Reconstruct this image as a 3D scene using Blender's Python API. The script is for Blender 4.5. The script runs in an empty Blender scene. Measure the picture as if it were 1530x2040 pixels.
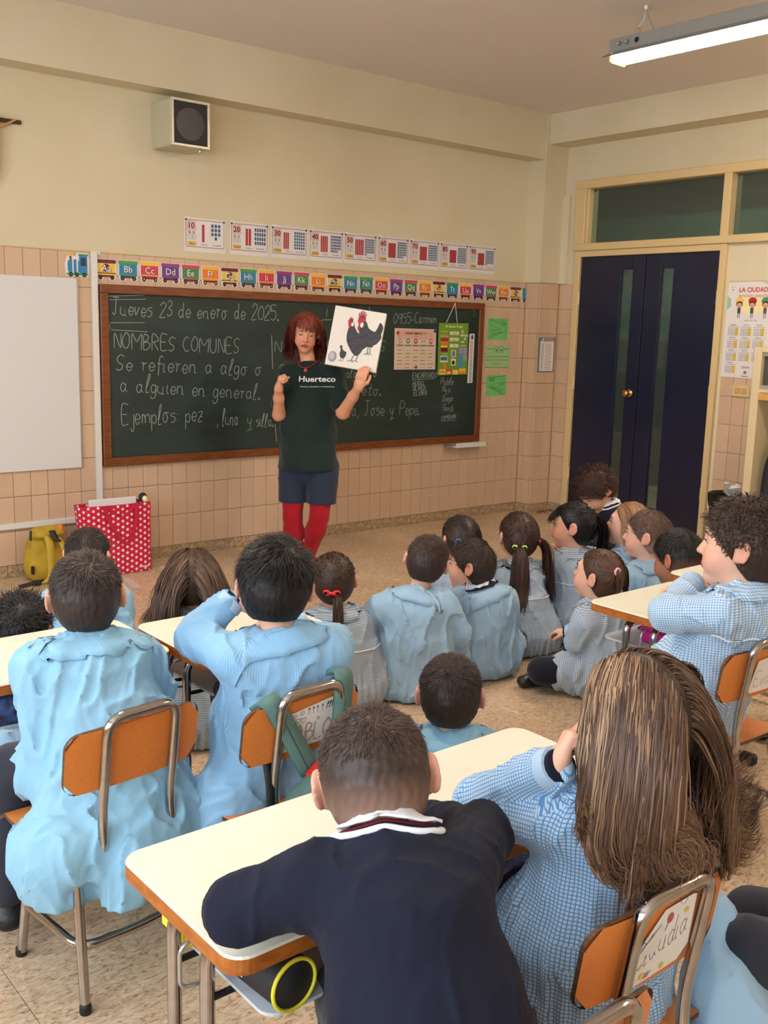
import bpy, math, random
import numpy as np
from mathutils import Vector, Matrix

# ------------------------------------------------------------------ camera, light, exposure
FPX = 2015.605
CAMZ = 1.5
_y, _p, _r = [math.radians(a) for a in (39.73, -10.276, 1.517)]
CF = np.array([math.sin(_y)*math.cos(_p), math.cos(_y)*math.cos(_p), math.sin(_p)])
_R0 = np.array([math.cos(_y), -math.sin(_y), 0.0]); _U0 = np.cross(_R0, CF)
CR = _R0*math.cos(_r) + _U0*math.sin(_r)
CU = -_R0*math.sin(_r) + _U0*math.cos(_r)
C0 = np.array([0, 0, CAMZ])
scene = bpy.context.scene
cd = bpy.data.cameras.new('camera'); cam = bpy.data.objects.new('camera', cd)
scene.collection.objects.link(cam); scene.camera = cam
m4 = Matrix([[CR[i], CU[i], -CF[i], C0[i]] for i in range(3)] + [[0, 0, 0, 1]])
cam.matrix_world = m4
cd.sensor_fit = 'VERTICAL'; cd.sensor_height = 24.0; cd.lens = 24.0*FPX/2040
cd.clip_start = 0.05
scene.view_settings.view_transform = 'Standard'; scene.view_settings.look = 'None'
scene.view_settings.gamma = 1; scene.view_settings.use_curve_mapping = False
scene.view_settings.exposure = 0.16
ROOM_X0, ROOM_Y0, BACK_Y, DOOR_X, CEIL = -2.0, -2.6, 5.872, 6.578, 3.2
world = bpy.data.worlds.new('daylight_sky'); scene.world = world; world.use_nodes = True
wb = world.node_tree.nodes['Background']; wb.inputs[0].default_value = (0.62, 0.78, 1.0, 1); wb.inputs[1].default_value = 1.0
WIN = [(-2.1, -0.5), (0.1, 1.7), (2.3, 3.9)]      # window openings along the left wall
def area(name, loc, rot, sx, sy, power, col):
    l = bpy.data.lights.new(name, 'AREA'); l.shape = 'RECTANGLE'; l.size = sx; l.size_y = sy
    l.energy = power; l.color = col
    o = bpy.data.objects.new(name, l); o.location = loc; o.rotation_euler = rot
    scene.collection.objects.link(o); return o
for k, (a, b) in enumerate(WIN):
    area('window_daylight', (ROOM_X0+0.03, (a+b)/2, 1.85), (0, math.radians(-90), 0), 1.5, b-a-0.1, [64, 62, 60][k], (0.80, 0.90, 1.0))

area('corridor_fill', (7.6, 4.4, 3.05), (0, 0, 0), 0.3, 2.4, 46, (1.0, 0.95, 0.86))  # unseen fill light, added to brighten the corridor behind the door and transom glass

# ------------------------------------------------------------------ helpers
def px_ray(x, y): return CF + CR*(x-765)/FPX - CU*(y-1020)/FPX
def oz(x, y, z=0.0): d = px_ray(x, y); return C0 + d*((z-CAMZ)/d[2])
def oy(x, y, Y=BACK_Y): d = px_ray(x, y); return C0 + d*(Y/d[1])
def ox(x, y, X=DOOR_X): d = px_ray(x, y); return C0 + d*(X/d[0])
def od(x, y, D): return C0 + px_ray(x, y)*D

def lin(c):
    return tuple(((v/255)/12.92 if v/255 <= 0.04045 else ((v/255+0.055)/1.055)**2.4) for v in c)
MATS = {}
def mat(name, col, rough=0.5, metal=0.0, spec=0.5, noise=None, bump=None, coat=0.0, emit=None, stretch=None, coords='Object'):
    """col sRGB 0..255; noise=(scale, amount, second colour or None); bump=(scale, strength)"""
    if name in MATS: return MATS[name]
    m = bpy.data.materials.new(name); m.use_nodes = True; MATS[name] = m
    nt = m.node_tree; N = nt.nodes; L = nt.links; b = N['Principled BSDF']
    c = lin(col); b.inputs['Base Color'].default_value = (*c, 1)
    b.inputs['Roughness'].default_value = rough; b.inputs['Metallic'].default_value = metal
    b.inputs['Specular IOR Level'].default_value = spec; b.inputs['Coat Weight'].default_value = coat
    m.diffuse_color = (*c, 1)
    if noise or bump:
        tc = N.new('ShaderNodeTexCoord'); mp = N.new('ShaderNodeMapping'); L.new(tc.outputs[coords], mp.inputs[0])
        if stretch: mp.inputs['Scale'].default_value = stretch
    if noise:
        n = N.new('ShaderNodeTexNoise'); n.inputs['Scale'].default_value = noise[0]; n.inputs['Detail'].default_value = 5
        L.new(mp.outputs[0], n.inputs[0])
        r = N.new('ShaderNodeValToRGB'); r.color_ramp.elements[0].position = 0.35; r.color_ramp.elements[1].position = 0.65
        c2 = lin(noise[2]) if len(noise) > 2 and noise[2] else tuple(v*(1-noise[1]) for v in c)
        r.color_ramp.elements[0].color = (*c2, 1); r.color_ramp.elements[1].color = (*c, 1)
        L.new(n.outputs[0], r.inputs[0]); L.new(r.outputs[0], b.inputs['Base Color'])
    if bump:
        n2 = N.new('ShaderNodeTexNoise'); n2.inputs['Scale'].default_value = bump[0]; n2.inputs['Detail'].default_value = 3
        L.new(mp.outputs[0], n2.inputs[0]); bp = N.new('ShaderNodeBump'); bp.inputs['Strength'].default_value = bump[1]
        bp.inputs['Distance'].default_value = 0.003
        L.new(n2.outputs[0], bp.inputs['Height']); L.new(bp.outputs[0], b.inputs['Normal'])
    if emit:
        b.inputs['Emission Color'].default_value = (*lin(emit[0]), 1); b.inputs['Emission Strength'].default_value = emit[1]
    return m

def link(o, parent=None):
    scene.collection.objects.link(o)
    if parent is not None: o.parent = parent
    return o
def tag(o, label=None, cat=None, group=None, kind=None):
    if label: o['label'] = label
    if cat: o['category'] = cat
    if group: o['group'] = group
    if kind: o['kind'] = kind
    return o
def empty(name, loc=(0, 0, 0), rz=0, parent=None):
    o = bpy.data.objects.new(name, None); o.location = loc; o.rotation_euler = (0, 0, rz)
    o.empty_display_size = 0.05
    return link(o, parent)
def thing(name, label, cat, loc=(0, 0, 0), rz=0, group=None):
    return tag(empty(name, loc, rz), label, cat, group)

class MB:
    """collects faces of several materials into one mesh"""
    def __init__(s, origin=(0, 0, 0)):
        s.v = []; s.f = []; s.m = []; s.sm = []; s.mats = []; s.o = Vector(origin)
    def mi(s, m):
        if m not in s.mats: s.mats.append(m)
        return s.mats.index(m)
    def add(s, verts, faces, m, smooth=False):
        k = len(s.v); mi = s.mi(m)
        s.v += [tuple(Vector(v)-s.o) for v in verts]
        for f in faces: s.f.append(tuple(i+k for i in f)); s.m.append(mi); s.sm.append(smooth)
    def box(s, lo, hi, m, bev=0.0, M=None):
        x0, y0, z0 = lo; x1, y1, z1 = hi
        if bev > 0:
            b = min(bev, abs(x1-x0)*.45, abs(y1-y0)*.45, abs(z1-z0)*.45)
            vs = []; idx = {}
            for ix, X in enumerate((x0, x1)):
                for iy, Y in enumerate((y0, y1)):
                    for iz, Z in enumerate((z0, z1)):
                        sx, sy, sz = (1-2*ix)*b, (1-2*iy)*b, (1-2*iz)*b
                        idx[(ix, iy, iz, 0)] = len(vs); vs.append((X, Y+sy, Z+sz))
                        idx[(ix, iy, iz, 1)] = len(vs); vs.append((X+sx, Y, Z+sz))
                        idx[(ix, iy, iz, 2)] = len(vs); vs.append((X+sx, Y+sy, Z))
            fs = []
            A = lambda *k: idx[k]
            for i in (0, 1):
                q = [A(i, 0, 0, 0), A(i, 1, 0, 0), A(i, 1, 1, 0), A(i, 0, 1, 0)]; fs.append(q if i else q[::-1])
                q = [A(0, i, 0, 1), A(1, i, 0, 1), A(1, i, 1, 1), A(0, i, 1, 1)]; fs.append(q[::-1] if i else q)
                q = [A(0, 0, i, 2), A(1, 0, i, 2), A(1, 1, i, 2), A(0, 1, i, 2)]; fs.append(q if i else q[::-1])
            for i in (0, 1):
                for j in (0, 1):
                    fl = (i ^ j)
                    q = [A(i, j, 0, 0), A(i, j, 1, 0), A(i, j, 1, 1), A(i, j, 0, 1)]; fs.append(q if not fl else q[::-1])
                    q = [A(i, 0, j, 0), A(i, 0, j, 2), A(i, 1, j, 2), A(i, 1, j, 0)]; fs.append(q if not fl else q[::-1])
                    q = [A(0, i, j, 1), A(1, i, j, 1), A(1, i, j, 2), A(0, i, j, 2)]; fs.append(q if not fl else q[::-1])
                    for k in (0, 1):
                        t = [A(i, j, k, 0), A(i, j, k, 1), A(i, j, k, 2)]; fs.append(t if (i ^ j ^ k) else t[::-1])
        else:
            vs = [(x0, y0, z0), (x1, y0, z0), (x1, y1, z0), (x0, y1, z0), (x0, y0, z1), (x1, y0, z1), (x1, y1, z1), (x0, y1, z1)]
            fs = [(3, 2, 1, 0), (4, 5, 6, 7), (0, 1, 5, 4), (1, 2, 6, 5), (2, 3, 7, 6), (3, 0, 4, 7)]
        if M is not None: vs = [M @ Vector(v) for v in vs]
        s.add(vs, fs, m); return s
    def tube(s, pts, r, m, n=10, caps=True, closed=False):
        P = [Vector(p) for p in pts]; R = list(r) if hasattr(r, '__len__') else [r]*len(P)
        rings = []; prev = None
        for i, p in enumerate(P):
            a = P[(i-1) % len(P)] if (closed or i > 0) else p
            b = P[(i+1) % len(P)] if (closed or i < len(P)-1) else p
            t = (b-a); t = t.normalized() if t.length > 1e-9 else Vector((0, 0, 1))
            if prev is None:
                up = Vector((0, 0, 1)) if abs(t.z) < .9 else Vector((0, 1, 0)); u = t.cross(up).normalized()
            else:
                u = (prev - t*prev.dot(t)); u = u.normalized() if u.length > 1e-6 else prev
            prev = u; w = t.cross(u)
            rings.append([p + (u*math.cos(2*math.pi*k/n)+w*math.sin(2*math.pi*k/n))*R[i] for k in range(n)])
        vs = [v for g in rings for v in g]; fs = []; L = len(P)
        for i in range(L if closed else L-1):
            j = (i+1) % L
            for k in range(n): fs.append((i*n+k, i*n+(k+1) % n, j*n+(k+1) % n, j*n+k))
        s.add(vs, fs, m, True)
        if caps and not closed:
            s.add(rings[0], [tuple(range(n))[::-1]], m); s.add(rings[-1], [tuple(range(n))], m)
        return s
    def lathe(s, prof, c, m, n=20, smooth=True, axis='z', sx=1, sy=1):
        vs = []; fs = []
        for (r, z) in prof:
            for k in range(n):
                a = 2*math.pi*k/n; x, y = r*math.cos(a)*sx, r*math.sin(a)*sy
                vs.append((c[0]+x, c[1]+y, c[2]+z) if axis == 'z' else ((c[0]+z, c[1]+x, c[2]+y) if axis == 'x' else (c[0]+x, c[1]+z, c[2]+y)))
        for i in range(len(prof)-1):
            for k in range(n): fs.append((i*n+k, i*n+(k+1) % n, (i+1)*n+(k+1) % n, (i+1)*n+k))
        fs.append(tuple(range(n))[::-1]); fs.append(tuple((len(prof)-1)*n+k for k in range(n)))
        s.add(vs, fs, m, smooth); return s
    def sph(s, c, r, m, n=12, sc=(1, 1, 1)):
        prof = [(math.sin(math.pi*i/(n//2)), -math.cos(math.pi*i/(n//2))) for i in range(1, n//2)]
        vs = [(c[0], c[1], c[2]-r*sc[2])]; fs = []
        for (q, z) in prof:
            for k in range(n):
                a = 2*math.pi*k/n; vs.append((c[0]+q*math.cos(a)*r*sc[0], c[1]+q*math.sin(a)*r*sc[1], c[2]+z*r*sc[2]))
        vs.append((c[0], c[1], c[2]+r*sc[2])); Lp = len(prof)
        for k in range(n): fs.append((0, 1+(k+1) % n, 1+k)); fs.append((len(vs)-1, 1+(Lp-1)*n+k, 1+(Lp-1)*n+(k+1) % n))
        for i in range(Lp-1):
            for k in range(n): fs.append((1+i*n+k, 1+i*n+(k+1) % n, 1+(i+1)*n+(k+1) % n, 1+(i+1)*n+k))
        s.add(vs, fs, m, True); return s
    def build(s, name, parent=None, kind=None, loc=None, fix=False):
        me = bpy.data.meshes.new(name); me.from_pydata(s.v, [], s.f); me.update()
        for m in s.mats: me.materials.append(m)
        me.polygons.foreach_set('material_index', s.m); me.polygons.foreach_set('use_smooth', s.sm)
        o = bpy.data.objects.new(name, me); o.location = loc if loc is not None else s.o
        if kind: o['kind'] = kind
        return link(o, parent)

def rrect(x0, y0, x1, y1, r, n=5):
    out = []
    for cx, cy, a0 in ((x1-r, y1-r, 0), (x0+r, y1-r, 90), (x0+r, y0+r, 180), (x1-r, y0+r, 270)):
        for k in range(n+1):
            a = math.radians(a0+90*k/n); out.append((cx+r*math.cos(a), cy+r*math.sin(a)))
    return out
def bez(pts, n=8):
    """smooth polyline through points (catmull-rom)"""
    P = [np.array(p, float) for p in pts]; out = []
    for i in range(len(P)-1):
        a = P[i-1] if i else P[i]*2-P[i+1]; b = P[i]; c = P[i+1]; d = P[i+2] if i+2 < len(P) else P[i+1]*2-P[i]
        for k in range(n):
            t = k/n; out.append(0.5*((2*b)+(-a+c)*t+(2*a-5*b+4*c-d)*t*t+(-a+3*b-3*c+d)*t**3))
    out.append(P[-1]); return out
def fillet(pts, r=0.03, n=5):
    P = [Vector(p) for p in pts]; out = [P[0]]
    for i in range(1, len(P)-1):
        a, b, c = P[i-1], P[i], P[i+1]; u = (a-b); v = (c-b); rr = min(r, u.length*.49, v.length*.49)
        p0 = b+u.normalized()*rr; p1 = b+v.normalized()*rr
        for k in range(n+1):
            t = k/n; out.append(p0*(1-t)**2+b*2*t*(1-t)+p1*t*t)
    out.append(P[-1]); return out

_tc = {}
def text_geo(s, bold=0.0, shear=0.0):
    """verts (2D) and faces of a line of text at size 1"""
    key = (s, bold, shear)
    if key not in _tc:
        c = bpy.data.curves.new('t', 'FONT'); c.body = s; c.size = 1; c.offset = bold; c.shear = shear; c.resolution_u = 2
        o = bpy.data.objects.new('t', c); me = bpy.data.meshes.new_from_object(o)
        v = np.array([tuple(x.co) for x in me.vertices]).reshape(-1, 3); f = [tuple(p.vertices) for p in me.polygons]
        bpy.data.objects.remove(o); bpy.data.meshes.remove(me); bpy.data.curves.remove(c)
        _tc[key] = (v, f)
    return _tc[key]

class Sheet(MB):
    """flat print laid on a surface: local (u,v) metres, layered outward"""
    def __init__(s, o, U, V, N=None, origin=(0, 0, 0), lift=0.0006, bend=None):
        super().__init__(origin); s.O = Vector(o); s.U = Vector(U).normalized(); s.V = Vector(V).normalized()
        s.N = Vector(N).normalized() if N is not None else s.U.cross(s.V).normalized(); s.lift = lift; s.k = 1; s.bend = bend
    def P(s, u, v, l=None):
        l = s.k if l is None else l
        q = s.O+s.U*u+s.V*v+s.N*(l*s.lift)
        if s.bend: q = q + s.N*s.bend(u, v)
        return q
    def poly(s, pts, m, l=None):
        s.add([s.P(u, v, l) for u, v in pts], [tuple(range(len(pts)))], m); return s
    def rect(s, u0, v0, u1, v1, m, l=None, r=0):
        return s.poly(rrect(u0, v0, u1, v1, r, 3) if r else [(u0, v0), (u1, v0), (u1, v1), (u0, v1)], m, l)
    def disc(s, u, v, r, m, l=None, n=14, sy=1):
        return s.poly([(u+r*math.cos(2*math.pi*k/n), v+r*sy*math.sin(2*math.pi*k/n)) for k in range(n)], m, l)
    def slab(s, u0, v0, u1, v1, t, m, r=0):
        """solid card of thickness t, front face at layer 0 + t"""
        pts = rrect(u0, v0, u1, v1, r, 3) if r else [(u0, v0), (u1, v0), (u1, v1), (u0, v1)]
        s.solid(pts, t, m)
        return s
    def solid(s, pts, t, m):
        n = len(pts); a = [s.P(u, v, 0) for u, v in pts]; s.O = s.O+s.N*t; b = [s.P(u, v, 0) for u, v in pts]
        s.add(a+b, [tuple(range(n))[::-1], tuple(range(n, 2*n))]+[(i, (i+1) % n, n+(i+1) % n, n+i) for i in range(n)], m)
        return s
    def line(s, pts, w, m, l=None):
        vs = []; fs = []
        n = len(pts)
        for i, (u, v) in enumerate(pts):
            a = pts[max(i-1, 0)]; b = pts[min(i+1, n-1)]; dx, dy = b[0]-a[0], b[1]-a[1]; L = math.hypot(dx, dy) or 1
            nx, ny = -dy/L*w/2, dx/L*w/2
            vs += [s.P(u+nx, v+ny, l), s.P(u-nx, v-ny, l)]
        for i in range(n-1): fs.append((2*i+1, 2*i+3, 2*i+2, 2*i))
        s.add(vs, fs, m); return s
    def text(s, t, u, v, h, m, w=None, center=False, bold=0.0, shear=0.0, l=None, rot=0):
        g, f = text_geo(t, bold, shear)
        if len(g) == 0: return s
        x0, x1 = g[:, 0].min(), g[:, 0].max(); k = h/0.72; kx = (w/(x1-x0)) if w else k
        du = -(x0+x1)/2*kx if center else -x0*kx
        cr, sr = math.cos(rot), math.sin(rot)
        s.add([s.P(u+(p[0]*kx+du)*cr-p[1]*k*sr, v+(p[0]*kx+du)*sr+p[1]*k*cr, l) for p in g], f, m); return s

# handwriting: strokes on a grid, x-height 4, ascender 8, descender -3
HW = {
'a': '33 24 14 02 10 20 32;34 31 40', 'b': '08 00 20 32 24 03', 'c': '33 24 14 02 10 20 31', 'd': '33 24 14 02 10 20 32;38 31 40', 'e': '02 32 33 24 14 02 10 20 31',
'f': '37 28 16 1- ;04 34', 'g': '33 24 14 02 10 20 32;34 3- 1= 0-', 'h': '08 00;03 24 33 30', 'i': '04 00 10;06 06.2', 'j': '24 2- 1= 0-;26 26.2', 'k': '08 00;34 02 30',
'l': '01 28 18 00 20', 'm': '04 00;03 14 22 20;23 44 52 50', 'n': '04 00;03 24 32 30 40', 'ñ': '04 00;03 24 32 30;06 17 26 37', 'o': '24 14 02 10 20 32 24 44', 'p': '04 0=;03 24 32 20 01',
'q': '34 13 01 20 32;34 3=', 'r': '04 14 10;13 24 34', 's': '34 14 03 32 20 00', 't': '27 10 30;04 34', 'u': '04 01 20 31 34 30 40', 'v': '04 10 34', 'w': '04 10 24 30 44',
'x': '04 30;34 00', 'y': '04 02 21 34;34 2- 0= 4-', 'z': '04 34 00 30;12 32',
'A': '00 28 40;13 33', 'B': '00 08 37 25 04 34 42 20 00', 'C': '47 28 05 03 20 41', 'D': '00 08 27 44 20 00', 'E': '48 08 00 40;04 34', 'G': '47 28 05 03 20 42 44 24', 'H': '08 00;48 40;04 44', 'I': '18 10',
'J': '08 48;28 21 10 01', 'L': '08 00 40', 'M': '00 08 34 68 60', 'N': '00 08 40 48', 'O': '28 05 02 20 42 46 28', 'P': '00 08 38 46 34 04', 'R': '00 08 37 45 04;14 40', 'S': '47 28 06 14 33 31 10 01',
'U': '08 02 20 42 48', 'V': '08 20 48', '0': '28 05 02 20 42 46 28', '1': '06 18 10', '2': '06 28 46 00 40', '3': '07 28 36 14 33 31 10 01', '5': '48 08 05 35 42 20 01', '9': '47 28 06 24 46 48 40',
'.': '00 10 01 00', ',': '10 0-', ':': '01 01.4;04 04.4', '-': '03 33'}
def hw_strokes(txt, u, v, h, slant=0.08, drop=0.0, seed=0, gap=1.3):
    rnd = random.Random(seed); k = h/8.0; out = []; x = 0
    for ch in txt:
        if ch == ' ': x += 4.2; continue
        g = HW.get(ch)
        if g is None: x += 3; continue
        mx = 0; jx, jy = rnd.uniform(-.25, .25), rnd.uniform(-.35, .35); sc = rnd.uniform(.93, 1.07)
        for st in g.split(';'):
            pts = []
            for tok in st.split():
                a = float(tok[0]); b = tok[1:]; b = -1.8 if b == '-' else (-3.2 if b == '=' else float(b))
                mx = max(mx, a); pts.append(((x+a+jx)*k, (b*sc+jy)*k))
            if len(pts) > 2:
                q = bez([(p[0], p[1]) for p in pts], 4); pts = [(p[0], p[1]) for p in q]
            out.append([(u+p[0]+slant*p[1], v+p[1]+drop*p[0]) for p in pts])
        x += mx+gap
    return out, x*k

# ------------------------------------------------------------------ materials
def tile_mat(name, c1, c2, rough, noise_scale=14, amt=0.5):
    m = mat(name, c1, rough); nt = m.node_tree; N = nt.nodes; L = nt.links; b = N['Principled BSDF']
    oi = N.new('ShaderNodeObjectInfo'); mx = N.new('ShaderNodeMixRGB'); mx.inputs[1].default_value = (*lin(c1), 1); mx.inputs[2].default_value = (*lin(c2), 1)
    tc = N.new('ShaderNodeTexCoord'); n = N.new('ShaderNodeTexNoise'); n.inputs['Scale'].default_value = noise_scale; L.new(tc.outputs['Object'], n.inputs[0])
    ad = N.new('ShaderNodeMath'); ad.operation = 'MULTIPLY_ADD'; ad.inputs[1].default_value = amt; L.new(n.outputs[0], ad.inputs[0])
    sc = N.new('ShaderNodeMath'); sc.operation = 'MULTIPLY'; sc.inputs[1].default_value = 0.5; L.new(oi.outputs['Random'], sc.inputs[0]); L.new(sc.outputs[0], ad.inputs[2])
    L.new(ad.outputs[0], mx.inputs[0]); L.new(mx.outputs[0], b.inputs['Base Color'])
    return m
WALL = mat('cream_wall_paint', (219, 208, 180), 0.75, noise=(1.2, 0.05, (211, 199, 168)), bump=(180, 0.25))
CEILM = mat('ceiling_paint', (228, 221, 216), 0.8, bump=(120, 0.2))
TILE = tile_mat('beige_glazed_tile', (212, 182, 154), (200, 169, 140), 0.32)
GROUT = mat('tile_joint', (196, 158, 118), 0.8)
BASEM = mat('terrazzo_skirting', (190, 166, 134), 0.45, noise=(55, 0.4, (140, 112, 84)))
FLOORM = None
def floor_material():
    m = mat('speckled_linoleum', (190, 165, 136), 0.24, spec=0.35); nt = m.node_tree; N = nt.nodes; L = nt.links; b = N['Principled BSDF']
    tc = N.new('ShaderNodeTexCoord'); g = N.new('ShaderNodeNewGeometry')
    mp = N.new('ShaderNodeMapping'); mp.inputs['Scale'].default_value = (1, 2.3, 1); mp.inputs['Rotation'].default_value = (0, 0, 0.25); L.new(g.outputs['Position'], mp.inputs[0])
    v = N.new('ShaderNodeTexNoise'); v.inputs['Scale'].default_value = 42; v.inputs['Detail'].default_value = 3; v.inputs['Distortion'].default_value = 1.2; L.new(mp.outputs[0], v.inputs[0])
    r = N.new('ShaderNodeValToRGB'); cr = r.color_ramp
    cr.elements[0].position = 0.30; cr.elements[0].color = (*lin((146, 116, 86)), 1)
    cr.elements[1].position = 0.72; cr.elements[1].color = (*lin((222, 205, 182)), 1)
    for p, c in ((0.42, (198, 168, 136)), (0.52, (208, 180, 148)), (0.60, (214, 190, 160))):
        e = cr.elements.new(p); e.color = (*lin(c), 1)
    L.new(v.outputs[0], r.inputs[0])
    n2 = N.new('ShaderNodeTexNoise'); n2.inputs['Scale'].default_value = 2.4; n2.inputs['Detail'].default_value = 4; L.new(g.outputs['Position'], n2.inputs[0])
    mr = N.new('ShaderNodeMapRange'); mr.inputs[1].default_value = 0.3; mr.inputs[2].default_value = 0.7; mr.inputs[3].default_value = 0.86; mr.inputs[4].default_value = 1.06; L.new(n2.outputs[0], mr.inputs[0])
    mu = N.new('ShaderNodeMixRGB'); mu.blend_type = 'MULTIPLY'; mu.inputs[0].default_value = 1; L.new(r.outputs[0], mu.inputs[1]); L.new(mr.outputs[0], mu.inputs[2])
    L.new(mu.outputs[0], b.inputs['Base Color'])
    mr2 = N.new('ShaderNodeMapRange'); mr2.inputs[3].default_value = 0.16; mr2.inputs[4].default_value = 0.34; L.new(n2.outputs[0], mr2.inputs[0]); L.new(mr2.outputs[0], b.inputs['Roughness'])
    return m
FLOORM = floor_material()
WHITE = mat('white_paper', (236, 232, 228), 0.6)
LAMWH = mat('laminated_white_paper', (228, 222, 222), 0.25)
BLACK = mat('black_ink', (22, 20, 22), 0.6)
RED = mat('red_print', (176, 36, 40), 0.4)
BLUEP = mat('blue_print', (44, 84, 128), 0.4)
PLASTW = mat('white_plastic_trunking', (222, 220, 214), 0.35)
FRAMEW = mat('varnished_brown_wood', (128, 72, 36), 0.35, noise=(9, 0.4, (104, 54, 26)), stretch=(1, 1, 8))
CREAMF = mat('cream_door_frame_paint', (216, 190, 140), 0.4)
NAVY = mat('navy_door_paint', (16, 24, 52), 0.34, noise=(3, 0.2, (13, 19, 44)))
CHROME = mat('chrome_tube', (186, 180, 176), 0.16, metal=1.0, noise=(30, 0.15))
BRASS = mat('brass_knob', (196, 150, 84), 0.25, metal=1.0)
RUBBER = mat('black_rubber', (20, 20, 22), 0.55)
ORANGE = mat('orange_laminate', (222, 134, 62), 0.38, noise=(160, 0.05, (215, 126, 56)))
PLYEDGE = mat('dark_plywood_edge', (108, 80, 54), 0.6, noise=(60, 0.5, (62, 44, 30)), stretch=(1, 1, 14))
DESKTOP = mat('ivory_desk_laminate', (238, 233, 214), 0.3, noise=(4, 0.03, (234, 227, 206)))
DESKEDGE = mat('orange_brown_desk_edge', (180, 104, 38), 0.4, noise=(26, 0.2, (152, 82, 28)), stretch=(1, 1, 3))
TAPE = mat('clear_tape', (235, 232, 225), 0.15)

# ------------------------------------------------------------------ room shell
def plank(name, lo, hi, m, parent=None, kind='structure', bev=0):
    c = [(a+b)/2 for a, b in zip(lo, hi)]
    return MB(c).box(lo, hi, m, bev).build(name, parent, kind=kind)
X0, Y0, YB, XD, ZC = ROOM_X0, ROOM_Y0, BACK_Y, DOOR_X, CEIL
fl = plank('floor', (X0-.2, Y0-.2, -0.2), (9.2, YB+.2, -0.012), mat('floor_screed', (120, 100, 80), 0.9))
ts = 0.9; tm = {}
for i in range(10):
    for j in range(10):
        a = X0+.0+(i*ts); b = 5.015-(j*ts); x1 = min(a+ts, XD); y1 = min(b+ts, YB); y0 = max(b, Y0)
        if x1-a < .02 or y1-y0 < .02: continue
        key = (round(x1-a, 3), round(y1-y0, 3))
        if key not in tm:
            w, h = key; q = MB().box((-w/2+.0008, -h/2+.0008, -.012), (w/2-.0008, h/2-.0008, 0), FLOORM, 0.0008).build('floor_tile'); tm[key] = q.data; bpy.data.objects.remove(q)
        o = bpy.data.objects.new('floor_tile', tm[key]); o.location = ((a+x1)/2, (y0+y1)/2, 0); link(o, fl)
        o.matrix_parent_inverse = Matrix.Translation(-Vector(fl.location))
def child_fix(o, p): o.parent = p; o.matrix_parent_inverse = Matrix.Translation(-Vector(p.location)); return o
# corridor behind the doors
ceiling = plank('ceiling', (X0-.2, Y0-.2, ZC), (XD+.2, YB+.2, ZC+.15), CEILM)
wall_back = plank('wall_back', (X0-.2, YB, -.2), (XD+.2, YB+.15, ZC), WALL)
plank('wall_rear', (X0-.2, Y0-.15, -.2), (XD+.2, Y0, ZC), WALL)
# left wall with three window openings
lw = MB((X0, 0, 1)); ys = [Y0-.15]
lw.box((X0-.18, Y0-.15, -.2), (X0, YB+.1, 1.05), WALL); lw.box((X0-.18, Y0-.15, 2.65), (X0, YB+.1, ZC), WALL)
e = Y0-.15
for a, b in WIN: lw.box((X0-.18, e, 1.05), (X0, a, 2.65), WALL); e = b
lw.box((X0-.18, e, 1.05), (X0, YB+.1, 2.65), WALL); lw.build('wall_left', kind='structure')
GLASS = mat('window_glass', (240, 245, 245), 0.02); GLASS.node_tree.nodes['Principled BSDF'].inputs['Transmission Weight'].default_value = 1.0
ALU = mat('aluminium_frame', (190, 190, 188), 0.35, metal=0.8)
for k, (a, b) in enumerate(WIN):
    w = MB((X0-.1, (a+b)/2, 1.85))
    for y in (a+.03, (a+b)/2, b-.03): w.box((X0-.13, y-.03, 1.05), (X0-.08, y+.03, 2.65), ALU)
    for z in (1.08, 2.62): w.box((X0-.13, a, z-.03), (X0-.08, b, z+.03), ALU)
    w.build('window_%d' % (k+1), kind='structure')
# right wall with the door opening and the transom opening
rw = MB((XD, 4, 1.5)); DY0, DY1, DZ = 4.18, 5.53, 2.155; TY0, TY1, TZ0, TZ1 = 3.0, 5.53, 2.155, 2.68
rw.box((XD, DY1, -.2), (XD+.16, YB+.1, ZC), WALL)
rw.box((XD, Y0-.15, TZ1), (XD+.16, DY1, ZC), WALL)
rw.box((XD, Y0-.15, -.2), (XD+.16, DY0, TZ0), WALL)
rw.box((XD, Y0-.15, TZ0), (XD+.16, TY0, TZ1), WALL)
wall_right = rw.build('wall_right', kind='structure')
# beams and the corner column
plank('trim_1', (X0, 5.705, 2.855), (6.36, YB, ZC), WALL)
plank('trim_2', (6.352, Y0, 2.975), (XD, 5.70, ZC), WALL)
col = MB((6.32, 5.70, 1.6)); col.box((6.317, 5.698, 1.90), (XD, YB, ZC), WALL); col.box((6.330, 5.712, 0.0), (XD, YB, 1.90), GROUT)
column = col.build('trim_3', kind='structure')
plank('trim_4', (XD-.03, 5.63, 1.90), (XD, 5.698, 2.60), WALL)
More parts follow.
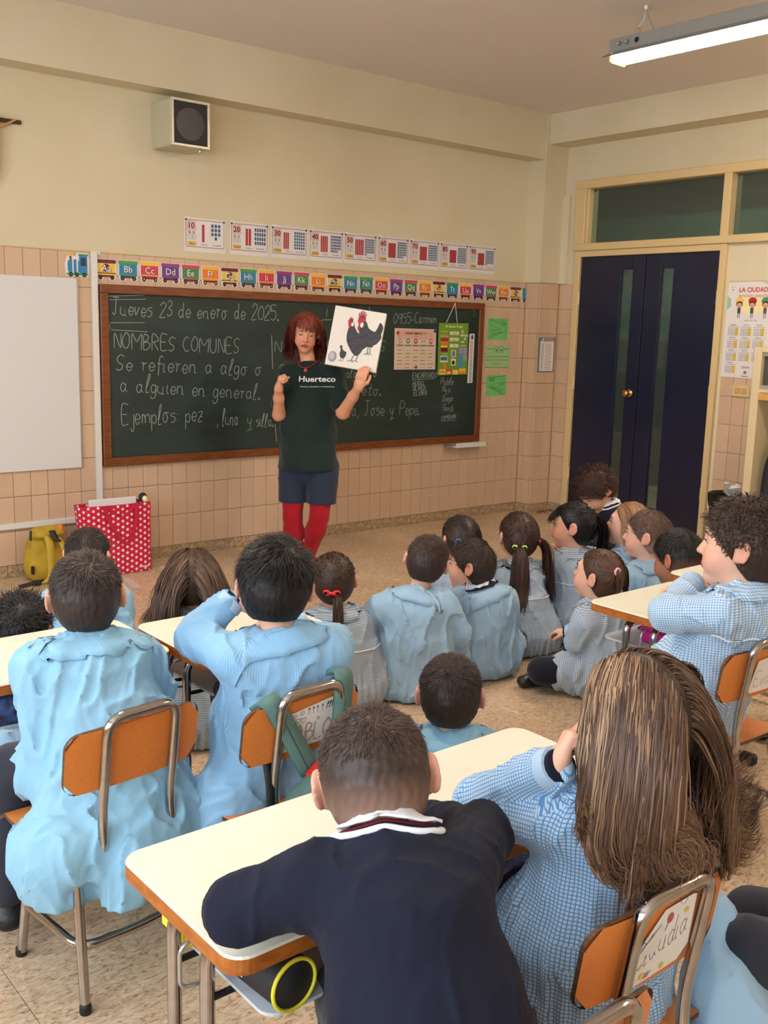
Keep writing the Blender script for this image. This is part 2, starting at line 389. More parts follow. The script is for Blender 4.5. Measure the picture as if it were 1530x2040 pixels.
# tiled dado: single tiles 10 x 20 cm, recessed joints
ZR = [0.07+0.203*k for k in range(10)]
tcache = {}
def tile(parent, cx, cy, cz, w, h, axis, m=None):
    m = m or TILE
    key = (round(w, 4), round(h, 4), axis, m.name); t = 0.012
    if key not in tcache:
        b = MB()
        if axis == 'y': b.box((-w/2+.0012, -t, -h/2+.0012), (w/2-.0012, 0, h/2-.0012), m, 0.0014)
        else: b.box((-t, -w/2+.0012, -h/2+.0012), (0, w/2-.0012, h/2-.0012), m, 0.0014)
        q = b.build('wall_tile'); tcache[key] = q.data; bpy.data.objects.remove(q)
    o = bpy.data.objects.new('wall_tile', tcache[key]); o.location = (cx, cy, cz); link(o); child_fix(o, parent); return o
xs = [2.566-0.1025*k for k in range(7)][::-1]; xs = xs + [2.566+0.1025*(k+1) for k in range(36)] + [6.317]
gb = MB((3, YB, 1)); gb.box((X0, YB-.010, 0.0), (6.317, YB, 1.897), GROUT); child_fix(gb.build('tile_bedding', kind='stuff'), wall_back)
nt_ = 0
for i in range(len(xs)-1):
    for k in range(9):
        x0, x1 = xs[i], xs[i+1]; z0, z1 = ZR[k], ZR[k+1]
        if 2.66 < x0 and x1 < 5.78 and z0 > .66 and z1 < 1.71: continue
        if x1 < 2.43 and z0 > .66 and z1 < 1.70: continue
        tile(wall_back, (x0+x1)/2, YB-.010, (z0+z1)/2, x1-x0, z1-z0, 'y')
lt = MB((1, YB, 1)); xx = xs[0]
while xx > X0+.1:
    for k in range(9): lt.box((xx-.1025+.0012, YB-.022, ZR[k]+.0012), (xx-.0012, YB-.010, ZR[k+1]-.0012), TILE)
    xx -= .1025
child_fix(lt.build('wall_tiles', kind='stuff'), wall_back)
for k in range(9):
    zc, h = (ZR[k]+ZR[k+1])/2, ZR[k+1]-ZR[k]
    for a, b in ((5.712, 5.795), (5.795, YB-.022)): tile(column, 6.330, (a+b)/2, zc, b-a, h, 'x')
    for a, b in ((6.330, 6.45), (6.45, 6.552)): tile(column, (a+b)/2, 5.712, zc, b-a, h, 'y')
    tile(wall_right, XD, (5.54+5.70)/2, zc, .155, h, 'x')
ycol = [4.135-.103*j for j in range(14)]
for k in range(9):
    zc, h = (ZR[k]+ZR[k+1])/2, ZR[k+1]-ZR[k]
    for j in range(13): tile(wall_right, XD, (ycol[j]+ycol[j+1])/2, zc, ycol[j]-ycol[j+1], h, 'x')
rt = MB((XD, 1, 1)); y = ycol[-1]
while y > Y0+.1:
    for k in range(9): rt.box((XD-.012, y-.103+.0012, ZR[k]+.0012), (XD, y-.0012, ZR[k+1]-.0012), TILE)
    y -= .103
child_fix(rt.build('wall_tiles', kind='stuff'), wall_right)
# skirting in pieces
def skirt(name, segs):
    root = tag(empty(name, segs[0][0]), kind='structure')
    for lo, hi in segs:
        o = MB([(a+b)/2 for a, b in zip(lo, hi)]).box(lo, hi, BASEM, .002).build('skirting_slab'); child_fix(o, root)
e = []; x = X0
while x < 6.31: e.append(((x+.001, YB-.024, 0), (min(x+.40, 6.317)-.001, YB, .069))); x += .40
e.append(((6.310, 5.695, 0), (XD, 5.73, .069))); e.append(((6.310, 5.73, 0), (6.332, YB-.024, .069)))
skirt('baseboard_back', e)
e = [((XD-.014, 5.545, 0), (XD, 5.695, .069))]; y = 4.13
while y > Y0: e.append(((XD-.014, y-.4+.001, 0), (XD, y-.001, .069))); y -= .4
skirt('baseboard_right', e)
# loose broken tile pieces at the foot of the column
b = MB((6.43, 5.66, 0)); CH = mat('broken_plaster', (150, 110, 84), 0.8, noise=(60, 0.5))
for (x, y, s, a) in ((6.42, 5.655, .05, .3), (6.50, 5.66, .06, -.2), (6.46, 5.63, .035, 1.0), (6.55, 5.66, .03, .5)):
    b.box((-s, -.012, 0), (s, .012, .012), CH, .002, Matrix.Translation((x, y, 0)) @ Matrix.Rotation(a, 4, 'Z'))
tag(b.build('plaster_fragments'), 'broken tile and plaster crumbs on the floor at the foot of the corner column', 'debris')

# ------------------------------------------------------------------ door with transom
door = tag(empty('door_1', (XD, 4.86, 0)), kind='structure')
def dpart(mb, name, label=None):
    o = mb.build(name); child_fix(o, door)
    if label: o['label'] = label
    return o
f = MB((XD, 4.86, 1.3)); F0, F1 = XD-.035, XD+.10
f.box((F0, 5.487, 0), (F1, 5.545, 2.155), CREAMF, .004); f.box((F0, 4.165, 0), (F1, 4.215, 2.155), CREAMF, .004)
f.box((F0+.001, 4.216, 2.108), (F1-.001, 5.486, 2.155), CREAMF, .004)
f.box((F0-.012, 3.0, 2.156), (F1, 5.558, 2.212), CREAMF, .005); f.box((F0-.012, 3.0, 2.635), (F1, 5.558, 2.70), CREAMF, .005)
for a, b in ((5.46, 5.558), (4.162, 4.225), (3.0, 3.05)): f.box((F0-.006, a, 2.205), (F1, b, 2.64), CREAMF, .005)
f.box((F0+.02, 5.44, 2.2), (F1, 5.47, 2.64), CREAMF, .003)
dpart(f, 'door_frame')
TG = mat('dim_corridor_glass', (150, 170, 160), 0.06, spec=0.5); bb = TG.node_tree.nodes['Principled BSDF']; bb.inputs['Transmission Weight'].default_value = 0.92
for a, b in ((4.225, 5.45), (3.05, 4.162)):
    dpart(MB((XD+.04, (a+b)/2, 2.4)).box((XD+.035, a, 2.21), (XD+.041, b, 2.637), TG), 'transom_pane')
for n, (a, b, s0, s1) in enumerate(((4.215, 4.858, 4.605, 4.712), (4.862, 5.487, 4.974, 5.084))):
    l = MB((XD, (a+b)/2, 1.05)); T0, T1 = XD-.012, XD+.030
    l.box((T0, a+.002, .01), (T1, s0, 2.106), NAVY, .002); l.box((T0, s1, .01), (T1, b-.002, 2.106), NAVY, .002)
    l.box((T0, s0, .01), (T1, s1, .17), NAVY); l.box((T0, s0, 2.0), (T1, s1, 2.106), NAVY)
    leaf = dpart(l, 'door_leaf')
    p = MB((XD+.01, (s0+s1)/2, 1.05)).box((XD+.006, s0, .17), (XD+.012, s1, 2.0), TG).build('door_pane'); child_fix(p, leaf)
    h = MB((XD, b if n else a, 1))
    for z in (1.78, .35, 1.1): h.tube([(XD-.02, b if n else a, z-.05), (XD-.02, b if n else a, z+.05)], .009, CREAMF)
    child_fix(h.build('hinge'), leaf)
    if n == 1:
        k = MB((XD-.03, 4.925, 1.051)).lathe([(.030, -.012), (.034, -.02), (.03, -.026), (.013, -.03), (.013, -.05), (.026, -.055), (.031, -.068), (.028, -.08), (.012, -.088)], (XD, 4.925, 1.051), BRASS, 20, axis='x').build('door_knob'); child_fix(k, leaf); k['label'] = 'round brass door knob'
# corridor beyond the glass
CW = mat('corridor_green_wall', (104, 120, 104), 0.7); CD = mat('corridor_upper_wall', (92, 78, 70), 0.8); CB = mat('corridor_brown_dado', (62, 50, 40), 0.6)
c = MB((8.2, 4, 1)); c.box((8.6, 1.5, -.2), (8.75, 7.5, 2.66), CW); c.box((8.59, 1.5, 2.66), (8.75, 7.5, 3.1), CD); c.box((8.58, 1.5, 0), (8.6, 7.5, 1.45), CB); c.box((XD+.16, 7.35, -.2), (8.7, 7.5, 3.1), CW); c.box((XD+.16, 1.4, -.2), (8.7, 1.5, 3.1), CW)
c.box((XD+.16, 1.5, 3.1), (8.75, 7.5, 3.2), CD); c.box((XD+.1, 1.5, -.1), (8.75, 7.5, 0), FLOORM)
c.build('wall_corridor', kind='structure')
# ------------------------------------------------------------------ trunking on the back wall
t = thing('cable_trunking', 'white plastic cable trunking running down beside the blackboard and along the wall', 'trunking', (2.575, YB-.02, 0.3))
def cf(o, p): return child_fix(o, p)
cf(MB((2.575, YB-.03, 1.1)).box((2.556, YB-.045, .30), (2.592, YB-.0225, 1.90), PLASTW, .002).build('upright_channel'), t)
cf(MB((2, YB-.03, .31)).box((X0+.05, YB-.045, .29), (2.556, YB-.0225, .325), PLASTW, .002).build('low_channel'), t)
cf(MB((4, YB-.03, 1.89)).box((2.556, YB-.030, 1.884), (2.62, YB-.0225, 1.905), PLASTW, .002).build('end_cap'), t)
tag(plank('tile_edge_strip', (X0+.01, YB-.014, 1.898), (6.31, YB, 1.906), CREAMF, kind=None), 'thin cream strip along the top edge of the wall tiles', 'strip')
# ------------------------------------------------------------------ projector screen board (white board)
wbm = mat('matt_white_board', (216, 216, 216), 0.45)
t = thing('whiteboard', 'plain white board fixed to the tiles left of the blackboard', 'whiteboard', (1.6, YB-.03, 1.18))
cf(MB((1.6, YB-.03, 1.18)).box((.72, YB-.040, .626), (2.463, YB-.0225, 1.742), wbm, .002).build('board_surface'), t)
cf(MB((2.462, YB-.03, 1.18)).box((2.463, YB-.041, .624), (2.469, YB-.0225, 1.744), ALU).build('edge_strip'), t)
# ------------------------------------------------------------------ blackboard
BX0, BX1, BZ0, BZ1 = 2.600, 5.821, .621, 1.717
bk = thing('blackboard', 'long green chalkboard in a brown wooden frame covered with handwriting', 'blackboard', (4.2, YB-.03, 1.17))
GREEN = mat('dark_green_chalkboard', (26, 42, 38), 0.55, noise=(2.2, 0.3, (36, 54, 49)), stretch=(1, 1, 2.2))
cf(MB((4.2, YB-.03, 1.17)).box((BX0+.03, YB-.040, BZ0+.02), (BX1-.03, YB-.0225, BZ1-.02), GREEN).build('writing_surface'), bk)
fw = .052
for lo, hi in (((BX0, YB-.058, BZ1-fw), (BX1, YB-.0225, BZ1)), ((BX0, YB-.058, BZ0), (BX1, YB-.0225, BZ0+fw)), ((BX0, YB-.057, BZ0+fw), (BX0+fw, YB-.0225, BZ1-fw)), ((BX1-fw, YB-.057, BZ0+fw), (BX1, YB-.0225, BZ1-fw))):
    cf(MB([(a+b)/2 for a, b in zip(lo, hi)]).box(lo, hi, FRAMEW, .004).build('frame_rail'), bk)
CHALK = mat('white_chalk', (158, 168, 162), 0.9); CHALKG = mat('green_chalk', (120, 168, 110), 0.9)
def chalk(lines, name='chalk_line'):
    c = np.mean([np.mean(np.array(p), 0) for p, w, m in lines], 0)
    s = Sheet((0, YB-.0402, 0), (1, 0, 0), (0, 0, 1), (0, -1, 0), origin=(c[0], YB-.04, c[1]))
    for (pts, w, m) in lines: s.line(pts, w, m)
    cf(s.build(name, kind='stuff'), bk)
class Lines(list):
    def __iadd__(s, x): chalk(x); return s
def bpx(x, y): p = oy(x, y, YB-.04); return (p[0], p[2])
def write(txt, p0, p1, h, slant=.1, w=.0040, m=None, seed=0, gap=1.3):
    a = bpx(*p0); b = bpx(*p1); st, L = hw_strokes(txt, 0, 0, h, slant, 0, seed, gap); k = (b[0]-a[0])/max(L, 1e-6); dr = (b[1]-a[1])/max(L, 1e-6)
    return [([(a[0]+q[0]*k, a[1]+q[1]+dr*q[0]) for q in s], w, m or CHALK) for s in st]
W = Lines()
W += write('Jueves 23 de enero de 2025.', (224, 627), (558, 639), .098, seed=1)
W += [([bpx(215, 590), bpx(288, 588)], .003, CHALK), ([bpx(218, 597), bpx(290, 596)], .003, CHALK), ([bpx(219, 643), bpx(288, 643)], .003, CHALK), ([bpx(221, 657), bpx(294, 661)], .003, CHALK), ([bpx(214, 650), bpx(218, 645), bpx(219, 656)], .004, CHALK), ([bpx(212, 590), bpx(215, 585), bpx(216, 596)], .004, CHALK)]
W += [([bpx(527, 632), bpx(533, 626), bpx(537, 624)], .003, CHALK), ([bpx(538, 622), bpx(543, 617)], .003, CHALK)]
W += write('NOMBRES COMUNES', (227, 694), (480, 705), .095, slant=.05, seed=2, gap=1.6)
W += write('Se refieren a algo o', (232, 738), (524, 747), .098, seed=3)
W += write('a alguien en general.', (240, 778), (521, 796), .098, seed=4)
W += write('Ejemplos: pez', (243, 846), (406, 839), .115, slant=.02, seed=5)
W += write(', luna', (432, 846), (476, 846), .10, seed=6); W += write('y', (492, 848), (506, 848), .10, seed=6, m=CHALKG); W += write('silla.', (510, 848), (547, 850), .085, seed=7)
W += [([bpx(541, 668), bpx(543, 735)], .005, CHALK), ([bpx(548, 845), bpx(551, 880)], .005, CHALK)]
W += write('NOMBRES PROPIOS', (548, 702), (770, 700), .075, slant=.05, seed=8, gap=1.6)
W += write('Se refieren a', (556, 745), (680, 747), .07, seed=9); W += write('alguien o', (690, 752), (752, 750), .07, seed=10)
W += write('algo en concreto.', (556, 785), (762, 787), .085, seed=11)
W += write('Ejemplos: Lucia, Jose y Pepe.', (560, 830), (838, 826), .10, seed=12)
W += [([bpx(636, 640), bpx(645, 637), bpx(660, 637)], .004, CHALK), ([bpx(650, 632), bpx(652, 615)], .004, CHALK), ([bpx(735, 610), bpx(737, 624)], .004, CHALK)]
W += write('09:55-Carmen', (784, 645), (872, 643), .075, seed=13)
W += write('ENCARGADO', (822, 754), (871, 751), .04, seed=14, w=.004, slant=0); W += [([bpx(821, 757), bpx(868, 754)], .003, CHALK)]
W += write('HUGO.', (822, 769), (846, 768), .035, w=.004, seed=15, slant=0); W += write('OLIVER.', (823, 778), (850, 776), .033, w=.004, seed=16, slant=0); W += write('ELVIRA', (824, 788), (851, 787), .036, w=.004, seed=17, slant=0)
for k, (n, x0, y0, x1) in enumerate((('Pablo', 877, 766, 905), ('Nya', 881, 781, 898), ('Diego', 881, 799, 903), ('Santi', 881, 818, 904))): W += write(n.replace('P', 'P'), (x0, y0), (x1, y0), .048, w=.0035, seed=20+k, slant=.2)
W += write('COMEDOR', (879, 836), (909, 833), .028, w=.0035, seed=30, slant=0); W += [([bpx(878, 839), bpx(909, 837)], .003, CHALK)]
W += [([bpx(940, 618), bpx(946, 618), bpx(945, 629), bpx(942, 629)], .003, CHALK)]
tr = thing('chalk_tray', 'small white ledge under the right end of the blackboard', 'tray', (5.66, YB-.08, .60))
cf(MB((5.66, YB-.08, .6)).box((5.50, YB-.12, .586), (5.83, YB-.022, .600), PLASTW, .003).box((5.50, YB-.125, .586), (5.83, YB-.119, .624), PLASTW, .002).build('ledge'), tr)
cf(MB((5.53, YB-.07, .61)).box((5.45, YB-.09, .59), (5.505, YB-.022, .606), ALU, .002).build('bracket'), tr)

# ------------------------------------------------------------------ alphabet train
PC = dict(y=(238, 204, 84), b=(38, 128, 178), r=(206, 48, 86), p=(98, 62, 140), g=(52, 138, 80), o=(232, 126, 48), m=(110, 26, 48), gr=(76, 150, 74), ye=(240, 190, 60), pk=(206, 70, 100), pu=(150, 60, 130), t=(34, 128, 132))
PM = {k: mat('print_'+n, PC[k], .3) for k, n in dict(y='yellow', b='blue', r='crimson', p='purple', g='green', o='orange', m='maroon', gr='leaf_green', ye='amber', pk='pink', pu='magenta', t='teal').items()}
CARS = [('Aa', 'y', 'm'), ('Bb', 'b', 'gr'), ('Cc', 'r', 'ye'), ('Dd', 'p', 'pu'), ('Ee', 'g', 'pk'), ('Ff', 'o', 'ye'), ('Gg', 'y', 'm'), ('Hh', 'b', 'gr'), ('Ii', 'r', 'ye'), ('Jj', 'p', 'pu'), ('Kk', 'g', 'pk'), ('Ll', 'o', 'ye'), ('Mm', 'y', 'm'), ('Nn', 'b', 'gr'), ('Ññ', 't', 'gr'), ('Oo', 'r', 'ye'), ('Pp', 'p', 'pu'), ('Qq', 'g', 'pk'), ('Rr', 'o', 'ye'), ('Ss', 'y', 'm'), ('Tt', 'b', 'gr'), ('Uu', 'r', 'ye'), ('Vv', 'p', 'pu'), ('Ww', 'g', 'pk'), ('Xx', 'o', 'ye'), ('Yy', 'y', 'm'), ('Zz', 'b', 'gr')]
CN = dict(y='yellow', b='blue', r='red', p='purple', g='green', o='orange', t='teal')
rnd = random.Random(5)
for i, (tx, c1, c2) in enumerate(CARS):
    x = 2.590+i*.1417; z = 1.805+rnd.uniform(-.002, .002)
    s = Sheet((x, YB-.0225, z), (1, 0, 0), (0, 0, 1), (0, -1, 0), origin=(x+.065, YB-.024, z), lift=.0005)
    W_, H_ = .128, .062
    s.solid([(.008, -.062), (.044, -.062), (.050, -.040), (W_-.050, -.040), (W_-.044, -.062), (W_-.008, -.062), (W_-.003, -.038), (W_+.003, -.030), (W_+.003, .054), (W_-.004, .060), (.004, .060), (-.003, .054), (-.003, -.030), (.003, -.038)], .0012, LAMWH)
    b, r = PM[c1], PM[c2]
    s.k = 1; s.rect(.006, -.034, W_-.006, .052, b, r=.004); s.k = 2
    s.rect(.001, .034, W_-.001, .056, r, r=.006); s.rect(.003, -.026, W_-.003, -.020, r); s.rect(.014, -.046, W_-.014, -.034, PM['m'])
    for u in (.024, .050, .076, .102): s.rect(u, -.020, u+.001, .034, r)
    s.k = 3
    for u in (.026, W_-.026): s.disc(u, -.048, .0135, BLACK)
    s.k = 4
    for u in (.026, W_-.026): s.disc(u, -.048, .005, r)
    s.disc(W_/2, .008, .024, PM['m'] if c1 in 'y' else b, l=3)
    s.k = 5; s.text(tx, W_/2+.002, -.014, .040, BLACK, center=True, bold=.024, l=4.5); s.text(tx, W_/2, -.013, .040, WHITE, center=True, bold=.006)
    if i < 26: s.rect(W_+.001, -.036, W_+.014, -.033, BLACK, l=1)
    tag(s.build('alphabet_wagon'), '%s paper train wagon printed with the letters %s above the blackboard' % (CN[c1], tx), 'wall card', 'alphabet train wagons above the blackboard')
s = Sheet((2.405, YB-.0225, 1.80), (1, 0, 0), (0, 0, 1), (0, -1, 0), origin=(2.47, YB-.024, 1.8), lift=.0005)
s.solid([(0, -.045), (.14, -.045), (.145, .05), (.14, .088), (.07, .088), (.06, .07), (.01, .07), (-.005, .02)], .0012, LAMWH)
BL2 = mat('print_light_blue', (64, 150, 200), .3)
s.rect(.012, -.03, .085, .05, PM['b'], r=.02); s.rect(.082, -.03, .132, .075, PM['b'], l=2); s.rect(.04, -.03, .048, .052, LAMWH, l=3); s.rect(.066, -.03, .074, .052, LAMWH, l=3)
s.rect(.092, .015, .124, .062, mat('print_navy', (36, 50, 86), .3), l=3); s.rect(.078, .073, .138, .082, PM['g'], l=4); s.rect(.024, .05, .036, .070, PM['m'], l=3); s.rect(.016, .068, .044, .076, PM['ye'], l=4); s.rect(.004, -.038, .136, -.028, PM['g'], l=4)
for u in (.03, .066, .112): s.disc(u, -.036, .013, BLACK, l=5); s.disc(u, -.036, .005, PM['t'], l=6)
tag(s.build('train_engine_card'), 'blue paper steam engine at the front of the alphabet train, left of the trunking', 'wall card')
# ------------------------------------------------------------------ number posters
NAMES = ['diez', 'veinte', 'treinta', 'cuarenta', 'cincuenta', 'sesenta', 'setenta', 'ochenta', 'noventa']
PXS = [3.190, 3.520, 3.836, 4.145, 4.448, 4.754, 5.061, 5.366, 5.670]
PINK = mat('print_pale_pink', (236, 190, 184), .3); AMB = mat('print_gold', (222, 180, 92), .3); MAR = mat('print_dark_frame', (92, 34, 44), .3)
for i, nm in enumerate(NAMES):
    n = i+1; x = PXS[i]; zb = 1.950-(0.0 if i else .002)
    s = Sheet((x, YB-.0005, zb), (1, 0, 0), (0, 0, 1), (0, -1, 0), origin=(x+.148, YB, zb+.1), lift=.0005)
    s.solid([(0, 0), (.297, 0), (.297, .208), (0, .208)], .0009, LAMWH)
    fr = [(.012, .03), (.285, .03), (.285, .195), (.012, .195)]
    for (a, b) in zip(fr, fr[1:]+fr[:1]): s.line([a, b], .0032, MAR)
    for (u, v) in fr[2:]: s.rect(u-.006, v-.006, u+.006, v+.006, BLACK, l=2)
    s.rect(.022, .135, .080, .186, PINK, l=1.5)
    for a, b in (((.022, .135), (.08, .135)), ((.08, .135), (.08, .186)), ((.08, .186), (.022, .186)), ((.022, .186), (.022, .135))): s.line([a, b], .002, RED, l=2)
    s.text(str(n*10), .051, .143, .036, MAR, center=True, bold=.03, l=3)
    s.text('D  U', .051, .110, .016, BLACK, center=True, bold=.03, l=3)
    for a, b in (((.026, .078), (.078, .078)), ((.026, .104), (.078, .104)), ((.026, .078), (.026, .104)), ((.052, .078), (.052, .104)), ((.078, .078), (.078, .104))): s.line([a, b], .0014, BLACK, l=2)
    s.text('%d  0' % n, .051, .084, .015, MAR, center=True, l=3)
    s.rect(.022, .036, .084, .064, AMB, l=2, r=.006); s.text(nm, .053, .044, .014, BLACK, w=min(.05, .009*len(nm)), center=True, l=3, shear=.2)
    # ten-bars and unit cubes
    bw = .018 if n < 3 else min(.012, .062/n); gap = bw*(1.15 if n > 5 else 1.3); x0 = .118 if n < 3 else .100; top = .190 if n < 6 else .190-.004*(n-5)
    if n == 1: x0 = .125
    for k in range(n):
        u = x0+k*gap; s.rect(u, .062, u+bw, top-.02, RED, l=2)
        for j in range(1, 10): s.line([(u, .062+j*(top-.082)/10), (u+bw, .062+j*(top-.082)/10)], .0009, MAR, l=2.5)
    cols = {1: 3, 2: 5, 3: 5, 4: 7, 5: 8, 6: 9, 7: 10, 8: 10, 9: 11}[n]; rows = math.ceil(n*10/cols); ar = (.185, .275) if n > 1 else (.188, .262)
    cw = (ar[1]-ar[0])/cols; ch = min(.028, .118/rows) if n > 1 else .026
    for q in range(n*10):
        cx = ar[0]+(q % cols+.5)*cw; cy = .180-(q//cols+.5)*ch
        if n == 1 and q == 9: cx = (ar[0]+ar[1])/2
        s.rect(cx-cw*.36, cy-ch*.38, cx+cw*.36, cy+ch*.38, BLUEP, l=2, r=min(cw, ch)*.12)
    s.text('%d decenas' % n if n > 1 else '1 decena', .138, .043, .009, BLACK, center=True, l=3, w=.05); s.text('%d unidades' % (n*10), .232, .043, .009, BLACK, center=True, l=3, w=.062)
    s.rect(.005, .2, .04, .212, TAPE, l=2)
    tag(s.build('number_poster'), 'white number poster reading %s with %s above the alphabet train' % (nm, ['one red bar', 'two red bars', 'three red bars', 'four red bars', 'five red bars', 'six red bars', 'seven red bars', 'eight red bars', 'nine red bars'][i]), 'poster', 'number posters above the alphabet train')

# ------------------------------------------------------------------ weekly timetable, pocket chart, thermometer strip
BD = YB-.041
BEI = mat('timetable_paper', (226, 204, 194), .5); OLV = mat('print_olive', (172, 168, 112), .5); GRYB = mat('print_slate_blue', (90, 124, 156), .5); PKB = mat('print_peach', (226, 178, 160), .5)
s = Sheet((4.905, BD, 1.200), (1, 0, 0), (0, 0, 1), (0, -1, 0), origin=(5.1, BD, 1.35), lift=.0005)
s.solid([(0, 0), (.415, 0), (.412, .303), (-.003, .305)], .001, BEI); s.rect(.02, .225, .395, .295, PKB)
s.text('HORARIO SEMANAL 1º A', .205, .262, .017, BLACK, w=.21, center=True, bold=.03, l=2); s.text('2024-2025', .205, .245, .008, BLACK, center=True, l=2)
for j in range(5):
    u = .018+j*.077
    s.rect(u, .172, u+.070, .186, OLV, l=2); s.text(['LUNES', 'MARTES', 'MIERCOLES', 'JUEVES', 'VIERNES'][j], u+.035, .176, .0075, BLACK, center=True, w=.05, l=3)
    icon = [OLV, GRYB, RED, GRYB, PM['pk']][j]; s.disc(u+.035, .212, .018, icon, l=2, sy=1.1 if j != 3 else .6); s.disc(u+.035, .214, .010, BEI, l=3)
    for k in range(6):
        v = .145-k*.026
        if k in (1, 3): s.rect(u, v-.006, u+.07, v+.010, mat('print_cream_row', (222, 214, 160), .5), l=1.5)
        s.line([(u+.008, v), (u+.055+.004*((j+k) % 3), v)], .0035, [BLACK, MAR, OLV][(j*2+k) % 3], l=2)
    s.line([(u+.073, .02), (u+.073, .19)], .0012, OLV, l=2)
tt = tag(s.build('timetable'), 'pinkish weekly timetable sheet held by magnets on the blackboard', 'poster')
for (u, v, m, nm) in ((.025, .272, RED, 'red'), (.398, .290, PM['b'], 'dark blue'), (.215, .018, RED, 'red')):
    x, z = 4.905+u, 1.2+v
    tag(MB((x, BD-.004, z)).lathe([(.010, 0), (.0115, -.003), (.011, -.008), (.006, -.0095)], (x, BD-.001, z), mat('magnet_navy', (26, 40, 84), .3) if 'blue' in nm else RED, 16, axis='y').build('magnet'),
        {0: 'red round magnet at the upper left corner of the timetable', 1: 'dark blue round magnet at the upper right corner of the timetable', 2: 'red round magnet at the bottom edge of the timetable'}[[.025, .398, .215].index(u)], 'magnet')
LIME = mat('lime_green_felt', (112, 150, 44), .8); CRM = mat('print_cream', (230, 222, 190), .5)
pc = thing('pocket_chart', 'lime green hanging weather and date pocket chart on the right of the blackboard', 'wall chart', (5.5, BD-.01, 1.36))
s = Sheet((5.342, BD-.004, 1.155), (1, 0, 0), (0, 0, 1), (0, -1, 0), origin=(5.5, BD-.01, 1.36), lift=.0005)
s.solid([(0, 0), (.315, .004), (.310, .402), (-.004, .398)], .004, LIME)
s.text('All About Today', .155, .366, .018, mat('print_lime_white', (214, 232, 150), .5), center=True, w=.19, bold=.02)
for (u, v, w, h, m) in ((.02, .29, .075, .016, OLV), (.02, .262, .08, .024, RED), (.022, .238, .075, .02, PM['o']), (.022, .21, .07, .02, PM['ye']), (.022, .18, .075, .032, PM['m']), (.115, .31, .095, .026, CRM), (.115, .262, .095, .026, CRM), (.115, .214, .095, .026, CRM), (.02, .10, .08, .05, CRM), (.024, .112, .07, .03, PM['t']), (.055, .05, .034, .042, PM['o']), (.135, .14, .05, .052, CRM), (.143, .146, .034, .04, GRYB), (.135, .075, .05, .052, CRM), (.145, .082, .03, .03, BLACK), (.215, .165, .04, .05, mat('print_lavender', (150, 146, 190), .5)), (.262, .165, .04, .05, MATS['print_lavender']), (.215, .11, .04, .05, BL2), (.262, .11, .04, .05, MATS['print_lavender']), (.212, .055, .042, .05, BL2), (.015, .005, .07, .04, PM['y']), (.02, .018, .06, .014, PM['o']), (.09, .01, .055, .036, PM['r']), (.095, .01, .04, .018, PM['y']), (.155, .006, .06, .034, PM['y']), (.225, .010, .07, .042, PM['ye']), (.23, .014, .055, .014, PM['o'])):
    s.k += .15; s.rect(u, v, u+w, v+h, m, r=.004)
for (t, v) in (('jueves', .316), ('enero', .268), ('23', .220)): s.text(t, .162, v, .014, BLACK, center=True, l=9)
for j, (t, u, v) in enumerate((('El', .235, .325), ('tiempo', .222, .300), ('es', .262, .275), ('sol', .232, .250))): s.text(t, u, v, .022, WHITE, l=9, bold=.02)
s.line([(.02, .335), (.09, .335)], .004, PM['y'], l=8); s.line([(.225, .23), (.285, .23)], .004, WHITE, l=8); s.line([(.03, .165), (.09, .165)], .004, CRM, l=8)
cf(s.build('felt_panel'), pc)
cf(MB((5.5, BD-.01, 1.62)).tube([(5.415, BD-.006, 1.555), (5.487, YB-.060, 1.702)], .0022, WHITE, 6).tube([(5.532, BD-.006, 1.556), (5.490, YB-.060, 1.702)], .0022, WHITE, 6).sph((5.488, YB-.062, 1.703), .005, WHITE).build('hanging_cord'), pc)
s = Sheet((5.668, BD-.004, 1.090), (1, 0, 0), (0, 0, 1), (0, -1, 0), origin=(5.69, BD, 1.28), lift=.0005)
s.solid([(0, 0), (.055, .003), (.058, .388), (.004, .386)], .002, WHITE)
for k in range(30):
    s.line([(.012, .012+k*.011), (.044, .013+k*.011)], .0052, BLUEP if k < 15 else mat('print_dull_red', (176, 92, 96), .5))
s.poly([(.018, .345), (.046, .345), (.040, .375), (.030, .382), (.022, .370)], mat('print_navy', (36, 50, 86), .3), l=2)
tag(s.build('thermometer_strip'), 'narrow white paper strip with red and blue number squares at the blackboard edge', 'poster')
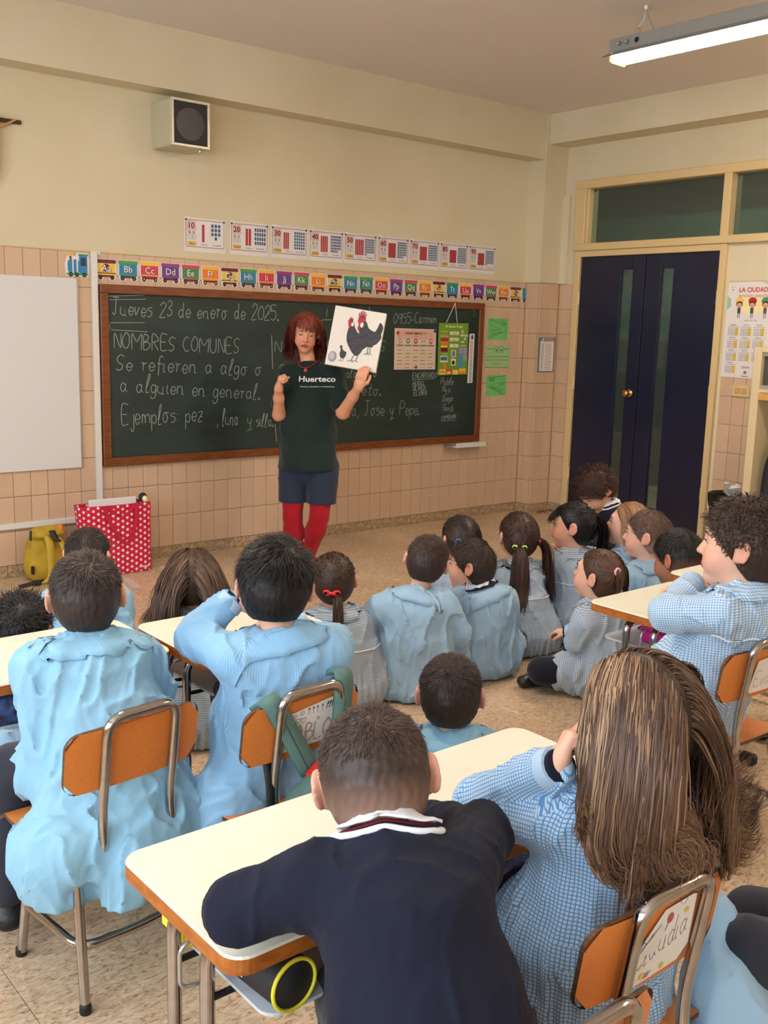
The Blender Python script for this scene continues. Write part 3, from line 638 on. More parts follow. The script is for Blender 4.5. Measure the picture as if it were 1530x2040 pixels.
# green crocodile cards
GRN = mat('bright_green_paper', (112, 196, 110), .7); PGRN = mat('pale_green_paper', (158, 200, 138), .7)
cards = [(5.893, 1.432, .232, .172, GRN, 'bright green card with a crocodile mouth opening left, topmost of three beside the blackboard', 'ES MAYOR'), (5.880, 1.206, .282, .182, PGRN, 'pale green card with two eyes and straight lines, middle of three beside the blackboard', 'IGUAL A'), (5.903, .980, .235, .168, GRN, 'bright green card with a crocodile mouth opening right, lowest of three beside the blackboard', 'ES MENOR QUE')]
for i, (x, z, w, h, m, lb, tx) in enumerate(cards):
    s = Sheet((x, YB-.0225, z), (1, 0, 0), (0, 0, 1), (0, -1, 0), origin=(x+w/2, YB-.023, z+h/2), lift=.0005)
    s.solid([(0, 0), (w, .004), (w-.006*(i == 2), h), (.004, h)], .0008, m); lw_ = .0028
    def ln(*p): s.line([(a*w, b*h) for a, b in p], lw_, BLACK)
    if i == 0:
        ln((.12, .95), (.12, .68), (.68, .5), (.12, .36), (.07, .08), (.9, .42), (.95, .75), (.78, .86), (.6, .80), (.12, .95))
        for k in range(5): ln((.16+k*.09, .42+k*.01), (.2+k*.09, .50), (.24+k*.09, .43+k*.012))
        for u in (.68, .82): s.disc(u*w, .78*h, .017, m, l=1.5); s.line([(u*w+.017*math.cos(a), .78*h+.020*math.sin(a)) for a in [k*.35 for k in range(19)]], .002, BLACK, l=2); s.disc(u*w+.003, .76*h, .005, BLACK, l=3, sy=1.5)
        s.text(tx, .22*w, .2*h, .016, BLACK, w=.11, rot=.22, l=2)
    elif i == 1:
        ln((.03, .84), (.97, .84)); ln((.0, .50), (.97, .52)); ln((.0, .36), (.97, .36)); ln((.0, .04), (.97, .02))
        for u in (.45, .65): s.disc(u*w, .82*h, .024, m, l=2); s.line([(u*w+.024*math.cos(a), .82*h+.026*math.sin(a)) for a in [k*.35 for k in range(19)]], .0026, BLACK, l=3); s.disc(u*w, .79*h, .006, BLACK, l=3, sy=1.7)
        s.text(tx, .3*w, .15*h, .020, mat('print_grey_green', (80, 110, 70), .6), w=.09, l=2)
    else:
        ln((.08, .7), (.1, .88), (.38, .9), (.95, .98)); ln((.95, .68), (.3, .55), (.9, .30)); ln((.02, .5), (.9, .04))
        for k in range(4): ln((.62+k*.08, .62-k*.01), (.66+k*.08, .5), (.7+k*.08, .64))
        for u in (.2, .34): s.line([(u*w+.015*math.cos(a), .8*h+.018*math.sin(a)) for a in [k*.35 for k in range(19)]], .002, BLACK, l=2); s.disc(u*w, .79*h, .005, BLACK, l=3, sy=1.5)
        s.text(tx, .16*w, .42*h, .018, BLACK, w=.15, rot=-.28, l=2)
    tag(s.build('sign_card'), lb, 'wall card')
# clipboard on the column
cb = thing('clipboard', 'grey clipboard with a printed name list on the tiled corner column', 'clipboard', (6.43, 5.69, 1.32))
GRP = mat('grey_plastic', (120, 118, 116), .4)
cf(MB((6.43, 5.69, 1.32)).box((6.335, 5.690, 1.18), (6.535, 5.698, 1.462), GRP, .002).build('backing_board'), cb)
cf(MB((6.43, 5.69, 1.44)).box((6.37, 5.678, 1.430), (6.50, 5.690, 1.458), ALU, .003).build('clip'), cb)
s = Sheet((6.352, 5.6895, 1.188), (1, 0, 0), (0, 0, 1), (0, -1, 0), origin=(6.43, 5.69, 1.3), lift=.0005); s.solid([(0, 0), (.165, 0), (.165, .245), (0, .245)], .0005, WHITE)
for k in range(22): s.line([(.012, .012+k*.0100), (.045, .012+k*.0100)], .003, BLACK); s.line([(.06, .012+k*.0100), (.15-.01*(k % 3), .012+k*.0100)], .0025, RED if k % 2 else BLACK)
cf(s.build('name_list'), cb)
# ------------------------------------------------------------------ wall calendar beside the door
s = Sheet((XD-.0135, 4.139, 1.222), (0, -1, 0), (0, 0, 1), (-1, 0, 0), origin=(XD-.014, 3.94, 1.55), lift=.0006)
s.solid([(0, 0), (.43, -.004), (.43, .668), (.008, .663)], .0012, LAMWH)
TEAL2 = mat('print_mint', (150, 196, 180), .4); YEL = mat('print_lemon', (236, 204, 84), .4); HELM = [mat('print_helmet_yellow', (232, 196, 90), .4), RED, mat('print_helmet_green', (70, 150, 100), .4)]
s.poly([(.25, .664), (.43, .666), (.43, .640), (.36, .642), (.31, .650)], TEAL2); s.poly([(.008, .47), (.04, .5), (.035, .55), (.008, .57)], TEAL2)
s.text('LA CIUDAD', .205, .596, .032, mat('print_brick_red', (190, 70, 50), .4), w=.22, center=True, bold=.03); s.text('también enseña', .205, .560, .026, mat('print_ochre', (200, 140, 50), .4), w=.23, center=True, shear=.3, bold=.01)
s.disc(.21, .50, .10, mat('print_pale_yellow', (240, 226, 170), .4), sy=.62)
for k, u in enumerate((.105, .205, .305)):
    s.disc(u, .535, .033, HELM[k], l=2, sy=.75); s.disc(u, .512, .026, mat('print_dark_hair', (60, 32, 24), .4), l=2.5, sy=.8); s.disc(u, .508, .020, mat('print_skin', (222, 160, 126), .4), l=3, sy=.7); s.rect(u-.012, .448, u+.012, .488, [mat('print_dark_green', (60, 80, 60), .4), BLUEP, mat('print_brown', (110, 74, 52), .4)][k], l=3)
    s.line([(u-.006, .448), (u-.006, .415)], .004, BLACK, l=3); s.line([(u+.006, .448), (u+.006, .415)], .004, BLACK, l=3)
s.text('CURSO 2024 - 2025', .2, .395, .010, BLACK, center=True, w=.1)
MO = ['Septiembre', 'Octubre', 'Noviembre', 'Diciembre', 'Enero', 'Febrero', 'Marzo', 'Abril', 'Mayo', 'Junio']
for r in range(4):
    for c in range(3 if r < 3 else 1):
        q = r*3+c; u = .03+c*.10-(0.0)*r; v = .295-r*.088
        s.text(MO[q], u+.042, v+.068, .011, BLACK, center=True, w=.045, shear=.2, l=2); s.rect(u, v+.056, u+.085, v+.061, TEAL2, l=2); s.rect(u+.058, v, u+.083, v+.052, YEL, l=1.5)
        for i in range(5):
            for j in range(7): s.rect(u+.004+j*.0115, v+.042-i*.0105, u+.009+j*.0115, v+.047-i*.0105, [BLACK, MAR, BLACK, RED][(i*j+q) % 4] if (q == 3 or j > 4) else BLACK, l=2.5)
s.rect(.16, .075, .225, .079, RED); s.rect(.16, .066, .225, .069, RED); s.rect(.182, .028, .205, .048, GRP); s.line([(.165, .012), (.22, .012)], .004, BLACK)
for (u, v, m) in ((.04, .63, OLV), (.06, .63, TEAL2), (.045, .612, BLUEP)): s.disc(u, v, .005, m)
tag(s.build('wall_calendar'), 'white school-year calendar poster headed LA CIUDAD beside the dark blue door', 'calendar')
sw = thing('light_switch', 'cream double light switch plate under the calendar', 'switch', (XD-.018, 3.965, 1.13))
cf(MB((XD-.018, 3.965, 1.13)).box((XD-.024, 3.895, 1.088), (XD-.0125, 4.03, 1.172), CREAMF, .003).build('switch_plate'), sw)
for y in (3.935, 3.985): cf(MB((XD-.026, y, 1.13)).box((XD-.031, y-.019, 1.112), (XD-.024, y+.019, 1.150), mat('tan_switch', (200, 160, 104), .4), .002).build('rocker'), sw)
# ------------------------------------------------------------------ loudspeaker
BEIGE = mat('beige_metal_cabinet', (190, 184, 156), .45); GRILL = mat('dark_speaker_cloth', (52, 48, 46), .9)
sp = thing('wall_speaker', 'square beige wall loudspeaker with a dark grille high on the back wall', 'speaker', (3.10, 5.75, 2.66))
cf(MB((3.10, 5.74, 2.66)).box((2.975, 5.625, 2.530), (3.228, YB-.001, 2.797), BEIGE, .006).build('cabinet'), sp)
f_ = MB((3.10, 5.62, 2.66))
for lo, hi in (((2.975, 5.612, 2.530), (3.228, 5.626, 2.545)), ((2.975, 5.612, 2.782), (3.228, 5.626, 2.797)), ((2.975, 5.612, 2.545), (2.990, 5.626, 2.782)), ((3.213, 5.612, 2.545), (3.228, 5.626, 2.782))): f_.box(lo, hi, mat('pale_metal_trim', (202, 196, 176), .35, metal=.3), .002)
cf(f_.build('front_frame'), sp)
cf(MB((3.10, 5.62, 2.66)).box((2.990, 5.618, 2.545), (3.213, 5.6255, 2.782), GRILL).build('grille'), sp)
cf(MB((3.10, 5.62, 2.66)).lathe([(.0, -.0015), (.092, -.001), (.094, 0)], (3.10, 5.618, 2.66), mat('speaker_cone', (84, 80, 78), .9), 28, axis='y').build('speaker_cone'), sp)
cf(MB((3.17, 5.63, 2.52)).lathe([(.007, -.022), (.009, -.018), (.009, -.004), (.006, .002)], (3.17, 5.635, 2.528), ALU, 12).build('volume_knob'), sp)
# ------------------------------------------------------------------ crucifix, only the arm reaches into the frame
cx = thing('crucifix', 'thin dark wooden crucifix with a pale carved figure high at the left edge', 'crucifix', (2.02, YB-.02, 2.45))
DW = mat('dark_cross_wood', (70, 34, 24), .4)
cf(MB((2.02, YB-.01, 2.57)).box((1.862, YB-.016, 2.560), (2.180, YB-.002, 2.582), DW, .003).build('crossbar'), cx)
cf(MB((2.02, YB-.01, 2.45)).box((2.010, YB-.016, 2.18), (2.032, YB-.001, 2.70), DW, .003).build('upright_beam'), cx)
BO = mat('carved_boxwood', (192, 150, 96), .5)
cf(MB((2.02, YB-.03, 2.5)).tube([(2.147, YB-.022, 2.580), (2.13, YB-.024, 2.572), (2.10, YB-.026, 2.553), (2.065, YB-.03, 2.54), (2.035, YB-.034, 2.525)], [.004, .006, .0075, .009, .012], BO, 8).tube([(1.893, YB-.022, 2.580), (1.912, YB-.024, 2.572), (1.94, YB-.026, 2.553), (1.975, YB-.03, 2.54), (2.007, YB-.034, 2.525)], [.004, .006, .0075, .009, .012], BO, 8).tube([(2.021, YB-.036, 2.535), (2.021, YB-.038, 2.48), (2.024, YB-.036, 2.43), (2.021, YB-.036, 2.40)], [.018, .026, .021, .027], BO, 10).tube([(2.010, YB-.036, 2.41), (2.018, YB-.046, 2.32), (2.020, YB-.028, 2.235)], [.016, .012, .007], BO, 8).tube([(2.032, YB-.036, 2.41), (2.030, YB-.048, 2.32), (2.022, YB-.030, 2.235)], [.016, .012, .007], BO, 8).sph((2.026, YB-.046, 2.568), .021, BO, 12, (1, 1, 1.25)).build('carved_figure'), cx)

# ------------------------------------------------------------------ hanging fluorescent luminaire
LZ = 2.965; LX = 4.635
def luminaire(y1, label, x=LX, L=1.55, power=30):
    lm = thing('fluorescent_luminaire', label, 'ceiling light', (x, y1-L/2, LZ)); y0 = y1-L
    GM = mat('grey_enamelled_steel', (158, 158, 154), .35, metal=.3)
    cf(MB((x, (y0+y1)/2, LZ+.06)).box((x-.035, y0, LZ+.028), (x+.035, y1, LZ+.095), GM, .003).build('gear_channel'), lm)
    r = MB((x, (y0+y1)/2, LZ+.02)); r.add([(x-.10, y0, LZ-.005), (x-.10, y1, LZ-.005), (x-.035, y1, LZ+.028), (x-.035, y0, LZ+.028)], [(0, 1, 2, 3)], GM); r.add([(x+.10, y0, LZ-.005), (x+.10, y1, LZ-.005), (x+.035, y1, LZ+.028), (x+.035, y0, LZ+.028)], [(3, 2, 1, 0)], GM)
    r.add([(x-.098, y0, LZ-.008), (x-.098, y1, LZ-.008), (x-.035, y1, LZ+.024), (x-.035, y0, LZ+.024)], [(3, 2, 1, 0)], WHITE); r.add([(x+.098, y0, LZ-.008), (x+.098, y1, LZ-.008), (x+.035, y1, LZ+.024), (x+.035, y0, LZ+.024)], [(0, 1, 2, 3)], WHITE)
    r.box((x-.035, y0, LZ+.022), (x+.035, y1, LZ+.028), WHITE)
    cf(r.build('reflector'), lm)
    TB = mat('lit_fluorescent_tube', (255, 250, 238), .5, emit=((255, 238, 218), 76.0)); YP = mat('yellowed_lamp_holder', (222, 206, 150), .4)
    for dx in (-.032, .032):
        cf(MB((x+dx, (y0+y1)/2, LZ-.01)).tube([(x+dx, y0+.05, LZ-.012), (x+dx, y1-.055, LZ-.012)], .0185, TB, 14).build('fluorescent_tube'), lm)
    for yy in (y0+.035, y1-.035):
        cf(MB((x, yy, LZ-.01)).box((x-.065, yy-.012, LZ-.034), (x+.065, yy+.012, LZ+.022), YP, .008).build('lamp_holder'), lm)
    for k, dy in enumerate((.07, .12)): cf(MB((x-.036, y1-dy, LZ+.06)).lathe([(.008, 0), (.011, -.004), (.011, -.022), (.008, -.026)], (x-.035, y1-dy, LZ+.062), GM, 12, axis='x').build('starter'), lm)
    cf(MB((x-.036, y1-.18, LZ+.06)).lathe([(.013, 0), (.014, -.003), (.008, -.004)], (x-.035, y1-.18, LZ+.062), BLACK, 14, axis='x').build('cable_entry'), lm)
    for yy in (y1-.20, y0+.20):
        w = MB((x, yy, LZ+.15)); a = (x, yy, ZC-.012)
        w.sph(a, .012, WHITE); w.tube([a, (x, yy-.02, ZC-.06), (x, yy-.06, LZ+.10)], .0028, ALU, 6); w.tube([a, (x, yy+.01, ZC-.07), (x, yy+.045, LZ+.13)], .0028, ALU, 6)
        w.tube(fillet([(x, yy+.03, LZ+.093), (x, yy+.03, LZ+.13), (x, yy+.06, LZ+.13), (x, yy+.06, LZ+.093)], .01), .003, ALU, 6)
        cf(w.build('hanger'), lm)
    return lm
luminaire(3.74, 'long twin-tube fluorescent luminaire hanging from the ceiling at upper right')
luminaire(3.74, 'second twin-tube fluorescent luminaire over the left of the classroom', x=1.2)
luminaire(.6, 'rear twin-tube fluorescent luminaire over the right of the classroom')

# ------------------------------------------------------------------ dotted bag, yellow backpack, floor tape
DOT = mat('red_dotted_bag', (200, 26, 66), .28, coat=.3)
nt = DOT.node_tree; N = nt.nodes; L = nt.links; b = N['Principled BSDF']
uv = N.new('ShaderNodeUVMap'); uv.uv_map = 'UVMap'; sep = N.new('ShaderNodeSeparateXYZ'); L.new(uv.outputs[0], sep.inputs[0])
def mth(op, a, b_=None, nn=None, ll=None):
    x = (nn or N).new('ShaderNodeMath'); x.operation = op
    for i, v in enumerate((a, b_)):
        if v is None: continue
        if isinstance(v, (int, float)): x.inputs[i].default_value = v
        else: (ll or L).new(v, x.inputs[i])
    return x.outputs[0]
def dots(ou, ov):
    fx = mth('SUBTRACT', mth('FRACT', mth('ADD', mth('MULTIPLY', sep.outputs[0], 1/.058), ou)), .5); fy = mth('SUBTRACT', mth('FRACT', mth('ADD', mth('MULTIPLY', sep.outputs[1], 1/.036), ov)), .5)
    return mth('LESS_THAN', mth('ADD', mth('POWER', mth('MULTIPLY', fx, .058), 2), mth('POWER', mth('MULTIPLY', fy, .036), 2)), .0082**2)
mk = mth('MAXIMUM', dots(0, 0), dots(.5, .5)); mx = N.new('ShaderNodeMixRGB'); mx.inputs[1].default_value = (*lin((200, 26, 66)), 1); mx.inputs[2].default_value = (*lin((240, 228, 224)), 1)
L.new(mk, mx.inputs[0]); L.new(mx.outputs[0], b.inputs['Base Color'])
bag = thing('shopping_bag', 'crimson shopping bag with white polka dots standing by the back wall', 'bag', (2.57, 5.63, 0))
bm_v = []; bm_f = []; uvs = []; nx, nz = 12, 12; bw0, bd0, bh = .42, .13, .425
def bagpt(s, t):   # s around perimeter 0..1, t height
    per = [(-bw0/2, -bd0/2), (bw0/2, -bd0/2), (bw0/2, bd0/2), (-bw0/2, bd0/2)]; Lr = [bw0, bd0, bw0, bd0]; tot = sum(Lr); q = s*tot; i = 0
    while i < 3 and q > Lr[i]: q -= Lr[i]; i += 1
    a, c = per[i], per[(i+1) % 4]; k = q/Lr[i]; x = a[0]+(c[0]-a[0])*k; y = a[1]+(c[1]-a[1])*k
    pinch = math.sin(k*math.pi)*(.018*t if i % 2 == 0 else -.03*t*t); wob = .004*math.sin(17*t+9*s*6)+.004*math.sin(31*s+5*t)
    x *= 1+.03*t; y = y*(1-.15*t)+(-pinch if i == 0 else (pinch if i == 2 else 0)) + wob*.6
    if i % 2: x += (-pinch*-1 if i == 3 else pinch)*1.0
    return (2.57+x, 5.63+y, .004+t*bh), s*tot
cols_ = 44
for j in range(nz+1):
    for i in range(cols_+1):
        p, u = bagpt(min(i/cols_, .99999), j/nz); bm_v.append(p); uvs.append((u, j/nz*bh))
for j in range(nz):
    for i in range(cols_): bm_f.append((j*(cols_+1)+i, j*(cols_+1)+i+1, (j+1)*(cols_+1)+i+1, (j+1)*(cols_+1)+i))
bm_f.append(tuple(range(cols_))[::-1])
me = bpy.data.meshes.new('bag_body'); me.from_pydata([tuple(Vector(v)-Vector((2.57, 5.63, 0))) for v in bm_v], [], bm_f); me.materials.append(DOT)
ul = me.uv_layers.new(name='UVMap')
for l in me.loops: ul.data[l.index].uv = uvs[l.vertex_index]
o = bpy.data.objects.new('bag_body', me); link(o, bag); so = o.modifiers.new('solid', 'SOLIDIFY'); so.thickness = .002
HND = mat('red_bag_handle', (186, 24, 62), .4)
for sgn in (-1, 1):
    y = 5.63+sgn*(bd0/2+.004)
    s = MB((2.57, y, .3)); pts = bez([(2.49, y, .42), (2.52, y-.012*(sgn < 0), .36), (2.58, y-.014*(sgn < 0), .22), (2.63, y-.006*(sgn < 0), .20)] if sgn < 0 else [(2.49, y, .42), (2.53, y+.0, .34), (2.60, y, .30)], 6)
    for path in ([(2.475, .425), (2.50, .35), (2.56, .24), (2.605, .185)], [(2.68, .425), (2.675, .34), (2.655, .25), (2.62, .185)], [(2.49, .43), (2.55, .375), (2.60, .365), (2.64, .385), (2.665, .43)]):
        q = bez([(a, y+sgn*.007, c) for a, c in path], 6); vs = []; fs = []
        for i, p in enumerate(q): vs += [(p[0]-.013, p[1], p[2]), (p[0]+.013, p[1]-.002, p[2])]
        for i in range(len(q)-1): fs.append((2*i, 2*i+1, 2*i+3, 2*i+2))
        s.add(vs, fs, HND)
    h = s.build('handle'); cf(h, bag); h.modifiers.new('solid', 'SOLIDIFY').thickness = .0025
s = Sheet((2.69, 5.63-bd0/2-.006, .030), (1, 0, 0), (0, 0, 1), (0, -1, 0), origin=(2.72, 5.56, .04)); s.text('Alcampo', 0, 0, .013, WHITE, w=.07, bold=.03, shear=.2, l=2); cf(s.build('printed_lettering'), bag)
tag(MB((2.55, 5.64, .34)).box((2.42, 5.635, .10), (2.72, 5.655, .455), WHITE, .003, Matrix.Rotation(0, 4, 'Z')).build('foam_board'), 'white board sticking up out of the polka dot bag', 'board')
duck = thing('penguin_puppet', 'small black, white and yellow bird puppet peeking out of the polka dot bag', 'toy', (2.755, 5.62, .40))
cf(MB((2.755, 5.62, .43)).sph((2.755, 5.62, .452), .026, BLACK, 14).sph((2.755, 5.62, .415), .030, BLACK, 14, (1, .9, 1.2)).build('black_body'), duck)
cf(MB((2.755, 5.60, .43)).sph((2.757, 5.600, .446), .017, WHITE, 12).build('white_face'), duck)
cf(MB((2.755, 5.60, .43)).sph((2.759, 5.590, .432), .014, PM['y'], 12, (1.3, 1, .6)).sph((2.762, 5.600, .405), .024, PM['y'], 12, (1, .8, 1)).build('yellow_beak'), duck)
tag(MB((2.80, 5.70, .1)).box((2.79, 5.66, .0), (2.822, 5.78, .30), mat('muted_purple_cover', (96, 82, 110), .5), .003).build('purple_folder'), 'dull purple folder standing behind the right edge of the polka dot bag', 'folder')
# backpack
YB_ = mat('mustard_canvas', (196, 166, 44), .75, noise=(9, .25, (170, 138, 30)), bump=(60, .4))
bp = thing('backpack', 'mustard yellow backpack with black buckles leaning against the back wall', 'backpack', (2.19, 5.66, 0))
def loftbox(mb, rings, m, smooth=True):
    n = len(rings[0]); vs = [v for r in rings for v in r]; fs = []
    for i in range(len(rings)-1):
        for k in range(n): fs.append((i*n+k, i*n+(k+1) % n, (i+1)*n+(k+1) % n, (i+1)*n+k))
    fs.append(tuple(range(n))[::-1]); fs.append(tuple((len(rings)-1)*n+k for k in range(n))); mb.add(vs, fs, m, smooth); return mb
def sring(cx, cy, z, a, b, p=3.2, n=28, ln=0):
    out = []
    for k in range(n):
        t = 2*math.pi*k/n; c, s_ = math.cos(t), math.sin(t)
        out.append((cx+a*math.copysign(abs(c)**(2/p), c)*(1+.03*math.sin(5*t+z*40)), cy+ln*z+b*math.copysign(abs(s_)**(2/p), s_), z))
    return out
m_ = MB((2.19, 5.7, .15)); loftbox(m_, [sring(2.19, 5.72, z, a, b, ln=.12) for z, a, b in ((.003, .10, .05), (.012, .118, .07), (.05, .128, .078), (.12, .126, .078), (.19, .112, .07), (.24, .095, .058), (.262, .082, .04), (.268, .05, .02))], YB_); cf(m_.build('bag_body'), bp)
m_ = MB((2.19, 5.66, .27)); loftbox(m_, [sring(2.19, 5.715, z, a, b) for z, a, b in ((.25, .085, .05), (.275, .10, .055), (.30, .085, .04), (.312, .06, .02))], YB_); cf(m_.build('rolled_top'), bp)
BKS = mat('black_webbing', (26, 26, 28), .6)
def strap(mb, pts, w, m, side=(1, 0, 0), n=6):
    q = bez(pts, n); S_ = Vector(side); vs = []; fs = []
    for p in q: vs += [Vector(p)-S_*w/2, Vector(p)+S_*w/2]
    for i in range(len(q)-1): fs.append((2*i, 2*i+1, 2*i+3, 2*i+2))
    mb.add(vs, fs, m, True); return mb
o = strap(MB((2.17, 5.63, .1)), [(2.17, 5.665, .265), (2.168, 5.625, .22), (2.166, 5.61, .12), (2.16, 5.60, .04), (2.11, 5.58, .008)], .042, mat('yellow_strap', (184, 156, 48), .7)).build('shoulder_strap'); cf(o, bp); o.modifiers.new('s', 'SOLIDIFY').thickness = .008
o = strap(MB((2.24, 5.63, .1)), [(2.235, 5.665, .25), (2.25, 5.63, .20), (2.262, 5.62, .12), (2.268, 5.63, .05)], .032, MATS['yellow_strap']).build('shoulder_strap'); cf(o, bp); o.modifiers.new('s', 'SOLIDIFY').thickness = .006
o = strap(MB((2.2, 5.64, .27)), [(2.195, 5.655, .295), (2.205, 5.63, .255), (2.225, 5.625, .232)], .034, BKS).build('grab_handle'); cf(o, bp); o.modifiers.new('s', 'SOLIDIFY').thickness = .006
o = strap(MB((2.05, 5.6, .02)), [(2.12, 5.59, .02), (2.06, 5.57, .022), (2.0, 5.56, .018), (1.96, 5.55, .016)], .022, BKS, (0, .6, .8)).build('waist_strap'); cf(o, bp); o.modifiers.new('s', 'SOLIDIFY').thickness = .004
cf(MB((2.07, 5.58, .02)).box((2.05, 5.56, .004), (2.09, 5.59, .032), BKS, .004).build('buckle'), bp)
cf(strap(MB((2.08, 5.65, .3)), [(2.095, 5.69, .30), (2.075, 5.66, .30), (2.07, 5.65, .25)], .014, BKS).build('side_strap'), bp)
cf(MB((2.07, 5.65, .06)).box((2.065, 5.645, .05), (2.085, 5.66, .10), BKS, .005).build('side_buckle'), bp)
cf(MB((2.26, 5.68, .28)).sph((2.26, 5.69, .300), .022, mat('orange_plush', (226, 130, 40), .8), 12, (1, .8, 1)).build('orange_trim'), bp)
# tape on the floor
TP = mat('white_floor_tape', (206, 198, 188), .4)
for k, (a, b, w, lb) in enumerate((((248, 1151), (275, 1171), .05, 'white tape strip on the floor just right of the polka dot bag base'), ((325, 1128), (352, 1146), .05, 'white tape strip on the floor left of the long-haired girl'), ((352, 1146), (380, 1160), .02, None))):
    if lb is None: continue
    p, q = oz(*a), oz(*b); dv = Vector(q-p); dv.z = 0; nrm = Vector((-dv.y, dv.x, 0)).normalized()*w/2; P_ = Vector(p); Q_ = Vector(q)
    m_ = MB(P_); v4 = [P_-nrm, Q_-nrm, Q_+nrm, P_+nrm]; m_.add([v+Vector((0, 0, .0004)) for v in v4]+[v+Vector((0, 0, .0012)) for v in v4], [(4, 5, 6, 7), (0, 1, 5, 4), (1, 2, 6, 5), (2, 3, 7, 6), (3, 0, 4, 7)], TP)
    tag(m_.build('floor_tape'), lb, 'tape')
tag(MB((.86, 2.15, 0)).box((-.03, -.004, 0), (.03, .004, .0015), WHITE, 0, Matrix.Translation(oz(148, 1802)) @ Matrix.Rotation(.2, 4, 'Z')).build('paper_strip'), 'thin white paper strip lying on the floor under the left chair', 'paper')
# ------------------------------------------------------------------ waste bin
bn = thing('waste_bin', 'brown wire waste bin with a black liner and crumpled papers beside the door', 'bin', (6.36, 3.86, 0))
BM_ = mat('brown_bin_plastic', (110, 84, 66), .5)
cf(MB((6.36, 3.86, .2)).lathe([(.10, .002), (.105, .01), (.135, .40), (.139, .405), (.130, .405), (.10, .015)], (6.36, 3.86, 0), BM_, 24).build('bin_body'), bn)
cf(MB((6.36, 3.86, .4)).lathe([(.128, .30), (.142, .36), (.146, .415), (.138, .425), (.124, .40), (.11, .33)], (6.36, 3.86, 0), mat('black_bin_liner', (18, 18, 20), .3, bump=(30, .8)), 24).build('bin_liner'), bn)
rr = random.Random(3)
for k in range(6):
    x, y, z = 6.36+rr.uniform(-.05, .05), 3.84+rr.uniform(-.07, .06), .42+rr.uniform(0, .05); vs = [Vector((rr.uniform(-1, 1), rr.uniform(-1, 1), rr.uniform(-1, 1))).normalized()*rr.uniform(.035, .06)+Vector((x, y, z)) for _ in range(6)]
    m_ = MB((x, y, z)); m_.add(vs, [(0, 1, 2), (1, 3, 2), (2, 3, 4), (0, 2, 5), (0, 5, 1), (3, 5, 4)], WHITE); tag(m_.build('crumpled_paper'), 'crumpled white paper heaped in the waste bin beside the door', 'paper', 'crumpled papers in the waste bin')
# ------------------------------------------------------------------ coat cupboard at the right edge
CUP = mat('cream_cupboard_board', (206, 190, 152), .5); cu = thing('coat_cupboard', 'cream open cupboard with a glass-fronted top and coats below at the right edge', 'cupboard', (6.2, 2.9, 0))
cf(MB((6.2, 3.48, .7)).box((5.90, 3.44, 0), (6.50, 3.495, 1.448), CUP, .003).build('side_panel'), cu)
cf(MB((6.2, 2.3, .7)).box((5.90, 2.10, 0), (6.50, 2.155, 1.448), CUP, .003).build('side_panel'), cu)
cf(MB((6.48, 2.9, .7)).box((6.48, 2.155, 0), (6.50, 3.44, 1.40), CUP).build('back_panel'), cu)
cf(MB((6.2, 2.8, 1.43)).box((5.90, 2.155, 1.415), (6.50, 3.44, 1.448), CUP, .003).build('top_panel'), cu)
cf(MB((6.2, 2.8, 1.15)).box((5.90, 2.155, 1.165), (6.49, 3.44, 1.185), CUP, .002).build('shelf'), cu)
cf(MB((5.91, 2.8, 1.13)).box((5.895, 2.155, 1.118), (5.935, 3.44, 1.163), mat('light_wood_strip', (196, 148, 90), .45), .002).build('shelf_edge'), cu)
cf(MB((5.93, 2.8, 1.3)).box((5.935, 2.155, 1.185), (5.945, 3.44, 1.415), mat('smoked_glass_door', (70, 68, 62), .12)).build('glass_door'), cu)
for z in (1.197, 1.405): cf(MB((5.92, 2.8, z)).box((5.915, 2.155, z-.014), (5.936, 3.44, z+.014), ALU, .002).build('door_rail'), cu)

CT = mat('black_coat_fabric', (24, 26, 32), .7, bump=(40, .5)); ct = thing('coat', 'black padded coat hanging in the cream cupboard at the right edge', 'coat', (6.05, 3.25, .5))
m_ = MB((6.05, 3.25, .8)); ca = (0, 3.215, 0)
loftbox(m_, [[(6.08+a*.55*math.cos(t), ca[1]+(a+.012*math.sin(5*t+z*30))*math.sin(t), z) for t in [2*math.pi*k/28 for k in range(28)]] for z, a in ((.30, .10), (.34, .15), (.45, .165), (.60, .15), (.75, .12), (.88, .085), (.95, .05), (1.0, .02))], CT); cf(m_.build('coat_body'), ct)
cf(MB((6.02, ca[1]+.1, .6)).tube(bez([(6.04, ca[1]+.07, .90), (6.0, ca[1]+.13, .75), (6.0, ca[1]+.155, .58), (6.0, ca[1]+.15, .44)], 5), [.045]*15+[.04], CT, 12).build('sleeve'), ct)
cf(MB((6.08, ca[1], 1.03)).tube([(6.08, ca[1], .99), (6.08, ca[1], 1.06), (6.2, ca[1], 1.10)], .006, ALU, 8).build('hook'), ct)

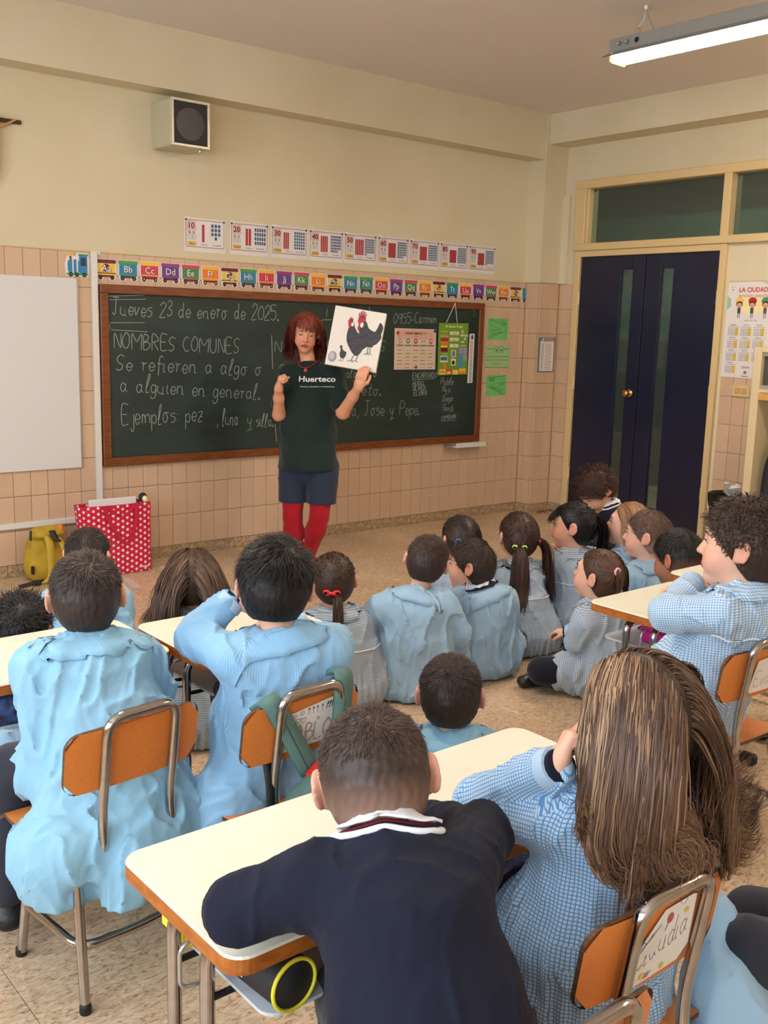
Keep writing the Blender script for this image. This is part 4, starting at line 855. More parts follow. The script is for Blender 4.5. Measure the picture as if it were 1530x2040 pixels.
# ------------------------------------------------------------------ desks
DH = .59
def desk(x0, x1, y0, y1, label, legs='both', foot=True):
    cx, cy = (x0+x1)/2, (y0+y1)/2; t = thing('school_desk', label, 'desk', (cx, cy, 0), group='ivory-topped school desks')
    out = rrect(x0, y0, x1, y1, .038, 6); n = len(out)
    b = MB((cx, cy, DH-.015)); lo = [(x, y, DH-.030) for x, y in out]; hi = [(x, y, DH-.004) for x, y in out]
    b.add(lo+hi, [(i, (i+1) % n, n+(i+1) % n, n+i) for i in range(n)]+[tuple(range(n))[::-1]], DESKEDGE); o = b.build('desktop_edge'); cf(o, t)
    ins = rrect(x0+.002, y0+.002, x1-.002, y1-.002, .037, 6); b = MB((cx, cy, DH)); b.add([(x, y, DH-.004) for x, y in out]+[(x, y, DH) for x, y in ins], [(i, (i+1) % n, n+(i+1) % n, n+i) for i in range(n)]+[tuple(range(n, 2*n))], DESKTOP); cf(b.build('desktop'), t)
    # legs: twin bent tubes each side on a foot bar with rubber caps
    for sx, X in ((-1, x0+.035), (1, x1-.035)):
        for yy in (cy-.055, cy+.055):
            p = fillet([(X+(-sx)*.10, yy, DH-.045), (X, yy, DH-.045), (X, yy, .035)], .045, 5)
            cf(MB((X, yy, .3)).tube(p, .0125, CHROME, 12).build('leg'), t)
        if foot:
            fb = MB((X, cy, .03)); fb.tube([(X, y0+.02, .024), (X, cy-.08, .040), (X, cy+.08, .040), (X, y1-.02, .024)], .0125, CHROME, 12); cf(fb.build('foot_bar'), t)
            for ye in (y0+.02, y1-.02): cf(MB((X, ye, .02)).box((X-.018, ye-.03, .001), (X+.018, ye+.03, .042), RUBBER, .008).build('rubber_foot'), t)
        hk = MB((X+sx*.03, cy+.02, DH-.07)); hk.tube(fillet([(X, cy-.03, DH-.05), (X+sx*.035, cy-.03, DH-.06), (X+sx*.035, cy-.03, DH-.13), (X+sx*.0, cy-.03, DH-.135)], .015), .0035, ALU, 6); cf(hk.build('bag_hook'), t)
    sh = MB((cx, cy, DH-.135)); SHM = mat('pale_grey_desk_tray', (196, 202, 208), .4)
    so = rrect(x0+.075, y0+.02, x1-.075, y1-.015, .03, 5); n = len(so)
    sh.add([(x, y, DH-.140) for x, y in so]+[(x, y, DH-.134) for x, y in so], [(i, (i+1) % n, n+(i+1) % n, n+i) for i in range(n)]+[tuple(range(n))[::-1], tuple(range(n, 2*n))], SHM); cf(sh.build('book_tray'), t)
    tb = MB((cx, cy, DH-.146)); tb.tube([(x0+.03, cy-.06, DH-.147), (x1-.03, cy-.06, DH-.147)], .006, RUBBER, 8).tube([(x0+.03, cy+.06, DH-.147), (x1-.03, cy+.06, DH-.147)], .006, RUBBER, 8)
    tb.tube(fillet([(cx-.04, y0+.04, DH-.145), (cx-.04, y0+.04, DH-.165), (cx+.04, y0+.04, DH-.165), (cx+.04, y0+.04, DH-.145)], .015), .004, ALU, 6); cf(tb.build('tray_frame'), t)
    return t
desk(.690, 1.692, 1.145, 1.527, 'double ivory-topped desk in the foreground where the boy in navy leans')
desk(1.322, 1.822, 2.352, 2.772, 'ivory-topped desk in front of the black-haired boy with the raised arm')
desk(.755, 1.303, 2.480, 2.868, 'ivory-topped desk at the left edge in front of the boy on the orange chair')
desk(2.722, 3.235, 1.756, 2.162, 'ivory-topped desk at the right with a magenta pencil case beneath')
desk(3.330, 3.860, 1.880, 2.262, 'ivory-topped desk at the right edge, behind the curly-haired girl')

# ------------------------------------------------------------------ chairs
SEATZ = .352
def chair(x, y, rz, label, paper=None):
    t = thing('school_chair', label, 'chair', (x, y, 0), rz, group='orange school chairs with chrome tube frames')
    def L(mb, name, lb=None):
        o = mb.build(name, t, loc=(0, 0, 0)) if False else mb.build(name, t)
        if lb: o['label'] = lb
        return o
    # local: +y forward, origin under the backrest
    back = fillet([(-.088, .11, SEATZ-.030), (-.088, -.01, SEATZ-.030), (-.088, -.0, .42), (-.088, -.035, .664), (.088, -.035, .664), (.088, 0, .42), (.088, -.01, SEATZ-.030), (.088, .11, SEATZ-.030)], .045, 6)
    L(MB().tube(back, .0115, CHROME, 14), 'back_tube')
    # curved backrest panel in front of the tube
    def bent(z0, z1, w, yf, curve, r, t_, m, me):
        b = MB((0, yf(0.5*(z0+z1)), (z0+z1)/2)); pts = rrect(-w/2, z0, w/2, z1, r, 5)
        gx = 13; n = len(pts)
        f = [(u, yf(v)+curve*(u/(w/2))**2, v) for u, v in pts]; bk_ = [(u, q+t_, v) for (u, q, v) in f]
        b.add(f+bk_, [(i, n+i, n+(i+1) % n, (i+1) % n) for i in range(n)], me)
        for sgn, off in ((1, 0), (-1, t_)):
            us = [(-w/2)+w*k/(gx-1) for k in range(gx)]; vs = []; 
            for u in us:
                d = max(0, abs(u)-(w/2-r)); ins = r-math.sqrt(max(r*r-d*d, 0))
                vs += [(u, yf(z0+ins)+off+curve*(u/(w/2))**2, z0+ins), (u, yf(z1-ins)+off+curve*(u/(w/2))**2, z1-ins)]
            fs = [(2*k, 2*k+2, 2*k+3, 2*k+1) if sgn > 0 else (2*k+1, 2*k+3, 2*k+2, 2*k) for k in range(gx-1)]
            b.add(vs, fs, m, False)
        return b
    yf = lambda z: .012-.035*(z-.42)/.244+.0
    L(bent(.490, .636, .342, yf, .014, .034, .009, ORANGE, PLYEDGE), 'backrest')
    # seat
    s = MB((0, .17, SEATZ)); prof = [(.015, .002), (.05, -.002), (.12, -.008), (.2, -.006), (.27, -.001), (.315, -.006), (.34, -.022)]; w = .17
    for off, m in ((0, ORANGE), (-.010, PLYEDGE)):
        vs = []; fs = []
        for (yy, dz) in prof:
            for k in range(7):
                u = -w+2*w*k/6; vs.append((u*(1-.06*(yy > .3)-.04*(yy < .02)), yy, SEATZ+dz+off-.006*(1-(u/w)**2)))
        for i in range(len(prof)-1):
            for k in range(6): q = (i*7+k, i*7+k+1, (i+1)*7+k+1, (i+1)*7+k); fs.append(q if off == 0 else q[::-1])
        s.add(vs, fs, m, True)
        if off == 0: top = vs
        else:
            edge = [k for k in range(7)]+[i*7+6 for i in range(1, len(prof))]+[(len(prof)-1)*7+k for k in range(5, -1, -1)]+[i*7 for i in range(len(prof)-2, 0, -1)]
            E_ = [top[k] for k in edge]+[vs[k] for k in edge]; n = len(edge); s.add(E_, [(i, n+i, n+(i+1) % n, (i+1) % n) for i in range(n)], PLYEDGE)
    L(s, 'seat')
    for sx in (-1, 1):
        L(MB((sx*.15, -.01, .17)).tube([(sx*.135, .035, SEATZ-.02), (sx*.158, -.030, 0.012)], .0115, CHROME, 12), 'leg')
        L(MB((sx*.15, .27, .17)).tube([(sx*.135, .23, SEATZ-.02), (sx*.158, .26, 0.012)], .0115, CHROME, 12), 'leg')
        for (xx, yy) in ((sx*.159, -.032), (sx*.1585, .262)): L(MB((xx, yy, .01)).lathe([(.0125, 0), (.0135, .003), (.0130, .018), (.0118, .022)], (xx, yy, 0), RUBBER, 12), 'rubber_tip')
    fr = MB((0, .1, SEATZ-.02)); fr.tube([(-.135, .035, SEATZ-.02), (-.135, .23, SEATZ-.02)], .010, CHROME, 10).tube([(.135, .035, SEATZ-.02), (.135, .23, SEATZ-.02)], .010, CHROME, 10).tube([(-.135, .11, SEATZ-.024), (.135, .11, SEATZ-.024)], .009, CHROME, 10); L(fr, 'seat_frame')
    L(MB((0, .05, .14)).tube(fillet([(-.148, .25, .135), (-.150, .0, .135), (0, -.005, .128), (.150, .0, .135), (.148, .25, .135)], .05, 6), .0105, CHROME, 12), 'stretcher')
    return t
ch3 = chair(.945, 1.985, math.radians(7), 'orange chair with the boy whose smock spills over the seat, at the left')
ch4 = chair(1.325, 1.875, math.radians(3), 'orange chair with the green backpack hung on it')
ch2 = chair(1.275, .835, math.radians(-2), 'orange chair with a name sheet reading Claudia, behind the long-haired girl')
ch5 = chair(2.61, 1.44, math.radians(-4), 'orange chair behind the curly-haired girl at the right edge')
ch1 = chair(.925, .715, math.radians(0), 'orange chair of the boy in navy at the bottom edge')
def on_chair(ch, u0, z0, w, h, drawing, name='name_sheet', label=None, rot=0.0):
    M_ = Matrix.Translation(ch.location) @ Matrix.Rotation(ch.rotation_euler.z, 4, 'Z')
    O = M_ @ Vector((u0, .012-.035*(z0-.42)/.244-.0035, z0)); U = (M_.to_3x3() @ Vector((math.cos(rot), 0, math.sin(rot)))); V = (M_.to_3x3() @ Vector((-math.sin(rot), -.143, math.cos(rot)))); N_ = M_.to_3x3() @ Vector((0, -1, -.143))
    s = Sheet(O, U, V, N_, origin=O, lift=.0005); drawing(s, w, h); return tag(s.build(name), label, 'drawing')
PENC = mat('pencil_grey', (110, 106, 120), .7); PENR = mat('pencil_red', (190, 74, 74), .7)
def heart(s, u, v, r, m=PENC):
    s.line([(u+r*16*math.sin(t)**3/16, v+r*(13*math.cos(t)-5*math.cos(2*t)-2*math.cos(3*t)-math.cos(4*t))/16) for t in [k*2*math.pi/16 for k in range(17)]], .0012, m)
def d4(s, w, h):
    s.solid([(0, 0), (w, 0), (w, h*.92), (w*.93, h), (.03*w+.01, h*.86), (0, h*.7)], .0006, WHITE)
    for k, t in enumerate('PABLO'):
        u0, v0 = .012+k*.028, .012
        st, L_ = hw_strokes(t, 0, 0, .048, 0, 0, k)
        for q in st:
            s.line([(u0+p[0]*.9, v0+p[1]) for p in q], .0014, PENC if k % 2 else PENR); s.line([(u0+p[0]*.9+.003, v0+p[1]+.001) for p in q], .0012, PENR if k % 2 else PENC)
    for (u, v, r) in ((.03, .088, .008), (.045, .075, .007), (.02, .072, .006), (.055, .092, .006), (.06, .072, .008)): heart(s, u, v, r)
    heart(s, .105, .066, .004, RED)
    for u in (.075, .088, .10, .115): s.line([(u, .082), (u, .096)], .0012, PENC); s.disc(u, .098, .003, PENC, l=2)
    for k in range(5): s.line([(.128+k*.004, .085+.01*(k % 2)), (.132+k*.004, .103)], .0022, BLACK)
on_chair(ch4, -.070, .510, .155, .112, d4, label='child drawing with pencil hearts and the name Pablo on the chair with the green backpack', rot=.02)
def d2(s, w, h):
    s.solid([(.006, 0), (w*.85, .006), (w, .03), (w-.004, h), (w*.45, h-.004), (.01, h*.5), (0, .03)], .0007, WHITE)
    st, L_ = hw_strokes('Claudia', 0, 0, .050, .06, 0, 3, 1.0)
    for q in st: s.line([(.014+p[0]*(.125/L_), .030+p[1]+.25*p[0]*(.125/L_)) for p in q], .0013, PENC)
    s.disc(.035, .015, .006, PM['y'], l=2); s.disc(.085, .014, .006, PM['ye'], l=2); s.disc(.125, .105, .006, PM['y'], l=2)
    s.line([(.075, .085), (.08, .10)], .002, PM['g'], l=2); s.disc(.083, .106, .008, mat('print_dusty_red', (180, 90, 90), .6), l=2, sy=1.2)
    for k in range(3): s.line([(.04+.004*k, .008), (.045+.006*k, .018)], .0018, PM['p'], l=2)
    s.poly([(.008, .06), (.055, .055), (.072, .085), (.062, .105)], LAMWH, l=5)
on_chair(ch2, -.072, .498, .150, .130, d2, label='wrinkled white sheet with flowers and the handwritten name Claudia on the chair back', rot=.02)
def d5(s, w, h):
    s.solid([(0, .012), (.01, 0), (w, 0), (w, h), (.02, h*.9)], .0007, WHITE); st, L_ = hw_strokes('Eva', 0, 0, .045, .1, 0, 3)
    for q in st: s.line([(.02+p[0], .02+p[1]) for p in q], .0013, PENC)
on_chair(ch5, -.055, .505, .12, .11, d5, label='white paper sheet on the chair back at the right edge')
# ------------------------------------------------------------------ things under the desks
def barrel(name, label, c, axis_rz, L, r, m, trim, extra=None):
    t = thing(name, label, 'pencil case', c, axis_rz)
    b = MB(); b.lathe([(r*.93, -L/2), (r, -L/2+.006), (r*1.01, 0), (r, L/2-.006), (r*.93, L/2)], (0, 0, 0), m, 24, axis='y'); b.build('case_body', t)
    for e in (-L/2, L/2):
        q = MB((0, e, 0)); q.tube([(r*math.cos(a)*.985, e, r*math.sin(a)*.985) for a in [2*math.pi*k/24 for k in range(24)]], .0035, trim, 8, closed=True); q.build('piping', t)
    z = MB((0, 0, r)); z.box((-.006, -L/2+.01, r-.002), (.006, L/2-.01, r+.003), BLACK, .002); z.build('zip', t)
    return t
SK = mat('black_case_fabric', (30, 29, 32), .7, bump=(90, .4)); YT = mat('yellow_case_trim', (226, 214, 50), .5)
pcs = barrel('pencil_case', 'black barrel pencil case with yellow piping on the tray of the foreground desk', (.80, 1.265, DH-.134+.044), math.radians(4), .215, .042, SK, YT)
s = Sheet((-.0425, .08, -.014), (0, -1, 0), (0, 0, 1), (-1, 0, 0), lift=.0006); s.text('Pokemon', 0, 0, .02, WHITE, w=.11, bold=.02, rot=.05); s.build('printed_lettering', pcs)
tag(MB((.80, 1.41, DH-.11)).box((.745, 1.385, DH-.133), (.795, 1.485, DH-.085), mat('plain_yellow_case', (236, 214, 60), .5), .012).build('yellow_case'), 'small plain yellow case behind the black barrel case on the desk tray', 'pencil case')
MG = mat('magenta_case', (196, 30, 130), .35)
mc = thing('pencil_case', 'magenta pencil case under the right-hand desk', 'pencil case', (2.90, 1.93, DH-.134))
b = MB((2.90, 1.93, DH-.09)); b.box((2.835, 1.80, DH-.133), (2.935, 2.02, DH-.052), MG, .014); cf(b.build('case_body'), mc)
cf(MB((2.83, 1.93, DH-.08)).tube(fillet([(2.832, 1.79, DH-.085), (2.832, 2.03, DH-.085), (2.94, 2.03, DH-.085)], .02), .003, mat('magenta_zip', (160, 20, 100), .5), 6).build('zip'), mc)
PCX = mat('purple_camouflage', (66, 52, 128), .6, noise=(28, .5, (170, 150, 196)))
pp = barrel('pencil_case', 'purple patterned pencil case with pink zip pulls between the two foreground children', (1.37, 1.215, DH-.134+.044), math.radians(70), .20, .044, PCX, PM['pu'])
PKZ = mat('pink_zip_pull', (214, 46, 130), .35)
for k, (u, v, a) in enumerate(((.02, -.04, .5), (.06, -.04, -.4), (.0, -.075, 0.0))):
    q = MB((0, 0, 0)); q.box((-.006, -.0025, -.045), (.006, .0025, 0), PKZ, .002, Matrix.Translation((1.345+u, 1.160-.012, DH-.05+v+.02)) @ Matrix.Rotation(a, 4, 'Y')); o = q.build('zip_pull'); cf(o, pp)
fl_ = barrel('pencil_case', 'dark pencil case with small coloured pictures under the desk at the left edge', (.90, 2.54, DH-.134+.045), math.radians(86), .26, .045, mat('dark_floral_case', (30, 24, 36), .6, noise=(46, .5, (60, 90, 150))), RED)
tag(MB((.86, 2.66, DH-.12)).box((.83, 2.52, DH-.134), (1.02, 2.74, DH-.128), mat('pale_blue_paper', (176, 206, 226), .6), .001).build('paper_sheet'), 'pale blue sheet on the tray of the desk at the left edge', 'paper')
rr = thing('tape_roll', 'black roll of tape hanging under the middle desk', 'tape', (1.47, 2.47, DH-.05))
cf(MB((1.47, 2.44, DH-.058)).lathe([(.026, -.011), (.028, -.009), (.028, .009), (.026, .011)], (1.47, 2.44, DH-.06), BLACK, 18, axis='y').build('roll_body'), rr)
# ------------------------------------------------------------------ green backpack hung on the chair
GB = mat('sage_green_canvas', (92, 124, 116), .8, noise=(9, .12, (82, 114, 106)), bump=(150, .35)); REDT = mat('red_backpack_trim', (210, 38, 36), .6)
gp = thing('backpack', 'sage green school backpack with red trim hanging on the chair back', 'backpack', (1.36, 1.80, .45))
def gl(P_): return Vector(P_)
q = bez([(1.243, 1.915, .625), (1.243, 1.85, .628), (1.285, 1.842, .56), (1.325, 1.835, .485)], 7)
o = strap(MB((1.27, 1.85, .55)), [(1.222, 1.905, .622), (1.226, 1.868, .640), (1.262, 1.850, .57), (1.315, 1.835, .462)], .050, GB, (.94, 0, .34)).build('shoulder_strap'); cf(o, gp); o.modifiers.new('s', 'SOLIDIFY').thickness = .012
o = strap(MB((1.42, 1.85, .55)), [(1.432, 1.905, .655), (1.428, 1.862, .672), (1.418, 1.850, .60), (1.395, 1.835, .475)], .050, GB, (.96, 0, -.2)).build('shoulder_strap'); cf(o, gp); o.modifiers.new('s', 'SOLIDIFY').thickness = .012
for (p0, p1) in (((1.245, .625), (1.312, .463)),): cf(MB((1.28, 1.84, .55)).tube([(1.238, 1.852, .632), (1.262, 1.838, .568), (1.31, 1.824, .464)], .0022, mat('dark_green_seam', (50, 76, 72), .7), 6).build('strap_seam'), gp)
cf(MB((1.42, 1.84, .57)).tube([(1.432, 1.850, .664), (1.420, 1.838, .60), (1.396, 1.824, .475)], .0022, MATS['dark_green_seam'], 6).build('strap_seam'), gp)
def plate(cx_, cy_, z, a, b_, n=28, p=3.0): return [(x, y, z) for x, y, z in sring(cx_, cy_, z, a, b_, p, n)]
m_ = MB((1.38, 1.80, .35)); loftbox(m_, [plate(1.36+dx, 1.80, z, a, b_) for z, a, b_, dx in ((.10, .10, .05, .0), (.115, .135, .07, .0), (.20, .150, .078, .0), (.30, .150, .076, .0), (.38, .140, .066, .0), (.43, .115, .052, .0), (.458, .080, .034, .0), (.468, .05, .02, .0))], GB); cf(m_.build('bag_body'), gp)
o = strap(MB((1.36, 1.80, .47)), [(1.295, 1.806, .452), (1.33, 1.806, .478), (1.37, 1.806, .487), (1.412, 1.806, .488)], .042, REDT, (0, .75, .6)).build('grab_flap'); cf(o, gp); o.modifiers.new('s', 'SOLIDIFY').thickness = .004
cf(MB((1.22, 1.79, .3)).tube(bez([(1.250, 1.765, .445), (1.222, 1.760, .40), (1.213, 1.755, .34), (1.208, 1.752, .26)], 5), .007, REDT, 8).build('red_piping'), gp)
o = strap(MB((1.21, 1.88, .4)), [(1.228, 1.885, .49), (1.222, 1.862, .44), (1.214, 1.848, .38), (1.205, 1.845, .30), (1.21, 1.842, .24)], .024, BKS, (.97, .1, .1)).build('adjuster_webbing'); cf(o, gp); o.modifiers.new('s', 'SOLIDIFY').thickness = .004

# ================================================================== figures: blended implicit surfaces turned into one mesh
F32 = np.float32
def V3(*a): return np.array(a if len(a) > 1 else a[0], float)
def unit(v): v = np.array(v, float); return v/(np.linalg.norm(v)+1e-12)
def ang(a): a = math.radians(a); return V3(math.cos(a), math.sin(a), 0)
class SDF:
    def __init__(s): s.p = []; s.post = None; s.clip = []
    def rc(s, a, b, ra, rb, k=.02, wide=None, tag=0, sub=False):
        s.p.append(('rc', V3(a), V3(b), ra, rb, k, wide, tag, sub)); return s
    def chain(s, pts, rs, k=.015, tag=0):
        for i in range(len(pts)-1): s.rc(pts[i], pts[i+1], rs[i], rs[i+1], k, tag=tag)
        return s
    def ell(s, c, r, R=None, k=.02, tag=0, sub=False):
        s.p.append(('el', V3(c), np.array(r, float), np.eye(3) if R is None else np.array(R), 0, k, None, tag, sub)); return s
    def one(s, q, P):
        if q[0] == 'rc':
            _, a, b, ra, rb, k, wide, tg, sub = q
            pa = P-a.astype(F32); ba = (b-a).astype(F32)
            if wide is not None:
                ax, f = wide; ax = np.array(ax, F32); pa = pa-np.outer(pa@ax, ax*F32(1-1/f))
                ba = ba-ax*(ba@ax)*F32(1-1/f)
            L = max(float(ba@ba), 1e-10); h = np.clip((pa@ba)/F32(L), 0, 1)
            d = np.sqrt(((pa-h[:, None]*ba)**2).sum(1))-(F32(ra)+F32(rb-ra)*h)
            return d
        _, c, r, R, _, k, _, tg, sub = q
        x = (P-c.astype(F32))@R.T.astype(F32); r = r.astype(F32)
        k0 = np.sqrt(((x/r)**2).sum(1)); k1 = np.sqrt(((x/(r*r))**2).sum(1))+1e-6
        return k0*(k0-1)/k1
    def ev(s, P, post=True):
        P = np.asarray(P, F32); d = None
        for q in s.p:
            e = s.one(q, P); k = F32(q[5])
            if d is None: d = e; continue
            if q[8]: e = -e; h = np.maximum(k-np.abs(d-e), 0)/k; d = np.maximum(d, e)+h*h*k*F32(.25)
            else: h = np.maximum(k-np.abs(d-e), 0)/k; d = np.minimum(d, e)-h*h*k*F32(.25)
        if post and s.post is not None: d = d+s.post(P).astype(F32)
        for (n, c) in s.clip: d = np.maximum(d, P@np.array(n, F32)-F32(c))
        return d
    def grad(s, P, e=.002):
        g = np.stack([s.ev(P+np.array(o, F32)*e)-s.ev(P-np.array(o, F32)*e) for o in ((1, 0, 0), (0, 1, 0), (0, 0, 1))], 1)
        return g/(np.linalg.norm(g, axis=1, keepdims=True)+1e-9)
    def push(s, P, off, it=2):
        """moves points that lie deeper than off out to the surface + off"""
        for _ in range(it):
            d = s.ev(P); m = d < off
            if not m.any(): break
            g = s.grad(P[m]); P[m] += g*(np.asarray(off)[m]-d[m] if np.ndim(off) else (off-d[m]))[:, None]
        return P
    def snap(s, P, off=0, it=4):
        P = np.array(P, float)
        for _ in range(it): P -= s.grad(P)*(s.ev(P)-off)[:, None]
        return P
    def bounds(s):
        lo = np.full(3, 9e9); hi = -lo
        for q in s.p:
            if q[8]: continue
            if q[0] == 'rc':
                r = max(q[3], q[4])*(q[6][1] if q[6] else 1)
                for c in (q[1], q[2]): lo = np.minimum(lo, c-r); hi = np.maximum(hi, c+r)
            else: r = max(q[2]); lo = np.minimum(lo, q[1]-r); hi = np.maximum(hi, q[1]+r)
        return lo, hi
    def mesh(s, h):
        lo, hi = s.bounds(); m = 4; H = h*m; lo = lo-H; n = np.ceil((hi-lo+H)/H).astype(int)+1
        ax = [lo[i]+H*np.arange(n[i]) for i in range(3)]
        G = np.stack(np.meshgrid(*ax, indexing='ij'), -1).reshape(-1, 3).astype(F32)
        dc = s.ev(G).reshape(n)
        a = np.ones(n-1, bool); corners = [dc[i:n[0]-1+i, j:n[1]-1+j, k:n[2]-1+k] for i in (0, 1) for j in (0, 1) for k in (0, 1)]
        mn = np.minimum.reduce([np.abs(c) for c in corners]); act = mn < H*1.15
        nf = (n-1)*m+1
        pm = np.zeros(nf, bool)
        cell = np.repeat(np.repeat(np.repeat(act, m, 0), m, 1), m, 2)
        for i in (0, 1):
            for j in (0, 1):
                for k in (0, 1): pm[i:nf[0]-1+i, j:nf[1]-1+j, k:nf[2]-1+k] |= cell
        D = np.repeat(np.repeat(np.repeat(dc[:-1, :-1, :-1], m, 0), m, 1), m, 2); Dp = np.full(nf, 1.0, F32); Dp[:-1, :-1, :-1] = np.where(D < 0, -1, 1); D = Dp
        I = np.argwhere(pm); D[pm] = s.ev((lo+I*h).astype(F32))
        S = D < 0
        c8 = [S[i:nf[0]-1+i, j:nf[1]-1+j, k:nf[2]-1+k] for i in (0, 1) for j in (0, 1) for k in (0, 1)]
        anyi = np.logical_or.reduce(c8); alli = np.logical_and.reduce(c8); cs = anyi & ~alli & cell
        ci = np.argwhere(cs); idx = -np.ones(nf-1, np.int64); idx[cs] = np.arange(len(ci))
        off = np.array([(i, j, k) for i in (0, 1) for j in (0, 1) for k in (0, 1)])
        vals = np.stack([D[ci[:, 0]+o[0], ci[:, 1]+o[1], ci[:, 2]+o[2]] for o in off], 1)
        acc = np.zeros((len(ci), 3)); cnt = np.zeros(len(ci))
        for a_ in range(8):
            for b_ in range(a_+1, 8):
                if np.abs(off[a_]-off[b_]).sum() != 1: continue
                va, vb = vals[:, a_], vals[:, b_]; mk = (va < 0) != (vb < 0); t = np.where(mk, va/(va-vb+1e-12), 0)
                acc += mk[:, None]*(off[a_]+(off[b_]-off[a_])*t[:, None]); cnt += mk
        V = lo+(ci+acc/np.maximum(cnt, 1)[:, None])*h
        quads = []
        for ax_ in range(3):
            u, v = [(1, 2), (2, 0), (0, 1)][ax_]
            sl0 = [slice(None)]*3; sl1 = [slice(None)]*3; sl0[ax_] = slice(0, -1); sl1[ax_] = slice(1, None)
            cr = S[tuple(sl0)] != S[tuple(sl1)]; e = np.argwhere(cr)
            e = e[(e[:, u] > 0) & (e[:, v] > 0) & (e[:, u] < nf[u]-1) & (e[:, v] < nf[v]-1)]
            if len(e) == 0: continue
            def g(du, dv):
                q = e.copy(); q[:, u] -= du; q[:, v] -= dv; return idx[q[:, 0], q[:, 1], q[:, 2]]
            q = np.stack([g(1, 1), g(0, 1), g(0, 0), g(1, 0)], 1)
            ins = S[e[:, 0], e[:, 1], e[:, 2]]; q[~ins] = q[~ins][:, ::-1]
            quads.append(q[(q >= 0).all(1)])
        return V, np.concatenate(quads)
    def frames(s, P):
        """nearest limb of each point and its (along, around) coordinates, in metres"""
        B = None; who = None
        for i, q in enumerate(s.p):
            if q[0] != 'rc' or q[8] or q[7] == 9: continue
            d = s.one(q, P.astype(F32)); ba_ = q[2]-q[1]; d = d+.05*(((P-q[1])@ba_) < 0)*(q[6] is None)
            if B is None: B = d; who = np.full(len(P), i)
            else: m = d < B; B = np.where(m, d, B); who[m] = i
        return who

def np_mesh(name, V, Q, mats, parent, origin=None, smooth=True, mi=None, col=None, uv=None):
    me = bpy.data.meshes.new(name); origin = np.array(origin if origin is not None else V.mean(0)); k = Q.shape[1]
    me.vertices.add(len(V)); me.vertices.foreach_set('co', (V-origin).astype(F32).ravel())
    me.loops.add(Q.size); me.loops.foreach_set('vertex_index', Q.ravel().astype(np.int32))
    me.polygons.add(len(Q)); me.polygons.foreach_set('loop_start', (np.arange(len(Q))*k).astype(np.int32))
    me.polygons.foreach_set('use_smooth', np.full(len(Q), smooth))
    for m in mats: me.materials.append(m)
    if mi is not None: me.polygons.foreach_set('material_index', mi.astype(np.int32))
    if col is not None:
        a = me.color_attributes.new('Col', 'FLOAT_COLOR', 'POINT'); c = np.ones((len(V), 4), F32); c[:, :col.shape[1]] = col; a.data.foreach_set('color', c.ravel())
    if uv is not None:
        l = me.uv_layers.new(name='UVMap'); l.data.foreach_set('uv', uv.astype(F32).ravel())
    me.update(calc_edges=True); me.validate()
    o = bpy.data.objects.new(name, me); o.location = origin; link(o)
    if parent is not None: child_fix(o, parent)
    return o
def limb_uv(s, V, Q, axisdir):
    C = V[Q].mean(1); who = s.frames(C); UV = np.zeros((len(Q), 4, 2)); 
    for i in np.unique(who):
        q = s.p[i]; m = who == i; a, b = q[1], q[2]; wide = q[6]
        t = unit(b-a) if np.linalg.norm(b-a) > 1e-6 else V3(0, 0, 1)
        if wide is not None: t = V3(0, 0, 1) if abs(t[2]) > .5 else t
        ref = np.array(axisdir); u = unit(ref-t*(ref@t)) if abs(ref@t) < .95 else unit(np.cross(t, V3(0, 0, 1))); w = np.cross(t, u); r = (q[3]+q[4])/2*(1.15 if wide is not None else 1)
        c = C[m]-a; a0 = np.arctan2(c@w, c@u); P_ = V[Q[m]]-a; an = np.arctan2(P_@w, P_@u); an = a0[:, None]+(an-a0[:, None]+np.pi) % (2*np.pi)-np.pi
        UV[m, :, 0] = an*r+i*.37; UV[m, :, 1] = P_@t
    return UV.reshape(-1, 2)

# ------------------------------------------------------------------ skin, cloth and hair materials
def skin_mat():
    m = mat('skin', (224, 172, 146), .5); nt = m.node_tree; b = nt.nodes['Principled BSDF']; a = nt.nodes.new('ShaderNodeAttribute'); a.attribute_name = 'Col'
    nt.links.new(a.outputs['Color'], b.inputs['Base Color']); b.inputs['Subsurface Weight'].default_value = .08; b.inputs['Subsurface Radius'].default_value = (.01, .004, .002); b.inputs['Specular IOR Level'].default_value = .35
    return m
SKIN = skin_mat()
def hair_mat():
    m = mat('hair_strands', (60, 40, 30), .36); nt = m.node_tree; b = nt.nodes['Principled BSDF']; a = nt.nodes.new('ShaderNodeAttribute'); a.attribute_name = 'Col'
    nt.links.new(a.outputs['Color'], b.inputs['Base Color']); b.inputs['Specular IOR Level'].default_value = .35; b.inputs['Roughness'].default_value = .48
    return m
HAIRM = hair_mat()
